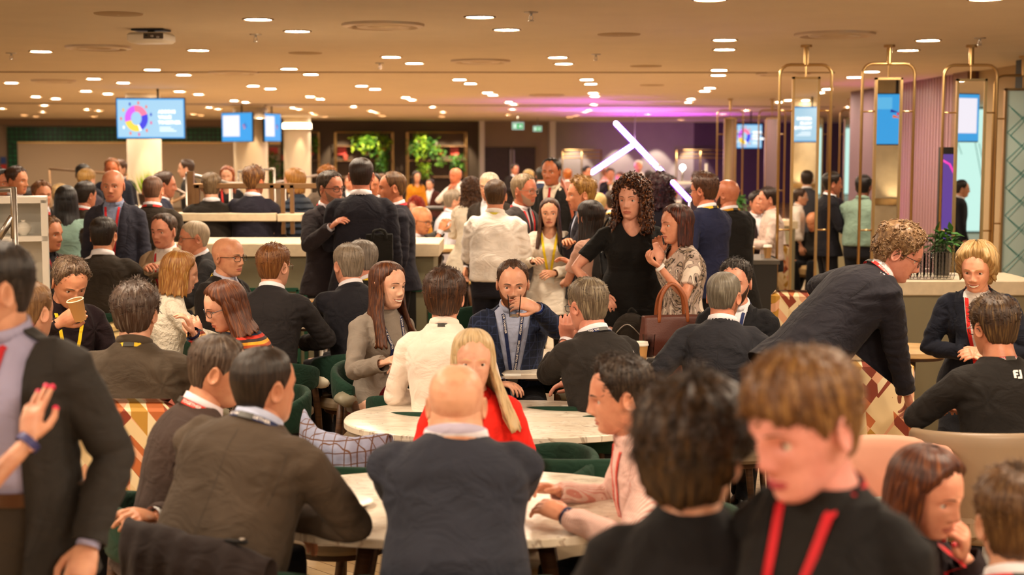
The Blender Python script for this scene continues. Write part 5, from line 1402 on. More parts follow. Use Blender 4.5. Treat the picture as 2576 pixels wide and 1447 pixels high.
# ------------------------------------------------------------------ chairs
def band(w, d, a0, a1, z0, z1, th, n=26, lean=.05, dip=0, rnd=.5, y0=0):
    """padded back that wraps round: angles measured from +y (back)"""
    rings = []
    for i in range(n+1):
        u = i/n; a = R(a0+(a1-a0)*u); zt = z1-dip*abs(2*u-1)**2.2; zb = z0+(dip*.25)*abs(2*u-1)**2
        x, y = math.sin(a), math.cos(a); P = []
        h = zt-zb
        for q in range(14):
            t = 2*math.pi*q/14; c, s_ = math.cos(t), math.sin(t); c = math.copysign(abs(c)**.6, c); s_ = math.copysign(abs(s_)**rnd, s_)
            rr = c*th/2; zz = (zb+zt)/2+s_*h/2; k = lean*(zz-z0)
            P.append(((w+rr+k)*x, (d+rr+k)*y+y0, zz))
        rings.append(P)
    return loft(rings)
def green_chair(x, y, yaw, lab, strap=None, seatm=None, zb=(.57, .77), grp='green felt armchairs with wooden legs', w=.275):
    t = empty('dining_chair', (x, y, 0), R(yaw)); tag(t, lab, 'chair', grp)
    obj('seat', *xf(lathe([(.01, .395), (.225, .40), (.245, .42), (.245, .445), (.22, .47), (.01, .475)], 28), Matrix.Translation((0, -.03, 0))@Matrix.Diagonal((1.02, 1, 1, 1))), seatm or LEATH, t, smooth='auto')
    obj('backrest', *band(w, .235, -108, 108, zb[0], zb[1], .045, dip=.09), GREEN, t)
    for sx in (-1, 1):
        obj('leg', *tube([(sx*.255, -.045, zb[0]+.075), (sx*.245, -.16, .42), (sx*.255, -.215, 0.001)], [.019, .022, .014], 8), WALNUT, t)
        obj('leg', *tube([(sx*.15, .19, zb[0]+.03), (sx*.17, .20, .40), (sx*.215, .27, 0.001)], [.018, .021, .013], 8), WALNUT, t)
        for k in (0,): obj('leather_wrap', *tube([(sx*.292, -.085, zb[0]+.03), (sx*.298, -.02, zb[0]+.048)], [.052, .056], 12, flat=.62, up=(0, 0, 1)), strap or STRAP, t)
    obj('seat_rail', *lathe([(.20, .37), (.21, .398)], 24, c=(0, -.03, 0)), WALNUT, t, smooth='auto'); return t
def upholstered(x, y, yaw, lab, m, zt=.90, w=.27, d=.22, cat='chair', base=.30, name='upholstered_chair', arms=110, dip=.18, seatm=None, rnd=.35, grp=None, straight=True):
    t = empty(name, (x, y, 0), R(yaw)); tag(t, lab, cat, grp)
    obj('seat', *box(0, -.04, .38, w*1.9, d*2.1, .14, bev=.04), seatm or m, t, smooth='auto')
    obj('backrest', *band(w, d, -arms, arms, base, zt, .07, dip=dip, rnd=rnd, lean=.08), m, t)
    for sx in (-1, 1):
        for sy in (-1, 1): obj('leg', *tube([(sx*w*.7, -.04+sy*d*.7, .33), (sx*w*.82, -.04+sy*d*.9, 0.001)], [.02, .013], 8), WALNUT, t)
    return t
def square_chair(x, y, yaw, lab, m, zt=.92, w=.56, name='printed_chair', base=.28, wing=.0):
    t = empty(name, (x, y, 0), R(yaw)); tag(t, lab, 'chair')
    obj('seat', *box(0, -.05, .40, w-.04, .50, .15, bev=.04), m, t, smooth='auto')
    V, F = box(0, 0, 0, w, .09, zt-base, bev=.035); V, F = xf((V, F), Matrix.Translation((0, .24, (zt+base)/2))@Matrix.Rotation(R(-7), 4, 'X')); obj('backrest', V, F, m, t, smooth='auto')
    if wing:
        for sx in (-1, 1):
            V, F = box(0, 0, 0, .08, .46, wing, bev=.03); V, F = xf((V, F), Matrix.Translation((sx*(w/2-.03), .02, .40+wing/2))@Matrix.Rotation(R(-8), 4, 'X')); obj('arm_panel', V, F, m, t, smooth='auto')
    for sx in (-1, 1):
        for sy in (-1, 1): obj('leg', *tube([(sx*(w/2-.06), -.04+sy*.2, .34), (sx*(w/2-.03), -.04+sy*.25, 0.001)], [.02, .014], 8), WALNUT, t)
    return t
def at(px, s): Y = FPX/s; return ((px-CX)/FPX*math.cos(PITCH)*Y/(1-0)*1.0, Y)
def pos(px, py, z): p = G(px, py, z); return p.x, p.y
def seat_for(key, lab, kind='green', dy=.0, yaw=None, **k):
    I = PEOPLE[key]; a = I['a'] if yaw is None else R(yaw); b = I['base']; off = Vector((0, -.06+dy)); x, y = b.x+math.cos(a)*off.x-math.sin(a)*off.y, b.y+math.sin(a)*off.x+math.cos(a)*off.y
    if kind == 'green': return green_chair(x, y, math.degrees(a), lab, **k)
    if kind == 'square': return square_chair(x, y, math.degrees(a), lab, **k)
    return upholstered(x, y, math.degrees(a), lab, **k)
# ------------------------------------------------------------------ small things
KRAFT = plain('kraft_paper', '#c8965a', .7); LID = plain('white_lid', '#efe8dc', .35); PAPERW = plain('white_paper', '#f0ece2', .6); CARD = plain('kraft_rim', '#e6d6b8', .6)
def cup(c, lab, lid=True, k=1.0, grp=None):
    t = empty('coffee_cup', c); tag(t, lab, 'cup', grp)
    obj('cup_body', *lathe([(.029*k, 0), (.041*k, .108*k), (.0425*k, .110*k), (.040*k, .110*k), (.028*k, .004)], 24), KRAFT, t, smooth='auto')
    if lid: obj('lid', *lathe([(.0445*k, .106*k), (.0455*k, .112*k), (.042*k, .118*k), (.040*k, .128*k), (.034*k, .129*k), (.032*k, .124*k), (.01, .124*k)], 24), LID, t, smooth='auto')
    else: obj('rolled_rim', *lathe([(.041*k, .106*k), (.044*k, .109*k), (.041*k, .112*k), (.038*k, .109*k)], 24, cap=False), CARD, t, smooth='auto')
    return t
def tumbler(c, lab, h=.12, r=.036, grp=None, liquid=True, M=None):
    t = empty('drinking_glass', c); tag(t, lab, 'glass', grp); 
    if M is not None: t.rotation_euler = M.to_euler()
    obj('glass_wall', *lathe([(r*.72, 0), (r, h), (r-.002, h), (r*.72-.002, .006), (.001, .006)], 24), GLASS, t, smooth='auto')
    if liquid: obj('water', *lathe([(r*.70-.002, .008), (r*.8, h*.42), (.001, h*.42)], 20), glassmat('still_water', (.95, .97, 1, 1)), t, smooth='auto')
    return t
ZT = .751
cup(G(1258, 908, ZT), 'lidded paper coffee cup before the man drinking'); cup(G(1612, 915, ZT), 'lidded paper coffee cup beside the glass and wallet')
tumbler(G(1632, 898, ZT), 'tall clear plastic glass behind the lidded cup', .135, .038)
p = G(1648, 914, ZT); t = empty('wallet', p, R(-12)); tag(t, 'thick black leather wallet beside the paper cup', 'wallet'); obj('cover', *box(0, 0, .013, .10, .07, .024, bev=.006), BLACK, t, smooth='auto'); obj('clasp_strap', *box(.02, -.034, .014, .02, .006, .018), BLK, t, smooth=False)
p = G(1628, 931, ZT); t = empty('mobile_phone', p, R(8)); tag(t, 'mobile phone lying at the table edge', 'phone'); obj('case', *box(0, 0, .005, .14, .07, .009, bev=.003), STEEL, t, smooth='auto'); obj('display', *box(0, 0, .0102, .132, .062, .001), BLACK, t, smooth=False)
p = G(876, 1272, ZT); t = empty('plate', p); tag(t, 'small white plate on the nearest marble table', 'plate'); obj('rim', *lathe([(.05, 0), (.085, .012), (.088, .016), (.082, .016), (.05, .006), (.01, .005)], 36), WHITE, t, smooth='auto')
cup(G(788, 790, ZT), 'open paper cup, upper of the pair by the navy sleeves', False); cup(G(791, 810, ZT), 'open paper cup, lower of the pair by the navy sleeves', False)
p = G(1290, 945, ZT); t = tag(obj('paper_napkin', *box(0, 0, .003, .09, .06, .005), PAPERW, loc=p, smooth=False), 'folded white napkin by the blonde hair', 'napkin')
tumbler(G(1015, 735, ZT), 'tall clear glass on the table behind the smiling woman', .14, .038)
# notebook on the small table
p = G(757, 800, ZT); t = empty('notebook', p, R(20)); tag(t, 'open paper notebook on the small table', 'notebook'); obj('pages', *box(0, 0, .006, .26, .18, .01, bev=.002), PAPERW, t, smooth=False); obj('cover', *box(0, 0, .0008, .27, .19, .0015), BLK, t, smooth=False)
# ------------------------------------------------------------------ counter with posts and ledges on the left
def counter():
    s = 305; Y = FPX/s; z1 = W(0, 612, Y).z; x0, x1 = W(425, 600, Y).x, W(1090, 600, Y).x; L = x1-x0; D = .75
    t = empty('service_counter', ((x0+x1)/2, Y+D/2, 0)); tag(t, 'long counter with thick pale stone top and grey green panelled front', 'counter')
    GP = plain('grey_green_paint', '#8a8468', .6); GT = plain('bottle_green_paint', '#12503a', .4)
    obj('stone_top', *box(0, 0, z1-.055, L+.1, D+.1, .11, bev=.006), plain('pale_stone', '#d8c4a4', .5, var=.08, sc=18), t, smooth=False)
    obj('carcass', *box(0, 0, (z1-.11)/2, L, D, z1-.115), GP, t, smooth=False)
    n = 8
    for i in range(n):
        cx = -L/2+L*(i+.5)/n; w = L/n*.78; zc = .52; h = .62; m = MB()
        for a, b, c_, d_ in ((0, h/2, w, .03), (0, -h/2, w, .03), (-w/2, 0, .03, h), (w/2, 0, .03, h)): m.add(box(cx+a, -D/2-.008, zc+b, c_, .016, d_))
        m.obj('panel_moulding', GT, t, smooth=False)
    obj('dark_niche', *box(L/2-.42, -D/2-.006, .5, .55, .012, .8), BLK, t, smooth=False)
    m = MB()
    for i in range(9): m.add(box(L/2+.01, -D/2+.12+i*.062, .5, .02, .035, .8))
    m.obj('end_slats', OAK, t, smooth=False)
    # ledge frame standing on the counter
    return t, z1, Y
CT, CZ, CYY = counter()
Y = 13.2; s = FPX/Y; rt = empty('balustrade', (W(610, 500, Y).x, Y, 0)); tag(rt, 'bronze balustrade with wide stone ledge before the suited backs', 'balustrade'); bx = rt.location.x
X = lambda px: W(px, 500, Y).x-bx
zl, zr = W(0, 545, Y).z, W(0, 468, Y).z
obj('ledge', *box((X(443)+X(700))/2, 0, zl, X(700)-X(443), .30, .075, bev=.006), plain('pale_stone', '#d8c4a4', .5, var=.08, sc=18), rt, smooth=False); obj('ledge', *box((X(703)+X(762))/2, 0, zl-.005, X(762)-X(703), .30, .07, bev=.006), plain('pale_stone', '#d8c4a4', .5, var=.08, sc=18), rt, smooth=False)
obj('top_rail', *box((X(488)+X(800))/2, 0, zr, X(800)-X(488), .05, .05, bev=.006), BRONZE, rt, smooth=False)
for px in (488, 498, 685, 712, 735): obj('post', *box(X(px), 0, (CZ+zr)/2-.0, .035, .05, zr-CZ+.02), BRONZE, rt, smooth=False)
obj('post', *box(X(469), .2, W(0, 432, Y).z/2, .06, .06, W(0, 432, Y).z), BRONZE, rt, smooth=False)
def rail(name, lab, P, r=.025, posts=(), m=STEEL):
    b = Vector(P[0]); t = empty(name, (b.x, b.y, 0)); tag(t, lab, 'handrail'); Q = [Vector(p)-Vector((b.x, b.y, 0)) for p in P]
    obj('rail', *tube(Q, r, 8), m, t)
    for i in posts:
        q = Q[i]; obj('rail_post', *tube([q, (q.x, q.y, 0)], r*.9, 8), m, t)
    return t
rail('handrail', 'sloping steel handrail beyond the left balustrade', [W(470, 438, 15.5), W(580, 462, 14.6), W(720, 468, 14.2)], .022, (0, 1, 2))
rail('handrail', 'thin bronze rail before the shutter by the big column', [W(125, 425, 22), W(320, 440, 21)], .016, (0, 1), BRONZE)
rail('handrail', 'bronze rail running right behind the second column', [W(600, 432, 21), W(690, 425, 20), W(690, 460, 20), W(800, 440, 24)], .018, (0, 1), STEEL)
rail('handrail', 'bronze rail sloping down by the bald man\'s back', [W(430, 470, 17), W(470, 490, 16), W(430, 510, 15)], .02, (0, 2), BRONZE)
# steel rail nearest the left edge and white shelf with vases
rail('handrail', 'square steel handrail crossing the white shelf at the left edge', [W(-30, 478, 8.2), W(34, 476, 8.0), W(36, 600, 8.0)], .02, (1,), STEEL)
rail('handrail', 'slanting steel bar rising to the left edge rail', [W(-10, 610, 8.0), W(32, 545, 8.0)], .02, (), STEEL)
Y = 9.6; s = FPX/Y; x0, x1 = W(-60, 500, Y).x, W(90, 500, Y).x; z1 = W(0, 497, Y).z; sh = empty('display_shelf', ((x0+x1)/2, Y+.2, 0), R(17)); tag(sh, 'white open shelf unit with vases at the left edge', 'shelf'); w = x1-x0
for nm, a in (('top_board', (0, 0, z1-.02, w, .40, .04)), ('shelf_board', (0, 0, W(0, 602, Y).z, w, .40, .035)), ('side_panel', (w/2-.02, 0, z1/2, .04, .40, z1-.04)), ('side_panel', (-w/2+.02, 0, z1/2, .04, .40, z1-.04)), ('back_panel', (0, .17, z1/2, w-.05, .03, z1-.03)), ('divider', (-.02, 0, .55, .04, .38, 1.05))): obj(nm, *box(*a), WHITE, sh, smooth=False)
for px, lab in ((53, 'squat white vase on the shelf near its right panel'), (28, 'white vase half hidden beside the squat one')):
    p = W(px, 594, Y+.1); z = W(0, 602, Y).z+.018; tag(obj('vase', *lathe([(.02, 0), (.05, .03), (.055, .055), (.04, .08), (.012, .092), (.016, .105)], 20), WHITE, loc=(p.x, Y+.15, z), smooth='auto'), lab, 'vase')
# grass pot on the high table
x, y = (368-CX)/175, 20.6; t = empty('potted_grass', (x, y, 1.051)); tag(t, 'dark pot of bright green grass before the big column', 'plant')
obj('pot', *lathe([(.10, 0), (.15, .30), (.14, .31)], 20), plain('brown_pot', '#3a2418', .5), t, smooth='auto')
mb = MB(); r = random.Random(4)
for i in range(160):
    a = r.uniform(0, 6.28); q = r.uniform(0, .12); h = r.uniform(.2, .38); b = Vector((q*math.cos(a), q*math.sin(a), .29)); d = Vector((math.cos(a)*q*1.3, math.sin(a)*q*1.3, h)); mb.add(([b+Vector((.008, 0, 0)), b-Vector((.008, 0, 0)), b+Vector((0, .008, 0)), b+d], [(0, 1, 3), (1, 2, 3), (2, 0, 3)]))
mb.obj('grass', leaf[2], t, smooth=False)
for px, lab in ((340, 'white teapot on the dark high table'), (352, 'white cup beside the teapot on the high table')):
    tag(obj('teapot' if px == 340 else 'cup', *lathe([(.03, 0), (.06, .05), (.05, .10), (.02, .12), (.012, .14)], 16), WHITE, loc=((px-CX)/175, 20.5, 1.051), smooth='auto'), lab, 'teapot' if px == 340 else 'cup')
# ------------------------------------------------------------------ right side: counter with stacked glasses, black cabinet
Y = FPX/372; z1 = W(0, 706, Y).z; x0, x1 = W(2255, 700, Y).x, W(2600, 700, Y).x; t = empty('drinks_counter', ((x0+x1)/2, Y+.3, 0)); tag(t, 'grey counter with thick stone top carrying stacked plastic glasses', 'counter')
obj('stone_top', *box(0, 0, z1-.05, x1-x0+.06, .66, .10, bev=.006), plain('pale_stone', '#cfc0a4', .5, var=.08, sc=18), t, smooth=False); obj('carcass', *box(0, 0, (z1-.1)/2, x1-x0, .6, z1-.105), plain('olive_grey_paint', '#7a7258', .6), t, smooth=False)
r = random.Random(8); k = 0; gt = None
for i in range(9):
    for j in range(2):
        px = 2262+i*17+j*8; p = W(px, 700, Y); h = r.choice((.20, .26, .32)); 
        tt = empty('glass_stack', (p.x, Y+.1+j*.14, z1+.001)); tag(tt, 'tall stack of clear plastic glasses on the right counter', 'glass stack', 'stacks of clear plastic glasses')
        obj('stacked_glasses', *lathe([(.032, 0)]+[(rr, zz) for q in range(int(h/.03)) for rr, zz in ((.040, .03*q+.026), (.043, .03*q+.03), (.038, .03*q+.031))]+[(.034, h-.02)], 16), GLASS, tt, smooth='auto')
p = W(2362, 640, Y+.5); t = empty('potted_plant', (p.x, Y+.42, z1+.001)); tag(t, 'small green leafy plant behind the stacked glasses', 'plant'); obj('pot', *lathe([(.05, 0), (.07, .16), (.065, .165)], 16), plain('grey_pot', '#8a8078', .6), t, smooth='auto'); o_, m_ = foliage((0, 0.03, .24), .07, .06, .04, 90, 5, 0, (0, 3), .09); o_.obj('foliage', m_, t, smooth=False)
Y = FPX/262; z1 = W(0, 655, Y).z; x0, x1 = W(1782, 700, Y).x, W(1955, 700, Y).x; t = empty('black_cabinet', ((x0+x1)/2, Y+.4, 0)); tag(t, 'black waist high cabinet left of the first brass frame', 'cabinet'); obj('cabinet_top', *box(0, 0, z1-.02, x1-x0+.04, .84, .04), plain('dark_grey_top', '#4a443c', .5), t, smooth=False); obj('carcass', *box(0, 0, (z1-.04)/2+.03, x1-x0, .8, z1-.10), BLK, t, smooth=False); obj('plinth', *box(0, 0, .03, x1-x0-.05, .74, .06), BLACK, t, smooth=False)
cup((W(1893, 650, Y).x, Y+.15, z1), 'open kraft cup on the black cabinet', False, 1.1); cup((W(1945, 650, Y).x, Y+.3, z1), 'lidded cup at the right end of the black cabinet', True, 1.0)
p = W(1930, 650, Y); tumbler(Vector((p.x, Y+.2, z1)), 'small glass between the cups on the black cabinet', .11, .03, liquid=False)
p = W(1800, 470, 17.5); 
t = empty('potted_plant', (W(1998-0, 500, 20).x-.8, 20, 1.0)); tag(t, 'small green plant on the far counter between brass frames', 'plant'); obj('pot', *lathe([(.06, 0), (.08, .16)], 14), plain('grey_pot', '#8a8078', .6), t, smooth='auto'); o_, m_ = foliage((0, 0, .24), .09, .08, .04, 90, 6, 0, (0, 3), .1); o_.obj('foliage', m_, t, smooth=False)
x = W(1960, 500, 20).x; t = empty('far_counter', (x, 20.2, 0)); tag(t, 'distant pale counter seen between the brass frames', 'counter'); obj('counter_top', *box(0, 0, .96, 2.0, .6, .07), plain('pale_stone', '#d8c4a4', .5, var=.08, sc=18), t, smooth=False); obj('carcass', *box(0, 0, .46, 1.9, .55, .92), plain('grey_green_paint', '#8a8468', .6), t, smooth=False)
for i in range(6): tumbler(Vector((x-.1+i*.12, 20.1, .996)), 'clear glass standing in the row on the far counter', .16, .04, 'glasses on the far counter', False)
# DJ-like white stand by the neon
c = W(1716, 470, 30); t = empty('display_stand', (c.x, 30, 0)); tag(t, 'pale boxy display stand with a small bright lamp beyond the neon', 'stand')
for a in ((0, 0, 1.30, 1.1, .06, .06), (-.5, 0, .66, .06, .06, 1.30), (.5, 0, .66, .06, .06, 1.30), (0, 0, .9, 1.1, .3, .05), (-.5, 0, 1.5, .05, .05, .4), (.5, 0, 1.5, .05, .05, .4)): obj('frame_bar', *box(*a), WHITE, t, smooth=False)
obj('lamp_head', *ellip((.0, -.05, 1.62), (.06, .06, .06)), emis('lamp_head_glow', (1, .9, .7, 1), 15), t); obj('lamp_arm', *tube([(0, 0, 1.32), (0, -.03, 1.58)], .02, 8), STEEL, t)
# ------------------------------------------------------------------ bags
def blob_bag(parts, vox, wob_a, seed):
    V, F = remesh(parts, vox, 8); N = vnormals(V, F); return V+N*(wob_a*wob(V, seed, 14, 2))[:, None], F
p = G(893, 1068, 0); t = empty('leather_bag', (p.x, p.y, 0), R(8)); tag(t, 'dark leather satchel on the floor by the smiling woman\'s chair', 'bag')
V, F = blob_bag([box(0, 0, .14, .30, .13, .27, bev=.03)], .012, .006, 3); obj('bag_body', V, F, plain('black_brown_leather', '#2c261f', .4), t)
V, F = blob_bag([box(0, -.015, .21, .31, .14, .17, bev=.03)], .012, .004, 4); obj('bag_flap', V, F, plain('black_brown_leather2', '#352e26', .35), t)
obj('shoulder_strap', *tube(spline([(-.15, 0, .24), (-.19, -.05, .10), (-.26, -.10, .012), (-.36, -.02, .012), (-.30, .05, .012), (-.18, .04, .03)], 6), .016, 6, flat=.25), BLK, t); obj('buckle', *box(-.03, -.09, .235, .035, .008, .02), STEEL, t, smooth=False)
G1 = dict(grp=None)
P = person
# ---- nearest
P('f1', 'man in charcoal suit and lavender shirt standing largest at the left edge', -16, 604, 965, -14, hy=-38, hair='recede', hc='#241e1c', hc2='#5c5450', ht=.012, top='#3c3937', kindtop='jacket', opening=(.125, -2), shirt='#a9a6c8', legs='#4a433c', lany='#c0202a', badge=False, L=('px', 222, 1370, 990, (.3, 1, 0)), Rr='down', girth=1.12, neckw=1.05, belt='#5a3a24', nk=.02)
P('f2', 'woman reaching in from the left edge, pink nails and blue wristband', -215, 740, 1120, 135, fem=True, hair='bob', hc='#4a2c1a', kindtop='top', top='#2a2c3c', sleeve=.42, L=('px', 72, 1112, 1060, (-.2, .6, -1)), Rr='down', watch={1: '#3a3a72'}, nails={1: '#e0305a'}, handM={1: dict(dir=(.35, -.35, .85), up=(-.3, .9, .4), curl=[.02, .06, .12, .3], spread=1.0)}, lany=None)
P('f3', 'man in brown jacket with red lanyard leaning behind the grey suited back', 558, 842, 715, 118, 'sit', hy=-15, hp=12, lean=14, hair='short', hc='#463428', hc2='#8a7868', ht=.010, top='#4a3a34', lany='#e03a2c', lany_text=True, badge=False, shirt='#e6dce4', L='table', Rr=('px', 385, 1300, 800), watch={-1: '#e8e8e8'}, skin='#cf9270')
P('f4', 'man in grey brown suit with blue lanyard, back turned at the nearest table', 655, 866, 815, 160, 'sit', hy=-22, side=-9, lean=17, hair='short', hc='#241a14', hc2='#4a382c', ht=.007, top='#57493c', lany='#24305e', lany_text=True, badge=False, shirt='#b8c0dc', L=('pz', 700, 1330, .74, (1, .2, -.6)), Rr=('pz', 745, 1300, .80, (-1, .1, -.2)), nk=.02, girth=1.22, folds=.8, skin='#cd9070')
P('f5', 'bald man in navy sweater seen from behind at the nearest table', 1147, 918, 838, 180, 'sit', lean=13, hair='bald', kindtop='sweater', top='#343744', lany='#d8302c', lany_text=False, badge=False, L=('pz', 1045, 1255, .80, (.55, .1, -1)), Rr=('pz', 1250, 1255, .80, (-.55, .1, -1)), girth=1.28, neckw=1.22, nk=.045, k=1.02, inner=('#e6dfe8', 'hstripe', '#b8b0c8'), shirt='#e6dfe8', skin='#e0a888', folds=.8)
P('f6', 'dark haired man in pink striped shirt leaning on the nearest table', 1560, 893, 765, -84, 'sit', hy=-4, hp=6, lean=16, hair='short', hc='#2a1c14', hc2='#6a5a4a', ht=.018, hair_k=dict(lift=.008, side=.3), kindtop='shirt', top='#ecd0c8', toppat='stripe', topc2='#d89a90', lany='#d8483c', badge=False, L=('pz', 1425, 1300, .80, (.7, .4, -.5)), Rr=('pz', 1400, 1235, .80, (-.5, .6, -.4)), legs='#1a1c24', watch={1: '#2a2c50'}, skin='#d9987a', girth=1.08)
P('f7', 'blonde woman in red jacket hidden behind the bald head', 1190, 826, 655, 4, 'sit', fem=True, lean=8, hair='long', hc='#d8b888', hc2='#f4e2bc', ht=.012, hair_k=dict(len=.27, open=52, full=1.02, flare=.42), kindtop='cardigan', top='#e02418', opening=(.06, .25), shirt='#c81c14', L='lap', Rr='lap', skin='#e0aa90')
P('f8', 'woman with dark tousled hair in black, blurred back of head nearest the camera', 1745, 950, 1330, 168, fem=True, k=1.0, hy=-15, hair='short', hc='#2c1c12', hc2='#7a5a30', ht=.036, nk=.03, hair_k=dict(spiky=.5, side=.8, tl=1.0, n=1200, flow=(.1, .2, -.3)), kindtop='sweater', top='#121014', L=('px', 1560, 1440, 1250), Rr='down', lips='#b0604e')
P('f9', 'woman with short swept ginger blonde hair in black jacket, blurred close up', 2005, 880, 1450, -48, fem=True, k=1.0, hy=-12, hp=12, nk=.015, lips='#a83c48', jaw=.94, hr=-2, hair='pixie', hc='#6a4420', hc2='#c89a5c', ht=.018, hair_k=dict(spiky=.4, side=.45, lift=.01, n=1200, tl=1.0, flow=(-.5, .1, -.3)), kindtop='jacket', top='#141214', shirt='#1a1818', bareneck=True, lany='#c01c28', badge=False, L='down', Rr='down', skin='#d8958a')
P('f10', 'woman with brown bob and red lanyard, hand at chin, lower right', 2345, 1122, 955, 42, 'sit', fem=True, hy=0, hp=10, hair='bob', hc='#4a2010', hc2='#a05a28', ht=.018, hair_k=dict(len=.115, open=58, full=1.1, flare=.05, back=.0), kindtop='sweater', top='#2a1c20', lany='#c82028', badge=False, L=('px', 2425, 1400, 950, (.6, -.2, -1)), Rr='lap', nails={1: '#c01828'}, handM={1: dict(dir=(-.4, -.2, .9), up=(.3, -.9, 0), curl=.75, th=.1)}, skin='#dd9c80')
P('f11', 'man with brown hair and grey jacket cut off at the lower right corner', 2560, 1178, 1060, 172, 'sit', hair='short', hc='#5a3a1c', hc2='#9a7444', ht=.020, top='#56505a', kindtop='jacket', lany='#d8202a', badge=False, shirt='#eceaf0', L='lap', Rr='lap', lean=12)
# ---- middle
P('m1', 'man in grey brown overshirt seen from behind, greying brown hair', 338, 708, 560, 178, 'sit', k=1.06, lean=8, hair='short', hc='#4a3428', hc2='#8f8072', ht=.020, hair_k=dict(side=.7, spiky=.5), kindtop='shirt', top='#574a3c', collar=True, L='table', Rr='table', girth=1.2, lany='#e8c030', badge=False, folds=1.3)
P('m2', 'man in dark maroon shirt with yellow lanyard sipping from a paper cup', 183, 650, 475, 38, 'sit', k=1.04, lean=12, hp=26, hair='short', hc='#6a5240', hc2='#b09a80', ht=.016, hair_k=dict(lift=.006), kindtop='shirt', top='#24141a', lany='#f0cc28', badge=False, Rr=('px', 150, 812, 500, (-1, -.2, -1)), L='lap', skin='#cf8f6c', handM={-1: dict(dir=(.8, -.3, .45), up=(-.2, -.9, .2), curl=.45)})
P('m3', 'sandy haired man half hidden behind the large man at the left edge', 70, 704, 600, 160, 'sit', hair='crop', hc='#7a5634', hc2='#b08a5c', ht=.010, kindtop='shirt', top='#2c2826', L='lap', Rr='lap')
P('m4', 'woman with copper blonde bob in fluffy white sweater', 455, 630, 425, 112, 'sit', fem=True, k=.98, hp=8, hair='bob', hc='#9a6228', hc2='#e0b468', ht=.016, hair_k=dict(len=.125, full=1.08, flare=.1, back=.01), kindtop='sweater', top='#e6dcca', toppat='fluffy', L='table', Rr='table', folds=.5)
P('m5', 'woman with glasses and long brown hair in striped sweater, hand raised', 552, 706, 505, -62, 'sit', fem=True, k=.98, lean=14, twist=-30, hp=16, side=-4, hair='long', hc='#5a2c14', hc2='#a05c2c', ht=.014, hair_k=dict(len=.15, full=1.05, flare=.3), glasses='#20242c', kindtop='sweater', top='#3a2a24', toppat='bands', L=('px', 500, 850, 500), Rr=('px', 487, 838, 520, (0, -.3, -1)), watch={1: '#b8a8a0', -1: '#20244a'}, handM={-1: dict(dir=(.1, -.4, .9), up=(.2, .9, .3), curl=.4)}, skin='#e0a88c')
P('m6', 'ginger haired man in dark suit seated with his back turned', 685, 612, 425, 170, 'sit', k=1.05, lean=10, hy=-16, hair='short', hc='#74441f', hc2='#b07a42', ht=.012, glasses='#6a4a2c', top='#2a2628', L='table', Rr='table', skin='#dca488', lany=None)
P('m7', 'grey haired man in navy suit leaning on the small marble table', 878, 612, 405, -152, 'sit', k=1.06, lean=14, hy=4, hair='short', hc='#8a7a68', hc2='#c0b09c', ht=.009, top='#23222a', L=('px', 765, 800, 355), Rr=('px', 790, 812, 360), skin='#d4967a')
P('m8', 'grey haired man with yellow lanyard behind the navy suit', 912, 603, 375, -112, 'sit', k=1.05, lean=8, hair='short', hc='#80746a', hc2='#bcb0a0', ht=.009, top='#1c1a1a', lany='#f0c828', badge=False, L='table', Rr='table', skin='#d08a70')
P('m9', 'smiling woman with long brown hair, grey sweater and blue lanyard', 972, 656, 472, 42, 'sit', fem=True, k=1.0, lean=4, hy=6, hair='long', hc='#4a2412', hc2='#96582c', ht=.010, hair_k=dict(len=.30, open=58, full=1.0, flare=.15, front=.35), kindtop='sweater', top='#8e8378', lany='#22305f', lany_text=True, badge=True, smile=1, teeth=True, legs='#7a1420', legs_kind='skirt', L=('px', 1000, 915, 470), Rr=('px', 965, 912, 500), skin='#e6b498')
P('m10', 'young man in white shirt seen from behind, thick brown hair', 1118, 674, 525, 176, 'sit', k=1.02, lean=8, hair='short', hc='#3a2010', hc2='#7a4c28', ht=.024, hair_k=dict(side=.75, spiky=.3, tl=.8), kindtop='shirt', top='#ecdccf', lany='#222f60', lany_text=True, badge=False, L='lap', Rr='lap', girth=.92, skin='#d99a7c', folds=.6)
P('m11', 'bearded man in navy blazer drinking from a clear glass', 1290, 654, 452, 2, 'sit', k=1.02, lean=8, hp=6, hair='crop', hc='#4a3020', hc2='#7a5a3c', ht=.011, beard=('#6a3c20', 'full'), top='#222a42', toppat='check', topc2='#2c3654', opening=(.10, .0), shirt='#a8b0cc', lany='#22305f', lany_text=True, L=('px', 1352, 775, 475, (1, -.3, -.9)), Rr='lap', skin='#dca284', watch={1: '#2c3c80'}, handM={1: dict(dir=(-.85, -.25, .3), up=(0, -.8, .6), curl=.42)})
P('m12', 'grey haired man with glasses in black suit, back turned, hand at chin', 1478, 698, 520, -148, 'sit', k=1.04, lean=13, hp=6, hair='short', hc='#6a5a48', hc2='#c8b896', ht=.012, glasses='#241a14', top='#2a2522', lany='#22305f', lany_text=True, badge=False, Rr='table', L=('px', 1425, 855, 500, (1, .3, -1)), handM={1: dict(dir=(.2, .3, .9), up=(.6, .7, 0), curl=.6)}, skin='#d4927a')
P('m13', 'close cropped grey haired man in dark suit, elbow out, back turned', 1820, 684, 480, 165, 'sit', k=1.03, lean=8, hy=-10, hair='crop', hc='#6f6658', hc2='#a8a08e', ht=.006, top='#2c2c33', L=('px', 1738, 1040, 490, (1, .3, .2)), Rr='lap', skin='#cf8c6e', girth=1.08)
P('m14', 'dark bearded man in black jacket facing left behind the cropped man', 1853, 650, 440, -22, 'sit', k=1.02, hair='short', hc='#2c2420', hc2='#6a625c', ht=.016, hair_k=dict(lift=.006), beard=('#3a2018', 'full'), top='#1b1b20', lany='#26356c', badge=False, L='lap', Rr='lap', skin='#d89a80')
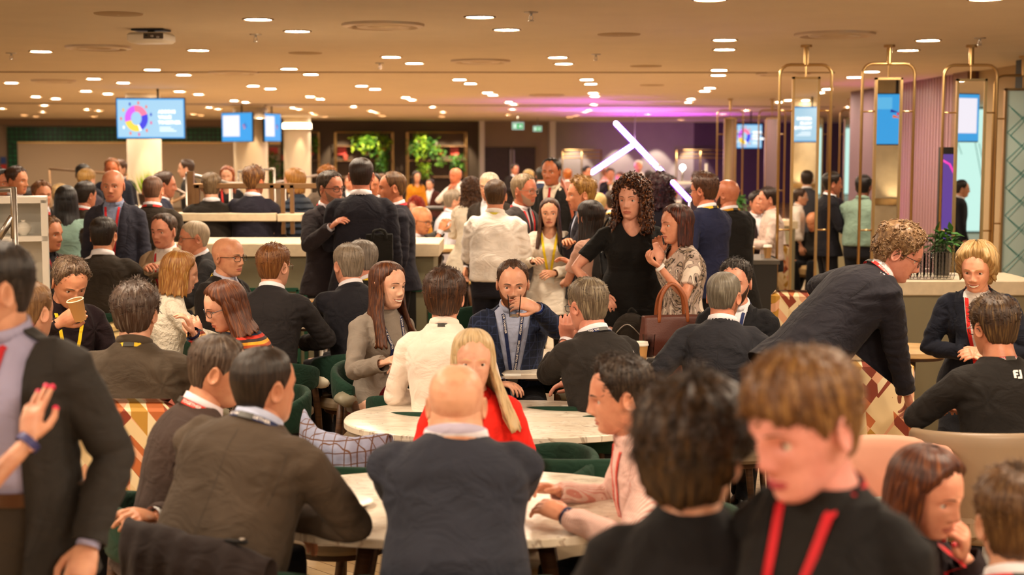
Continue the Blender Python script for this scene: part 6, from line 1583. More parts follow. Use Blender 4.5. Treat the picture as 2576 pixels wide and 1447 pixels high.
P('m15', 'curly haired man in navy suit and glasses bending over to the right', 2290, 562, 520, 108, k=1.06, lean=42, hy=-28, hp=24, hunch=.05, hair='curly', hc='#7a5a3a', hc2='#b8966a', ht=.026, glasses='#1a1614', top='#24222b', lany='#e0302c', lany_text=True, badge=False, smile=.6, L=('px', 2120, 800, 480, (1, .4, .2)), Rr=('px', 2282, 1000, 520, (-.2, .3, -1)), legs='#1c1a22', watch={-1: '#2a3a70'}, skin='#d4907a', shirt='#e8e4e8', girth=1.1)
P('m16', 'laughing blonde woman in navy cardigan and striped top with red lanyard', 2458, 607, 485, -22, fem=True, k=.95, lean=16, hy=-8, hp=10, hair='bob', hc='#b48e58', hc2='#ecd4a0', ht=.034, hair_k=dict(len=.055, open=76, full=1.05, flare=.05, spiky=.5, back=.0, wave=.004), kindtop='cardigan', top='#191d2c', opening=(.07, .05), shirt='#e8e4e0', shpat='hstripe', lany='#e0302c', smile=1, teeth=True, badge=False, L='belly', Rr='belly', girth=1.15, skin='#e2a284')
P('m17', 'man in black sport top with white logo, back turned at the right', 2500, 742, 570, -165, 'sit', k=1.04, lean=8, hp=8, hair='short', hc='#3a2414', hc2='#8a6a3c', ht=.020, hair_k=dict(side=.6), glasses='#1a1614', kindtop='sweater', top='#24201e', lany='#c02028', lany_text=True, badge=False, L='table', Rr='table', girth=1.12, skin='#cf8c6c')
# ---- group seated at the left table
P('l1', 'man in grey brown suit in profile seated at the far left', 118, 543, 325, 70, 'sit', k=1.06, hair='short', hc='#6a4420', hc2='#9a6c3c', ht=.014, top='#4a423f', L='table', Rr='lap', skin='#cf8a66', shirt='#2c2a30', lany='#a02028', badge=False)
P('l2', 'dark haired man in brown suit, back turned at the left table', 258, 545, 330, 180, 'sit', k=1.12, hair='short', hc='#1c120e', ht=.012, top='#352c23', L='table', Rr='table', girth=1.2, skin='#c98a68')
P('l2b', 'man in navy jacket mostly hidden behind the brown suited back', 232, 566, 305, 150, 'sit', k=1.05, hair='short', hc='#2c1c14', top='#1e2234', L='table', Rr='lap')
P('l3', 'man in tan blazer and open white shirt with red lanyard', 413, 536, 318, -20, 'sit', k=1.08, lean=4, hair='short', hc='#3c2618', hc2='#6a4a30', ht=.012, top='#a08a6e', shirt='#f0ebe6', lany='#d02830', L='lap', Rr=('px', 373, 678, 330), badge=False, skin='#d9967a')
P('l4', 'balding man with glasses in dark suit in profile at the left table', 492, 555, 330, -70, 'sit', k=1.06, lean=10, hair='fringe', hc='#b09a80', hc2='#d8c4a4', ht=.004, glasses='#4a3a30', top='#2c2a2c', L='table', Rr='table', skin='#d08a6a')
P('l5', 'bald man with glasses and yellow lanyard facing right', 570, 597, 382, 62, 'sit', k=1.05, lean=4, hair='bald', glasses='#241c18', top='#2a2422', shirt='#c8c8dc', lany='#f0c820', badge=False, L='lap', Rr='lap', skin='#dc9c78')
# ---- standing, left
P('s1', 'bald man in blue grey suit facing the camera with red lanyard and badge', 284, 428, 312, 2, hair='bald', top='#3a3a48', shirt='#8a94b4', lany='#d83038', L='down', Rr='down', skin='#cf8a6a', opening=(.075, .0))
P('s2', 'bald man in dark brown suit with red lanyard, back turned on the left', 383, 442, 300, 180, hair='fringe', hc='#6a4a38', ht=.002, top='#33291f', lany='#d83028', badge=False, girth=1.15, skin='#d28c6c', L='belly', Rr='belly')
P('s3', 'woman with long black hair in pale teal shirt, back turned', 165, 466, 292, 195, fem=True, k=.98, hair='long', hc='#0e0c10', hc2='#2a2428', ht=.018, hair_k=dict(len=.42, full=1.1), kindtop='shirt', top='#8fb0a4', L='belly', Rr='belly', skin='#5a3424', girth=1.15)
P('s4', 'dark haired man in brown suit turned away beside the teal shirt', 213, 456, 275, 150, hair='short', hc='#20140e', top='#3a3026', lany='#c03028', badge=False, skin='#c07a5c')
P('s5', 'man with red lanyard facing right behind the white shelf', 103, 455, 272, 40, hair='short', hc='#7a4a24', hc2='#a8743c', top='#241c18', lany='#d83028', badge=False, skin='#cf8a66')
P('s6', 'brown haired man in profile facing right at the left edge', 38, 418, 262, 75, hair='short', hc='#3a2212', top='#1e1a20', lany='#d83028', skin='#cf8860', badge=True)
P('s7', 'dark haired man with yellow collar cut by the left edge', -2, 424, 262, 60, hair='short', hc='#1c120e', top='#1c1c20', lany='#e8d040', skin='#c88060', badge=True)
P('s8', 'blond man in grey suit with yellow lanyard turned away on the left', 216, 424, 222, 160, hair='short', hc='#a87c3c', hc2='#d8b070', top='#4a4450', lany='#f0d830', badge=False)
P('s9', 'black haired man behind the blond grey suited one', 208, 412, 200, 190, hair='short', hc='#100c0c', top='#1e2230', skin='#7a4c34')
P('s10', 'man in navy suit behind the bald blue suited man', 281, 397, 190, 10, hair='short', hc='#7a4a24', top='#1c2030', skin='#b86a44')
P('s11', 'small brown haired man right of the navy suit by the column', 302, 401, 170, -30, hair='short', hc='#4a2c18', top='#3c3a44')
P('s12', 'brown haired man in slate suit behind the bald brown suited man', 411, 431, 255, 105, hair='short', hc='#3a2212', top='#34364a', skin='#c67e60')
P('s13', 'distant man in profile before the shutter facing left', 470, 400, 172, -85, hair='short', hc='#3a261a', top='#2a2420', shirt='#e8e0e8')
P('s14', 'grey haired man in near black suit behind the balustrade, back turned', 530, 434, 270, 195, hair='short', hc='#6a5238', hc2='#a8906c', top='#211a12', girth=1.25, L='belly', Rr='belly')
P('s15', 'ginger woman with red lanyard seen behind the balustrade', 572, 417, 195, 0, fem=True, hair='long', hc='#7a3412', hc2='#c8742c', kindtop='top', top='#1a1618', lany='#d83028')
P('s16', 'blond haired man in navy suit behind the balustrade, back turned', 637, 417, 270, 168, hy=-14, hair='short', hc='#5a3418', hc2='#c89048', ht=.022, top='#23202e', girth=1.15, L='belly', Rr='belly', skin='#cf7c58')
P('s17', 'blonde woman in quilted blue jacket behind the balustrade', 742, 422, 252, -112, fem=True, k=1.02, hair='bob', hc='#a8702c', hc2='#d8a45c', hair_k=dict(len=.10, open=70), kindtop='sweater', top='#3c4656', toppat='puffer', folds=2, girth=1.2, L='belly', Rr='belly')
P('s18', 'man with glasses, dark suit and red lanyard facing right, hands together', 828, 429, 322, 52, hair='short', hc='#3a2c20', hc2='#6a5a4a', ht=.014, glasses='#1a1412', beard=('#9a7460', 'stubble'), top='#2a2125', shirt='#dcd4dc', tie='#1c1c38', lany='#e03038', badge=False, L=('px', 838, 578, 322), Rr=('px', 832, 572, 335), skin='#d08c6e')
P('s19', 'tall man in navy suit with black shoulder bag, back turned in the middle', 908, 396, 330, 182, hair='short', hc='#2a1810', ht=.008, top='#23212c', shirt='#f0eaf0', girth=1.12, L='belly', Rr='down', skin='#c87c60')
P('s20', 'man in navy suit in profile facing left with red lanyard', 990, 431, 312, -80, hair='crop', hc='#5a3a1c', hc2='#9a7240', ht=.010, top='#24212c', lany='#e03038', badge=False, shirt='#e8dce4', tie='#803048', L='down', Rr='down', skin='#c9805c')
P('s21', 'ginger blond head just behind the man with glasses', 822, 415, 232, 40, hair='short', hc='#a86424', hc2='#d89a50', ht=.02, top='#6a5c50')
P('s22', 'man facing the camera between the two navy suits', 938, 435, 225, 0, hair='crop', hc='#2a1c14', top='#4a4440', skin='#cf8460')
P('s23', 'woman with brown wavy hair in cream blouse, back turned', 1185, 447, 245, 165, fem=True, hair='curlylong', hc='#4a2c18', hc2='#8a5c30', hair_k=dict(len=.16, full=1.05), kindtop='tunic', top='#ded2be', legs='#2a2018', L='belly', Rr='belly')
P('s24', 'bald man in white shirt on the phone beside the planted display', 1147, 423, 165, -40, 'stand', hair='bald', kindtop='shirt', top='#eee8e4', Rr='chin', L='belly', skin='#cf7c58', lean=10)
P('s25', 'bald man with glasses in grey suit seated at the pale table', 1062, 498, 262, 62, 'sit', k=1.06, lean=14, hp=12, hair='bald', glasses='#5a4434', top='#3c3832', L=('px', 1112, 585, 245), Rr=('px', 1108, 582, 262), skin='#dc9468')
P('s26', 'woman with bright red curly hair far behind the navy suits', 1046, 473, 195, -30, 'sit', fem=True, hair='curlylong', hc='#8a1c0c', hc2='#e04a1c', hair_k=dict(len=.08, full=1.2), kindtop='top', top='#c8882c')
P('s27', 'grey haired man in pale shirt seated in profile facing right', 1138, 470, 205, 110, 'sit', k=1.1, lean=10, hair='short', hc='#8a7a68', kindtop='shirt', top='#c8c4d0')
P('s27b', 'woman with dark hair in mustard top before the planted wall', 1048, 430, 128, 20, fem=True, hair='long', hc='#2a1810', kindtop='top', top='#c07c14')
P('s27c', 'small dark dressed person under the bright plants', 1082, 450, 125, -20, hair='short', hc='#20140e', top='#4a2018')
P('s28', 'man in white shirt and dark jeans with his back turned, standing centre', 1246, 451, 325, 172, hy=8, hair='short', hc='#4a3018', hc2='#7a5a34', ht=.010, kindtop='shirt', top='#f0e6dc', lany='#d8c440', badge=False, legs='#23212a', L='belly', Rr='belly', skin='#d08c68', folds=1.4, girth=1.15)
P('s29', 'bald man in brown suit right behind the white shirted back', 1232, 433, 272, -25, hair='fringe', hc='#d8c8b0', hc2='#f0e4d0', ht=.006, top='#3a3028', skin='#dc9c78', glasses='#5a4a3c')
P('s30', 'grey haired man with glasses and red lanyard facing right', 1316, 437, 312, 55, hair='short', hc='#8a7254', hc2='#c8b08c', ht=.012, glasses='#8a7a6a', top='#4a4444', shirt='#dcd4d8', tie='#3a2c30', lany='#e03030', badge=False, beard=('#b08c74', 'stubble'), skin='#c97c5c')
P('s31', 'tallest dark haired man in black suit with white shirt and red tie', 1388, 397, 252, -22, hair='crop', hc='#14100e', ht=.010, top='#1e1a18', shirt='#e0d0b8', tie='#b02428', skin='#b06844')
P('s32', 'young woman with long brown hair, cream top and yellow lanyard', 1383, 497, 322, -4, fem=True, hair='long', hc='#3c2010', hc2='#8a5430', ht=.010, hair_k=dict(len=.28, open=52, front=.35), kindtop='tunic', top='#e2d6c6', lany='#f0d020', legs='#1c1816', L='belly', Rr='front', skin='#e2a886')
P('s33', 'blond man in navy suit with arms crossed in profile facing left', 1466, 442, 325, -82, hair='short', hc='#9a6c30', hc2='#e0b060', ht=.024, top='#2c2a34', shirt='#b8c0d8', L='crossed', Rr='crossed', skin='#d68f6a')
P('s34', 'woman with long straight dark hair in pink blouse turned away', 1487, 503, 362, -135, fem=True, hair='long', hc='#1e100c', hc2='#4a2a1c', ht=.014, hair_k=dict(len=.52, full=1.0, open=64), kindtop='top', top='#d8a894', sleeve=.42, L='belly', Rr=('px', 1440, 665, 355), legs='#141216', skin='#dc9c7c')
P('s35', 'woman with curly auburn hair in black dress and necklace, looking left', 1592, 440, 385, -4, fem=True, k=1.06, hy=-22, hair='curlylong', hc='#3c1a0c', hc2='#b06c34', ht=.030, hair_k=dict(len=.17, full=1.22, open=46), kindtop='dress', top='#12100f', sleeve=.45, legs='#12100f', legs_kind='dress', girth=1.22, waist=1.25, L=('px', 1652, 622, 400), Rr=('px', 1508, 738, 392, (-1, .4, .0)), watch={-1: '#24346c'}, skin='#dfa086', handM={1: dict(dir=(.3, -.3, -.8), up=(.5, -.8, .2), curl=.25, spread=.6)})
P('s36', 'woman in snake print dress with auburn bob, hand out, tan tote on her arm', 1706, 512, 402, -68, fem=True, k=.97, hair='bob', hc='#3a120a', hc2='#8a3c20', ht=.014, hair_k=dict(len=.125, full=1.02, open=66, flare=.05, back=.0), kindtop='tunic', top='#b09c88', toppat='snake', legs='#b09c88', legs_kind='dress', sleeve=.5, L=('px', 1660, 672, 415, (.3, .6, -1)), Rr=('px', 1662, 640, 390), watch={1: '#f0ece8'}, skin='#dc9878', girth=1.1, handM={1: dict(dir=(0, -.8, .5), up=(0, -.5, -.8), curl=.5)})
P('s37', 'woman with voluminous maroon curls turned away beyond the black dress', 1662, 434, 272, 170, fem=True, hair='curlylong', hc='#2a0c14', hc2='#6a2a34', ht=.03, hair_k=dict(len=.16, full=1.25), kindtop='cardigan', top='#18141e')
P('s37b', 'man in profile between the maroon curls and the last neon tube', 1682, 442, 238, 60, hair='crop', hc='#2a1c1c', top='#1c1822', skin='#c07a70')
P('s38', 'man with glasses in blue suit and yellow lanyard, turned away', 1775, 433, 325, -140, hy=10, hair='short', hc='#4a2c1c', ht=.018, glasses='#1a1414', top='#1f2342', lany='#e8b828', badge=False, L='pocket', Rr='belly', skin='#c87c5c')
P('s39', 'bald bearded man in long black coat turned left', 1832, 452, 302, -150, hy=20, hair='bald', beard=('#3a241c', 'full'), kindtop='coat', top='#14110f', L='belly', Rr='belly', girth=1.1, skin='#c07858', lany='#c89020', badge=False)
# ---- far crowd
far = [(1295, 412, 110, 'small dark haired person far off left of the brown doors', '#20140e', '#241c1a', 30), (1330, 426, 150, 'pale haired person behind the grey haired man', '#c8a468', '#7a6450', 200), (1362, 421, 160, 'dark haired man in blue behind the tall suited man', '#20201c', '#2a3450', 170),
 (1428, 424, 130, 'ginger person far behind the blond man', '#a85c24', '#9a6a5a', 180), (1476, 417, 125, 'small dark haired figure left of the neon foot', '#181018', '#c8b8c0', 40), (1525, 420, 112, 'far man in rosy shirt standing before the low neon tube', '#8a5a4a', '#d89a98', 90), (1536, 423, 120, 'far man in dark jacket with yellow lanyard, hand at mouth', '#2a1814', '#1c1822', 0), (1560, 432, 118, 'far pink lit person beside the thin pole', '#4a2020', '#a05060', -30),
 (1606, 403, 118, 'white haired man standing out before the lit wall', '#e8dcc8', '#cfc4c0', 0), (1633, 428, 125, 'dark haired person right of the white haired man', '#2a1818', '#2a2028', 120), (960, 437, 180, 'far head between the two suited men', '#6a4a34', '#5a4a44', -50), (880, 440, 150, 'far dark suited person behind the man with glasses', '#5a3424', '#1c1a20', 0), (150, 462, 225, 'grey blond head behind the black haired woman', '#b89868', '#5a4c40', 180),
 (66, 470, 240, 'dark haired head behind the shelf', '#20140e', '#2c2420', 190), (1905, 480, 230, 'blurred dark haired person behind the black coat', '#20140e', '#3a2c30', 20), (1935, 470, 235, 'blurred man facing left among the far tables on the right', '#2c1a12', '#c8b0a4', -90), (2090, 485, 150, 'tiny person seen between the brass frames', '#3a2418', '#2a2430', 0), (1752, 430, 140, 'far person partly hidden by the blue suit', '#3a2424', '#3a3040', 180)]
for i, (px, y, s, lab, h_, t_, yw) in enumerate(far):
    P('q%d' % i, lab, px, y, s, yw, hair='short', hc=h_, top=t_, kindtop='shirt' if t_[1] in 'cd' else 'jacket', k=.98, L='belly', Rr='belly' if 'mouth' not in lab else 'chin', lany='#e0b828' if 'yellow' in lab else None, badge=False, skin='#cf8c6e')
P('c1', 'blonde haired person with yellow collar seated behind the pink blouse', 1504, 485, 215, 175, 'sit', k=1.1, hair='short', hc='#d8b470', hc2='#f0dca8', ht=.02, top='#5a4a38')
P('c2', 'dark haired person with yellow lanyard seated by the curly woman', 1542, 478, 205, 180, 'sit', k=1.1, hair='short', hc='#2a1810', top='#2c241c', lany='#e8b828', badge=False)
# ---- seen between and in the brass frames
P('r1', 'man in pale blue green shirt behind the brass frames, turned right', 2172, 440, 232, 150, hair='short', hc='#120c0c', ht=.014, kindtop='shirt', top='#7d9484', L='belly', Rr='belly', skin='#6a3e2c', girth=1.2)
P('r2', 'man in white shirt seated at the far tables behind the frames', 1915, 492, 215, 190, 'sit', k=1.15, hair='short', hc='#2a1810', kindtop='shirt', top='#eee0dc')
P('r4', 'man with glasses reflected in the leftmost mirror, in profile', 2012, 474, 190, 80, hair='short', hc='#3a2214', glasses='#d8d4d0', top='#e8dcd4', kindtop='shirt', mirror=True)
P('r5', 'dark haired man in grey suit reflected in the leftmost mirror', 2030, 428, 182, 170, hair='short', hc='#2a1a12', top='#4a4a52', mirror=True)
P('r6', 'bald man in dark sweater reflected low in the leftmost mirror', 2042, 556, 192, -40, 'sit', hp=20, hair='bald', kindtop='sweater', top='#2c2824', L='crossed', Rr='crossed', skin='#d8946c', mirror=True)
P('r7', 'dark haired man seen between the first two brass frames', 2092, 432, 228, 95, hair='short', hc='#1c120e', top='#16141c', skin='#a8684c', L='belly', Rr='belly')
P('r8', 'dark haired person in profile reflected in the third mirror', 2418, 452, 190, 85, hair='crop', hc='#1c120e', top='#1c1c24', glasses='#2a2420', mirror=True)
# ---- what people hold or carry
def held(px, py, s): return W(px, py, FPX/s)
c = held(203, 806, 505); cup_ = cup(c, 'paper cup with white rim at the lips of the man in maroon', False, 1.0); cup_.rotation_euler = (R(12), R(-10), 0)
c = held(1294, 797, 492); g_ = tumbler(c, 'clear glass held to the mouth of the bearded man', .115, .036); g_.rotation_euler = (R(8), 0, 0)
c = held(1020, 905, 470); t = empty('snack_packet', c, R(20)); tag(t, 'small orange packet in the smiling woman\'s hands', 'packet'); obj('wrapper', *box(0, 0, 0, .07, .03, .012, bev=.004), plain('orange_foil', '#e08030', .35), t, smooth='auto')
c = held(2029, 835, 470); t = empty('folded_papers', c, R(30)); tag(t, 'folded white papers under the arm of the man bending over', 'papers')
V, F = xf(box(0, 0, 0, .20, .012, .15), Matrix.Rotation(R(28), 4, 'Y')); obj('paper_sheets', V, F, PAPERW, t, smooth=False)
c = held(860, 572, 320)
t = empty('mobile_phone', held(1120, 572, 258), R(30)); tag(t, 'phone held by the bald man at the pale table', 'phone'); V, F = xf(box(0, 0, 0, .075, .14, .009, bev=.002), Matrix.Rotation(R(40), 4, 'X')); obj('case', V, F, STEEL, t, smooth=False)
I = PEOPLE['s31']; Q = []
for px, py, s_ in ((1412, 452, 252), (1424, 480, 262), (1436, 520, 266), (1444, 560, 266)):
    q = held(px, py, s_)-I['base']; ca, sa = math.cos(-I['a']), math.sin(-I['a']); Q.append((ca*q.x-sa*q.y, sa*q.x+ca*q.y, q.z))
obj('bag_strap', *tube(spline(Q, 4), .022, 6, flat=.3, up=(0, 1, 0)), plain('rust_strap', '#a8502c', .6), I['root'])
# tan tote of the snake print woman
def tote(c, rz, lab, m, w=.40, d=.16, h=.34, strap_h=.30, sm=None, nm='tote_bag'):
    t = empty(nm, c, rz); tag(t, lab, 'bag'); V, F = blob_bag([loft([[(sx*(w/2)*k, sy*(d/2)*k2, z) for sx, sy in ((-1, -1), (0, -1.05), (1, -1), (1, 1), (0, 1.05), (-1, 1))] for z, k, k2 in ((0, .92, .9), (h*.5, 1.04, 1), (h, 1.0, .5))])], .010, .005, 5)
    obj('bag_body', V, F, m, t)
    for sy in (-1, 1): obj('handle', *tube(spline([(-w*.25, sy*.045, h-.04), (-w*.2, sy*.03, h+strap_h*.6), (0, sy*.01, h+strap_h), (w*.2, sy*.03, h+strap_h*.6), (w*.25, sy*.045, h-.04)], 5), .011, 6, flat=.5), sm or m, t)
    return t
tote(held(1688, 912, 418), R(10), 'dark tan leather tote hanging from the snake print woman\'s arm', plain('tan_leather', '#5a2a1c', .5, bmp=.002, bsc=120), .36, .15, .29, .19, plain('tan_strap', '#9a5228', .45))
tote(held(1535, 742, 372), R(35), 'black shoulder bag of the woman in the black dress', plain('black_leather', '#141214', .45, bmp=.002, bsc=120), .24, .12, .30, .22)
t = tote(held(955, 690, 340), R(5), 'black laptop bag hanging from the tall navy suited man', cloth('#17140f'), .20, .12, .30, .03, None, 'shoulder_bag')
I = PEOPLE['s19']; q0 = held(935, 456, 330)-t.location; obj('shoulder_strap', *tube(spline([q0, (q0+Vector((.04, -.03, -.30))), Vector((.05, -.02, .30))], 6), .016, 6, flat=.3), cloth('#2c2a18'), t)
# backpack on the chair beside the black suited man
c = held(1588, 902, 400); t = empty('backpack', c, R(-20)); t.scale = (.82, .82, .82); tag(t, 'dark brown backpack leaning behind the black suited man', 'backpack')
V, F = blob_bag([ellip((0, 0, .16), (.17, .11, .20)), box(0, -.07, .10, .24, .08, .16, bev=.04)], .011, .008, 6); obj('bag_body', V, F, cloth('#2c241c'), t)
obj('shoulder_strap', *tube(spline([(.08, -.02, .33), (.18, -.05, .30), (.20, -.06, .15), (.15, -.06, .03)], 5), .02, 6, flat=.35), cloth('#1a1612'), t); obj('grab_loop', *tube(spline([(-.03, 0, .355), (0, 0, .39), (.04, 0, .355)], 5), .009, 6), cloth('#1a1612'), t); obj('zip_line', *tube(spline([(-.13, -.10, .16), (0, -.125, .28), (.13, -.10, .16)], 6), .004, 5), STEEL, t)
# ---- seats of the people
S_ = seat_for
S_('f4', 'dark green chair under the grey brown suited man with a jacket over its back'); S_('f5', 'dark green chair back below the bald man in navy', strap=STRAPW); S_('f3', 'green chair at the left under the brown jacketed man', yaw=120); S_('f7', 'green chair of the blonde woman in red'); S_('f6', 'beige seated green chair under the pink striped shirt')
S_('m6', 'green chair with pale leather wrap under the ginger haired man', strap=STRAPW); S_('m7', 'green chair under the grey haired man in navy'); S_('m9', 'green chair with grey leather wrap under the smiling woman', zb=(.64, .84)); S_('m10', 'green chair under the young man in white shirt'); S_('m11', 'green chair under the drinking bearded man'); S_('m12', 'green chair under the black suited man with glasses'); S_('m13', 'green chair under the cropped grey haired man'); S_('m14', 'pink upholstered chair under the dark bearded man', kind='tub', m=plain('pink_felt', '#cf9a84', .9), zt=.84)
S_('m4', 'green chair under the white fluffy sweater'); S_('m5', 'green chair under the striped sweater'); S_('l2', 'green chair under the brown suited back at the left table'); S_('l1', 'green chair at the far left under the man in profile'); S_('l3', 'green chair under the man in the tan blazer'); S_('l4', 'green chair under the balding man in profile'); S_('l5', 'green chair under the bald man with yellow lanyard'); S_('m8', 'green chair under the man with yellow lanyard behind the navy suit')
S_('m1', 'armchair with geometric orange and cream print under the overshirt', kind='square', m=PRINT, zt=.93, w=.62, dy=.10); S_('m2', 'cream leather chair of the man sipping coffee', kind='square', m=plain('cream_leather', '#e2c88e', .4), zt=.80, wing=.3); S_('m3', 'cream leather chair behind the left man', kind='square', m=plain('cream_leather', '#e2c88e', .4), zt=.78)
S_('m17', 'taupe leather tub chair under the man in the black sport top', kind='tub', m=plain('taupe_hide', '#8a745c', .45), zt=.80, w=.36, d=.26, base=.30, dip=.05, arms=125); S_('f10', 'blue grey tub chair of the woman with the brown bob', kind='tub', m=plain('slate_hide', '#7a7468', .5), zt=.74, w=.34, dip=.1); S_('f11', 'dark tub chair hidden under the corner man', kind='tub', m=plain('slate_hide', '#7a7468', .5), zt=.70)
S_('s25', 'pale wooden chair of the bald man at the pale table', kind='square', m=OAK, zt=.8, w=.45); S_('s26', 'chair hidden behind the navy suits', kind='square', m=OAK, zt=.8, w=.45); S_('s27', 'cream chair of the man in pale shirt', kind='square', m=plain('cream_leather', '#e2c88e', .4), zt=.85, w=.45)
S_('c1', 'chair of the blonde haired person behind the pink blouse', kind='square', m=OAK, zt=.8, w=.45); S_('c2', 'chair of the dark haired person by the curly woman', kind='square', m=OAK, zt=.8, w=.45); S_('r2', 'printed chair of the white shirted man behind the frames', kind='square', m=PRINT, zt=.9, w=.5); S_('l2b', 'green chair under the hidden navy jacket'); S_('r6', 'chair of the man reflected low in the mirror', kind='square', m=OAK, zt=.8, w=.45)
# ---- empty seats
def gc(px, py, z, yaw, lab, **k): x, y = pos(px, py, z); return green_chair(x, y, yaw, lab, **k)
gc(1068, 960, .80, 178, 'empty green chair left of the red jacket behind the long table'); gc(1440, 985, .80, 180, 'empty green chair with curved back behind the striped shirt man\'s head')
gc(985, 1082, .80, 176, 'empty green chair between the checked jacket and the bald man'); gc(1432, 1105, .80, 180, 'wide empty green chair back right of the red jacket', w=.30); gc(1340, 1130, .78, -70, 'green armchair turned sideways beside the red sleeve')
gc(845, 1145, .76, 168, 'green chair carrying the blue checked jacket', strap=STRAPW); gc(785, 690, .80, 20, 'empty green chair behind the two paper cups'); gc(1040, 688, .80, 180, 'empty green chair behind the table with the tall glass'); gc(1170, 765, .80, -60, 'empty green chair holding a brown coat near the dark jeans')
gc(1130, 605, .86, 90, 'dark green chair beside the stone counter end'); gc(1835, 955, .80, 120, 'green chair partly hidden by the ginger blonde hair'); 
x, y = pos(238, 735, .80); square_chair(x, y, 200, 'empty cream leather chair behind the coffee drinker', plain('cream_leather', '#e2c88e', .4), .84, .50, 'cream_chair', wing=.3)
x, y = pos(285, 810, .74); square_chair(x, y, 120, 'second cream leather chair beside the overshirt man', plain('cream_leather', '#e2c88e', .4), .80, .50, 'cream_chair', wing=.3)
x, y = pos(2232, 945, .86); square_chair(x, y, 0, 'high printed chair between the bending man and the sport top', PRINT, .90, .42, base=.2)
x, y = pos(2015, 722, .92); square_chair(x, y, 170, 'printed chair seen through the leftmost brass frame', PRINT, .92, .46, base=.2)
x, y = pos(2585, 830, .92); square_chair(x, y, 200, 'printed chair at the right edge beside the sport top', PRINT, .92, .46)
x, y = pos(1945, 560, .92); square_chair(x, y, 180, 'distant printed chair behind the black coat', PRINT, .92, .46)
x, y = pos(2232, 1122, .74); upholstered(x, y, -30, 'pink felt tub chair before the bending man\'s legs', plain('pink_felt', '#cf9a84', .9), zt=.74, w=.215, d=.21, dip=.03, arms=120, name='tub_chair')
x, y = pos(2225, 1212, .66); upholstered(x, y, -150, 'small blue grey leather tub chair below the pink one', plain('slate_hide', '#7a7468', .5), zt=.66, w=.22, d=.19, dip=.05, name='tub_chair')
x, y = pos(1430, 1390, .45); t = empty('stool', (x, y, 0)); tag(t, 'beige leather stool under the right end of the nearest table', 'stool'); obj('seat', *box(0, 0, .43, .40, .34, .05, bev=.02), LEATH, t, smooth='auto')
for sx in (-1, 1):
    for sy in (-1, 1): obj('leg', *tube([(sx*.14, sy*.11, .41), (sx*.17, sy*.14, 0.001)], [.018, .012], 8), WALNUT, t)
# ---- garments on chair backs
def draped(cx, cy, rz, w, zt, drop_f, drop_b, m, lab, name, seed, parent=None, arc=.12, lining=None, skew=0):
    n, q = 28, 26; V = []
    rad = .045
    for i in range(n):
        u = i/(n-1)*2-1
        for j in range(q):
            t = j/(q-1); L = drop_f+drop_b+math.pi*rad; s = t*L
            if s < drop_f: y, z = -rad-.01*(drop_f-s)/drop_f, zt-(drop_f-s)
            elif s < drop_f+math.pi*rad: a = (s-drop_f)/rad; y, z = -rad*math.cos(a), zt+rad*math.sin(a)
            else: y, z = rad+.02, zt-(s-drop_f-math.pi*rad)
            fold = .014*math.sin(u*9+seed)*min(1, abs(zt-z)/.15)+.006*math.sin(u*21+z*14+seed)
            V.append((u*w/2*(1+.06*math.sin(seed+z*6)), y+fold-arc*u*u, z+.03*math.sin(u*3+seed)*(abs(u))-skew*u))
    F = [(i*q+j, (i+1)*q+j, (i+1)*q+j+1, i*q+j+1) for i in range(n-1) for j in range(q-1)]
    t = empty(name, (cx, cy, 0), rz); tag(t, lab, 'jacket'); o = obj('cloth_body', V, F, m, t); md = o.modifiers.new('t', 'SOLIDIFY'); md.thickness = .008; o.modifiers.new('s', 'SUBSURF').levels = 1
    return t, V, q
x, y = (455-CX)/FPX*4.02, 4.02
t, V, q = draped(x, y, R(166), .44, .835, .40, .30, cloth('#2e2423'), 'dark brown jacket hung over the chair at the bottom left', 'hung_jacket', 2, arc=.06, skew=-.05); obj('shoulder_tab', *box(-.14, -.02, .858, .07, .02, .012, bev=.003), cloth('#141010'), t, smooth='auto'); obj('button', *lathe([(.009, 0), (.009, .004)], 12, c=(-.16, -.02, .865)), STEEL, t)
x, y = pos(848, 1118, .80)
t, V, q = draped(x, y, R(172), .36, .80, .24, .26, cloth('#9aa0bc', 'check', '#6a4c3c'), 'blue jacket with brown checks over a green chair back', 'checked_jacket', 4, arc=.16, skew=-.05)
obj('lining', *box(0, .03, .60, .40, .03, .22, bev=.01), cloth('#1c1e2a'), t, smooth='auto')
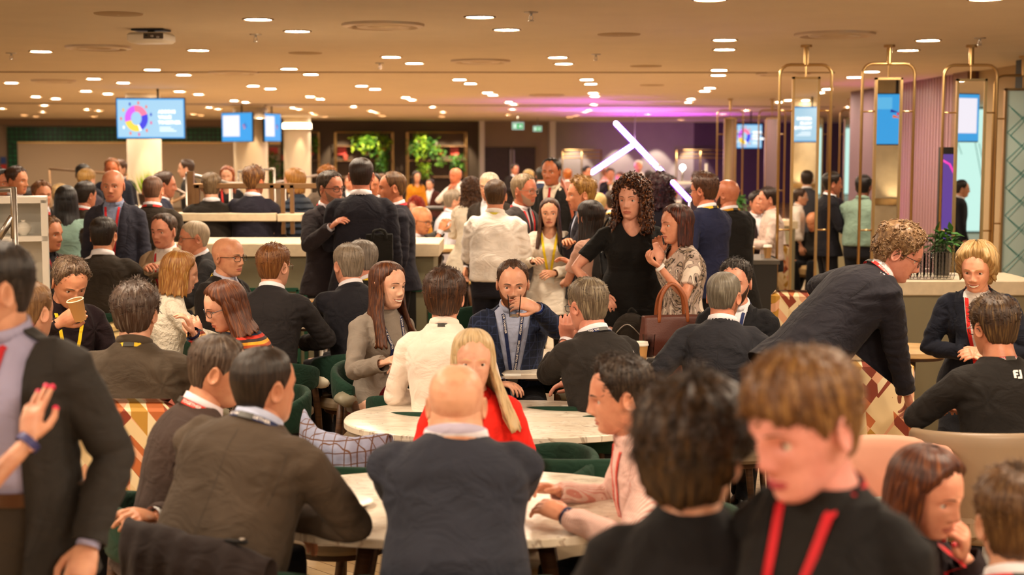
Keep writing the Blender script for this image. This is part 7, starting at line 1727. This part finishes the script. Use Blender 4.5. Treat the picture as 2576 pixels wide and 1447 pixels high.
# lettered logo on the sport top, worn pendant
I = PEOPLE['m17']
def on_back(I, x, z, off=.006):
    p0 = I['bend']((x, .5, z)); p1 = I['bend']((x, 0, z)); d = (p1-p0).normalized(); h = I['bvh'].ray_cast(p0, d, .8)[0]; return (h or p1)-d*off
mb = MB()
def slab(pts): 
    W_ = [on_back(I, -x, z, .0045) for x, z in pts]+[on_back(I, -x, z, .001) for x, z in pts]; n = len(pts); mb.add((W_, [tuple(range(n)), tuple(range(2*n-1, n-1, -1))]+[(i, (i+1) % n, n+(i+1) % n, n+i) for i in range(n)]))
z0, x0 = .455, -.022; u = .010
for pts in ([(0, 0), (.9, 0), (1.3, 2.6), (.9, 3.2), (.3, 2.6)], [(.9, 2.4), (2.6, 2.4), (2.7, 3.2), (.9, 3.2)], [(.6, 1.2), (2.1, 1.2), (2.1, 1.9), (.7, 1.9)], [(2.9, .4), (3.7, .4), (4.3, 3.2), (3.4, 3.2)], [(1.6, -.4), (3.4, -.4), (3.6, .5), (1.8, .5)]): slab([(x0+a*u, z0+b*u) for a, b in pts])
mb.obj('white_logo', plain('logo_white', '#f4f0ea', .4), I['root'], smooth=False)
I = PEOPLE['s35']; 
cam = bpy.data.cameras.new('camera'); co = bpy.data.objects.new('camera', cam); COL.link(co); SC.camera = co
cam.lens = FPX/2576*36; cam.sensor_width = 36; co.location = (0, 0, HC); co.rotation_euler = (R(90)-PITCH, 0, 0); cam.clip_end = 200
cam.dof.use_dof = True; cam.dof.focus_distance = 7.6; cam.dof.aperture_fstop = 2.4
SC.view_settings.view_transform = 'Standard'; SC.view_settings.look = 'None'; SC.view_settings.exposure = 0.98; SC.view_settings.gamma = 1
w = bpy.data.worlds.new('room_air'); SC.world = w; w.use_nodes = True; bg = w.node_tree.nodes['Background']; bg.inputs[0].default_value = (1, .80, .60, 1); bg.inputs[1].default_value = .42
SC.cycles.max_bounces = 4; SC.cycles.diffuse_bounces = 3; SC.cycles.glossy_bounces = 3; SC.cycles.transmission_bounces = 4; SC.cycles.transparent_max_bounces = 6
SC.cycles.sample_clamp_indirect = 4; SC.cycles.caustics_reflective = False; SC.cycles.caustics_refractive = False; SC.cycles.use_denoising = True
COL.done()
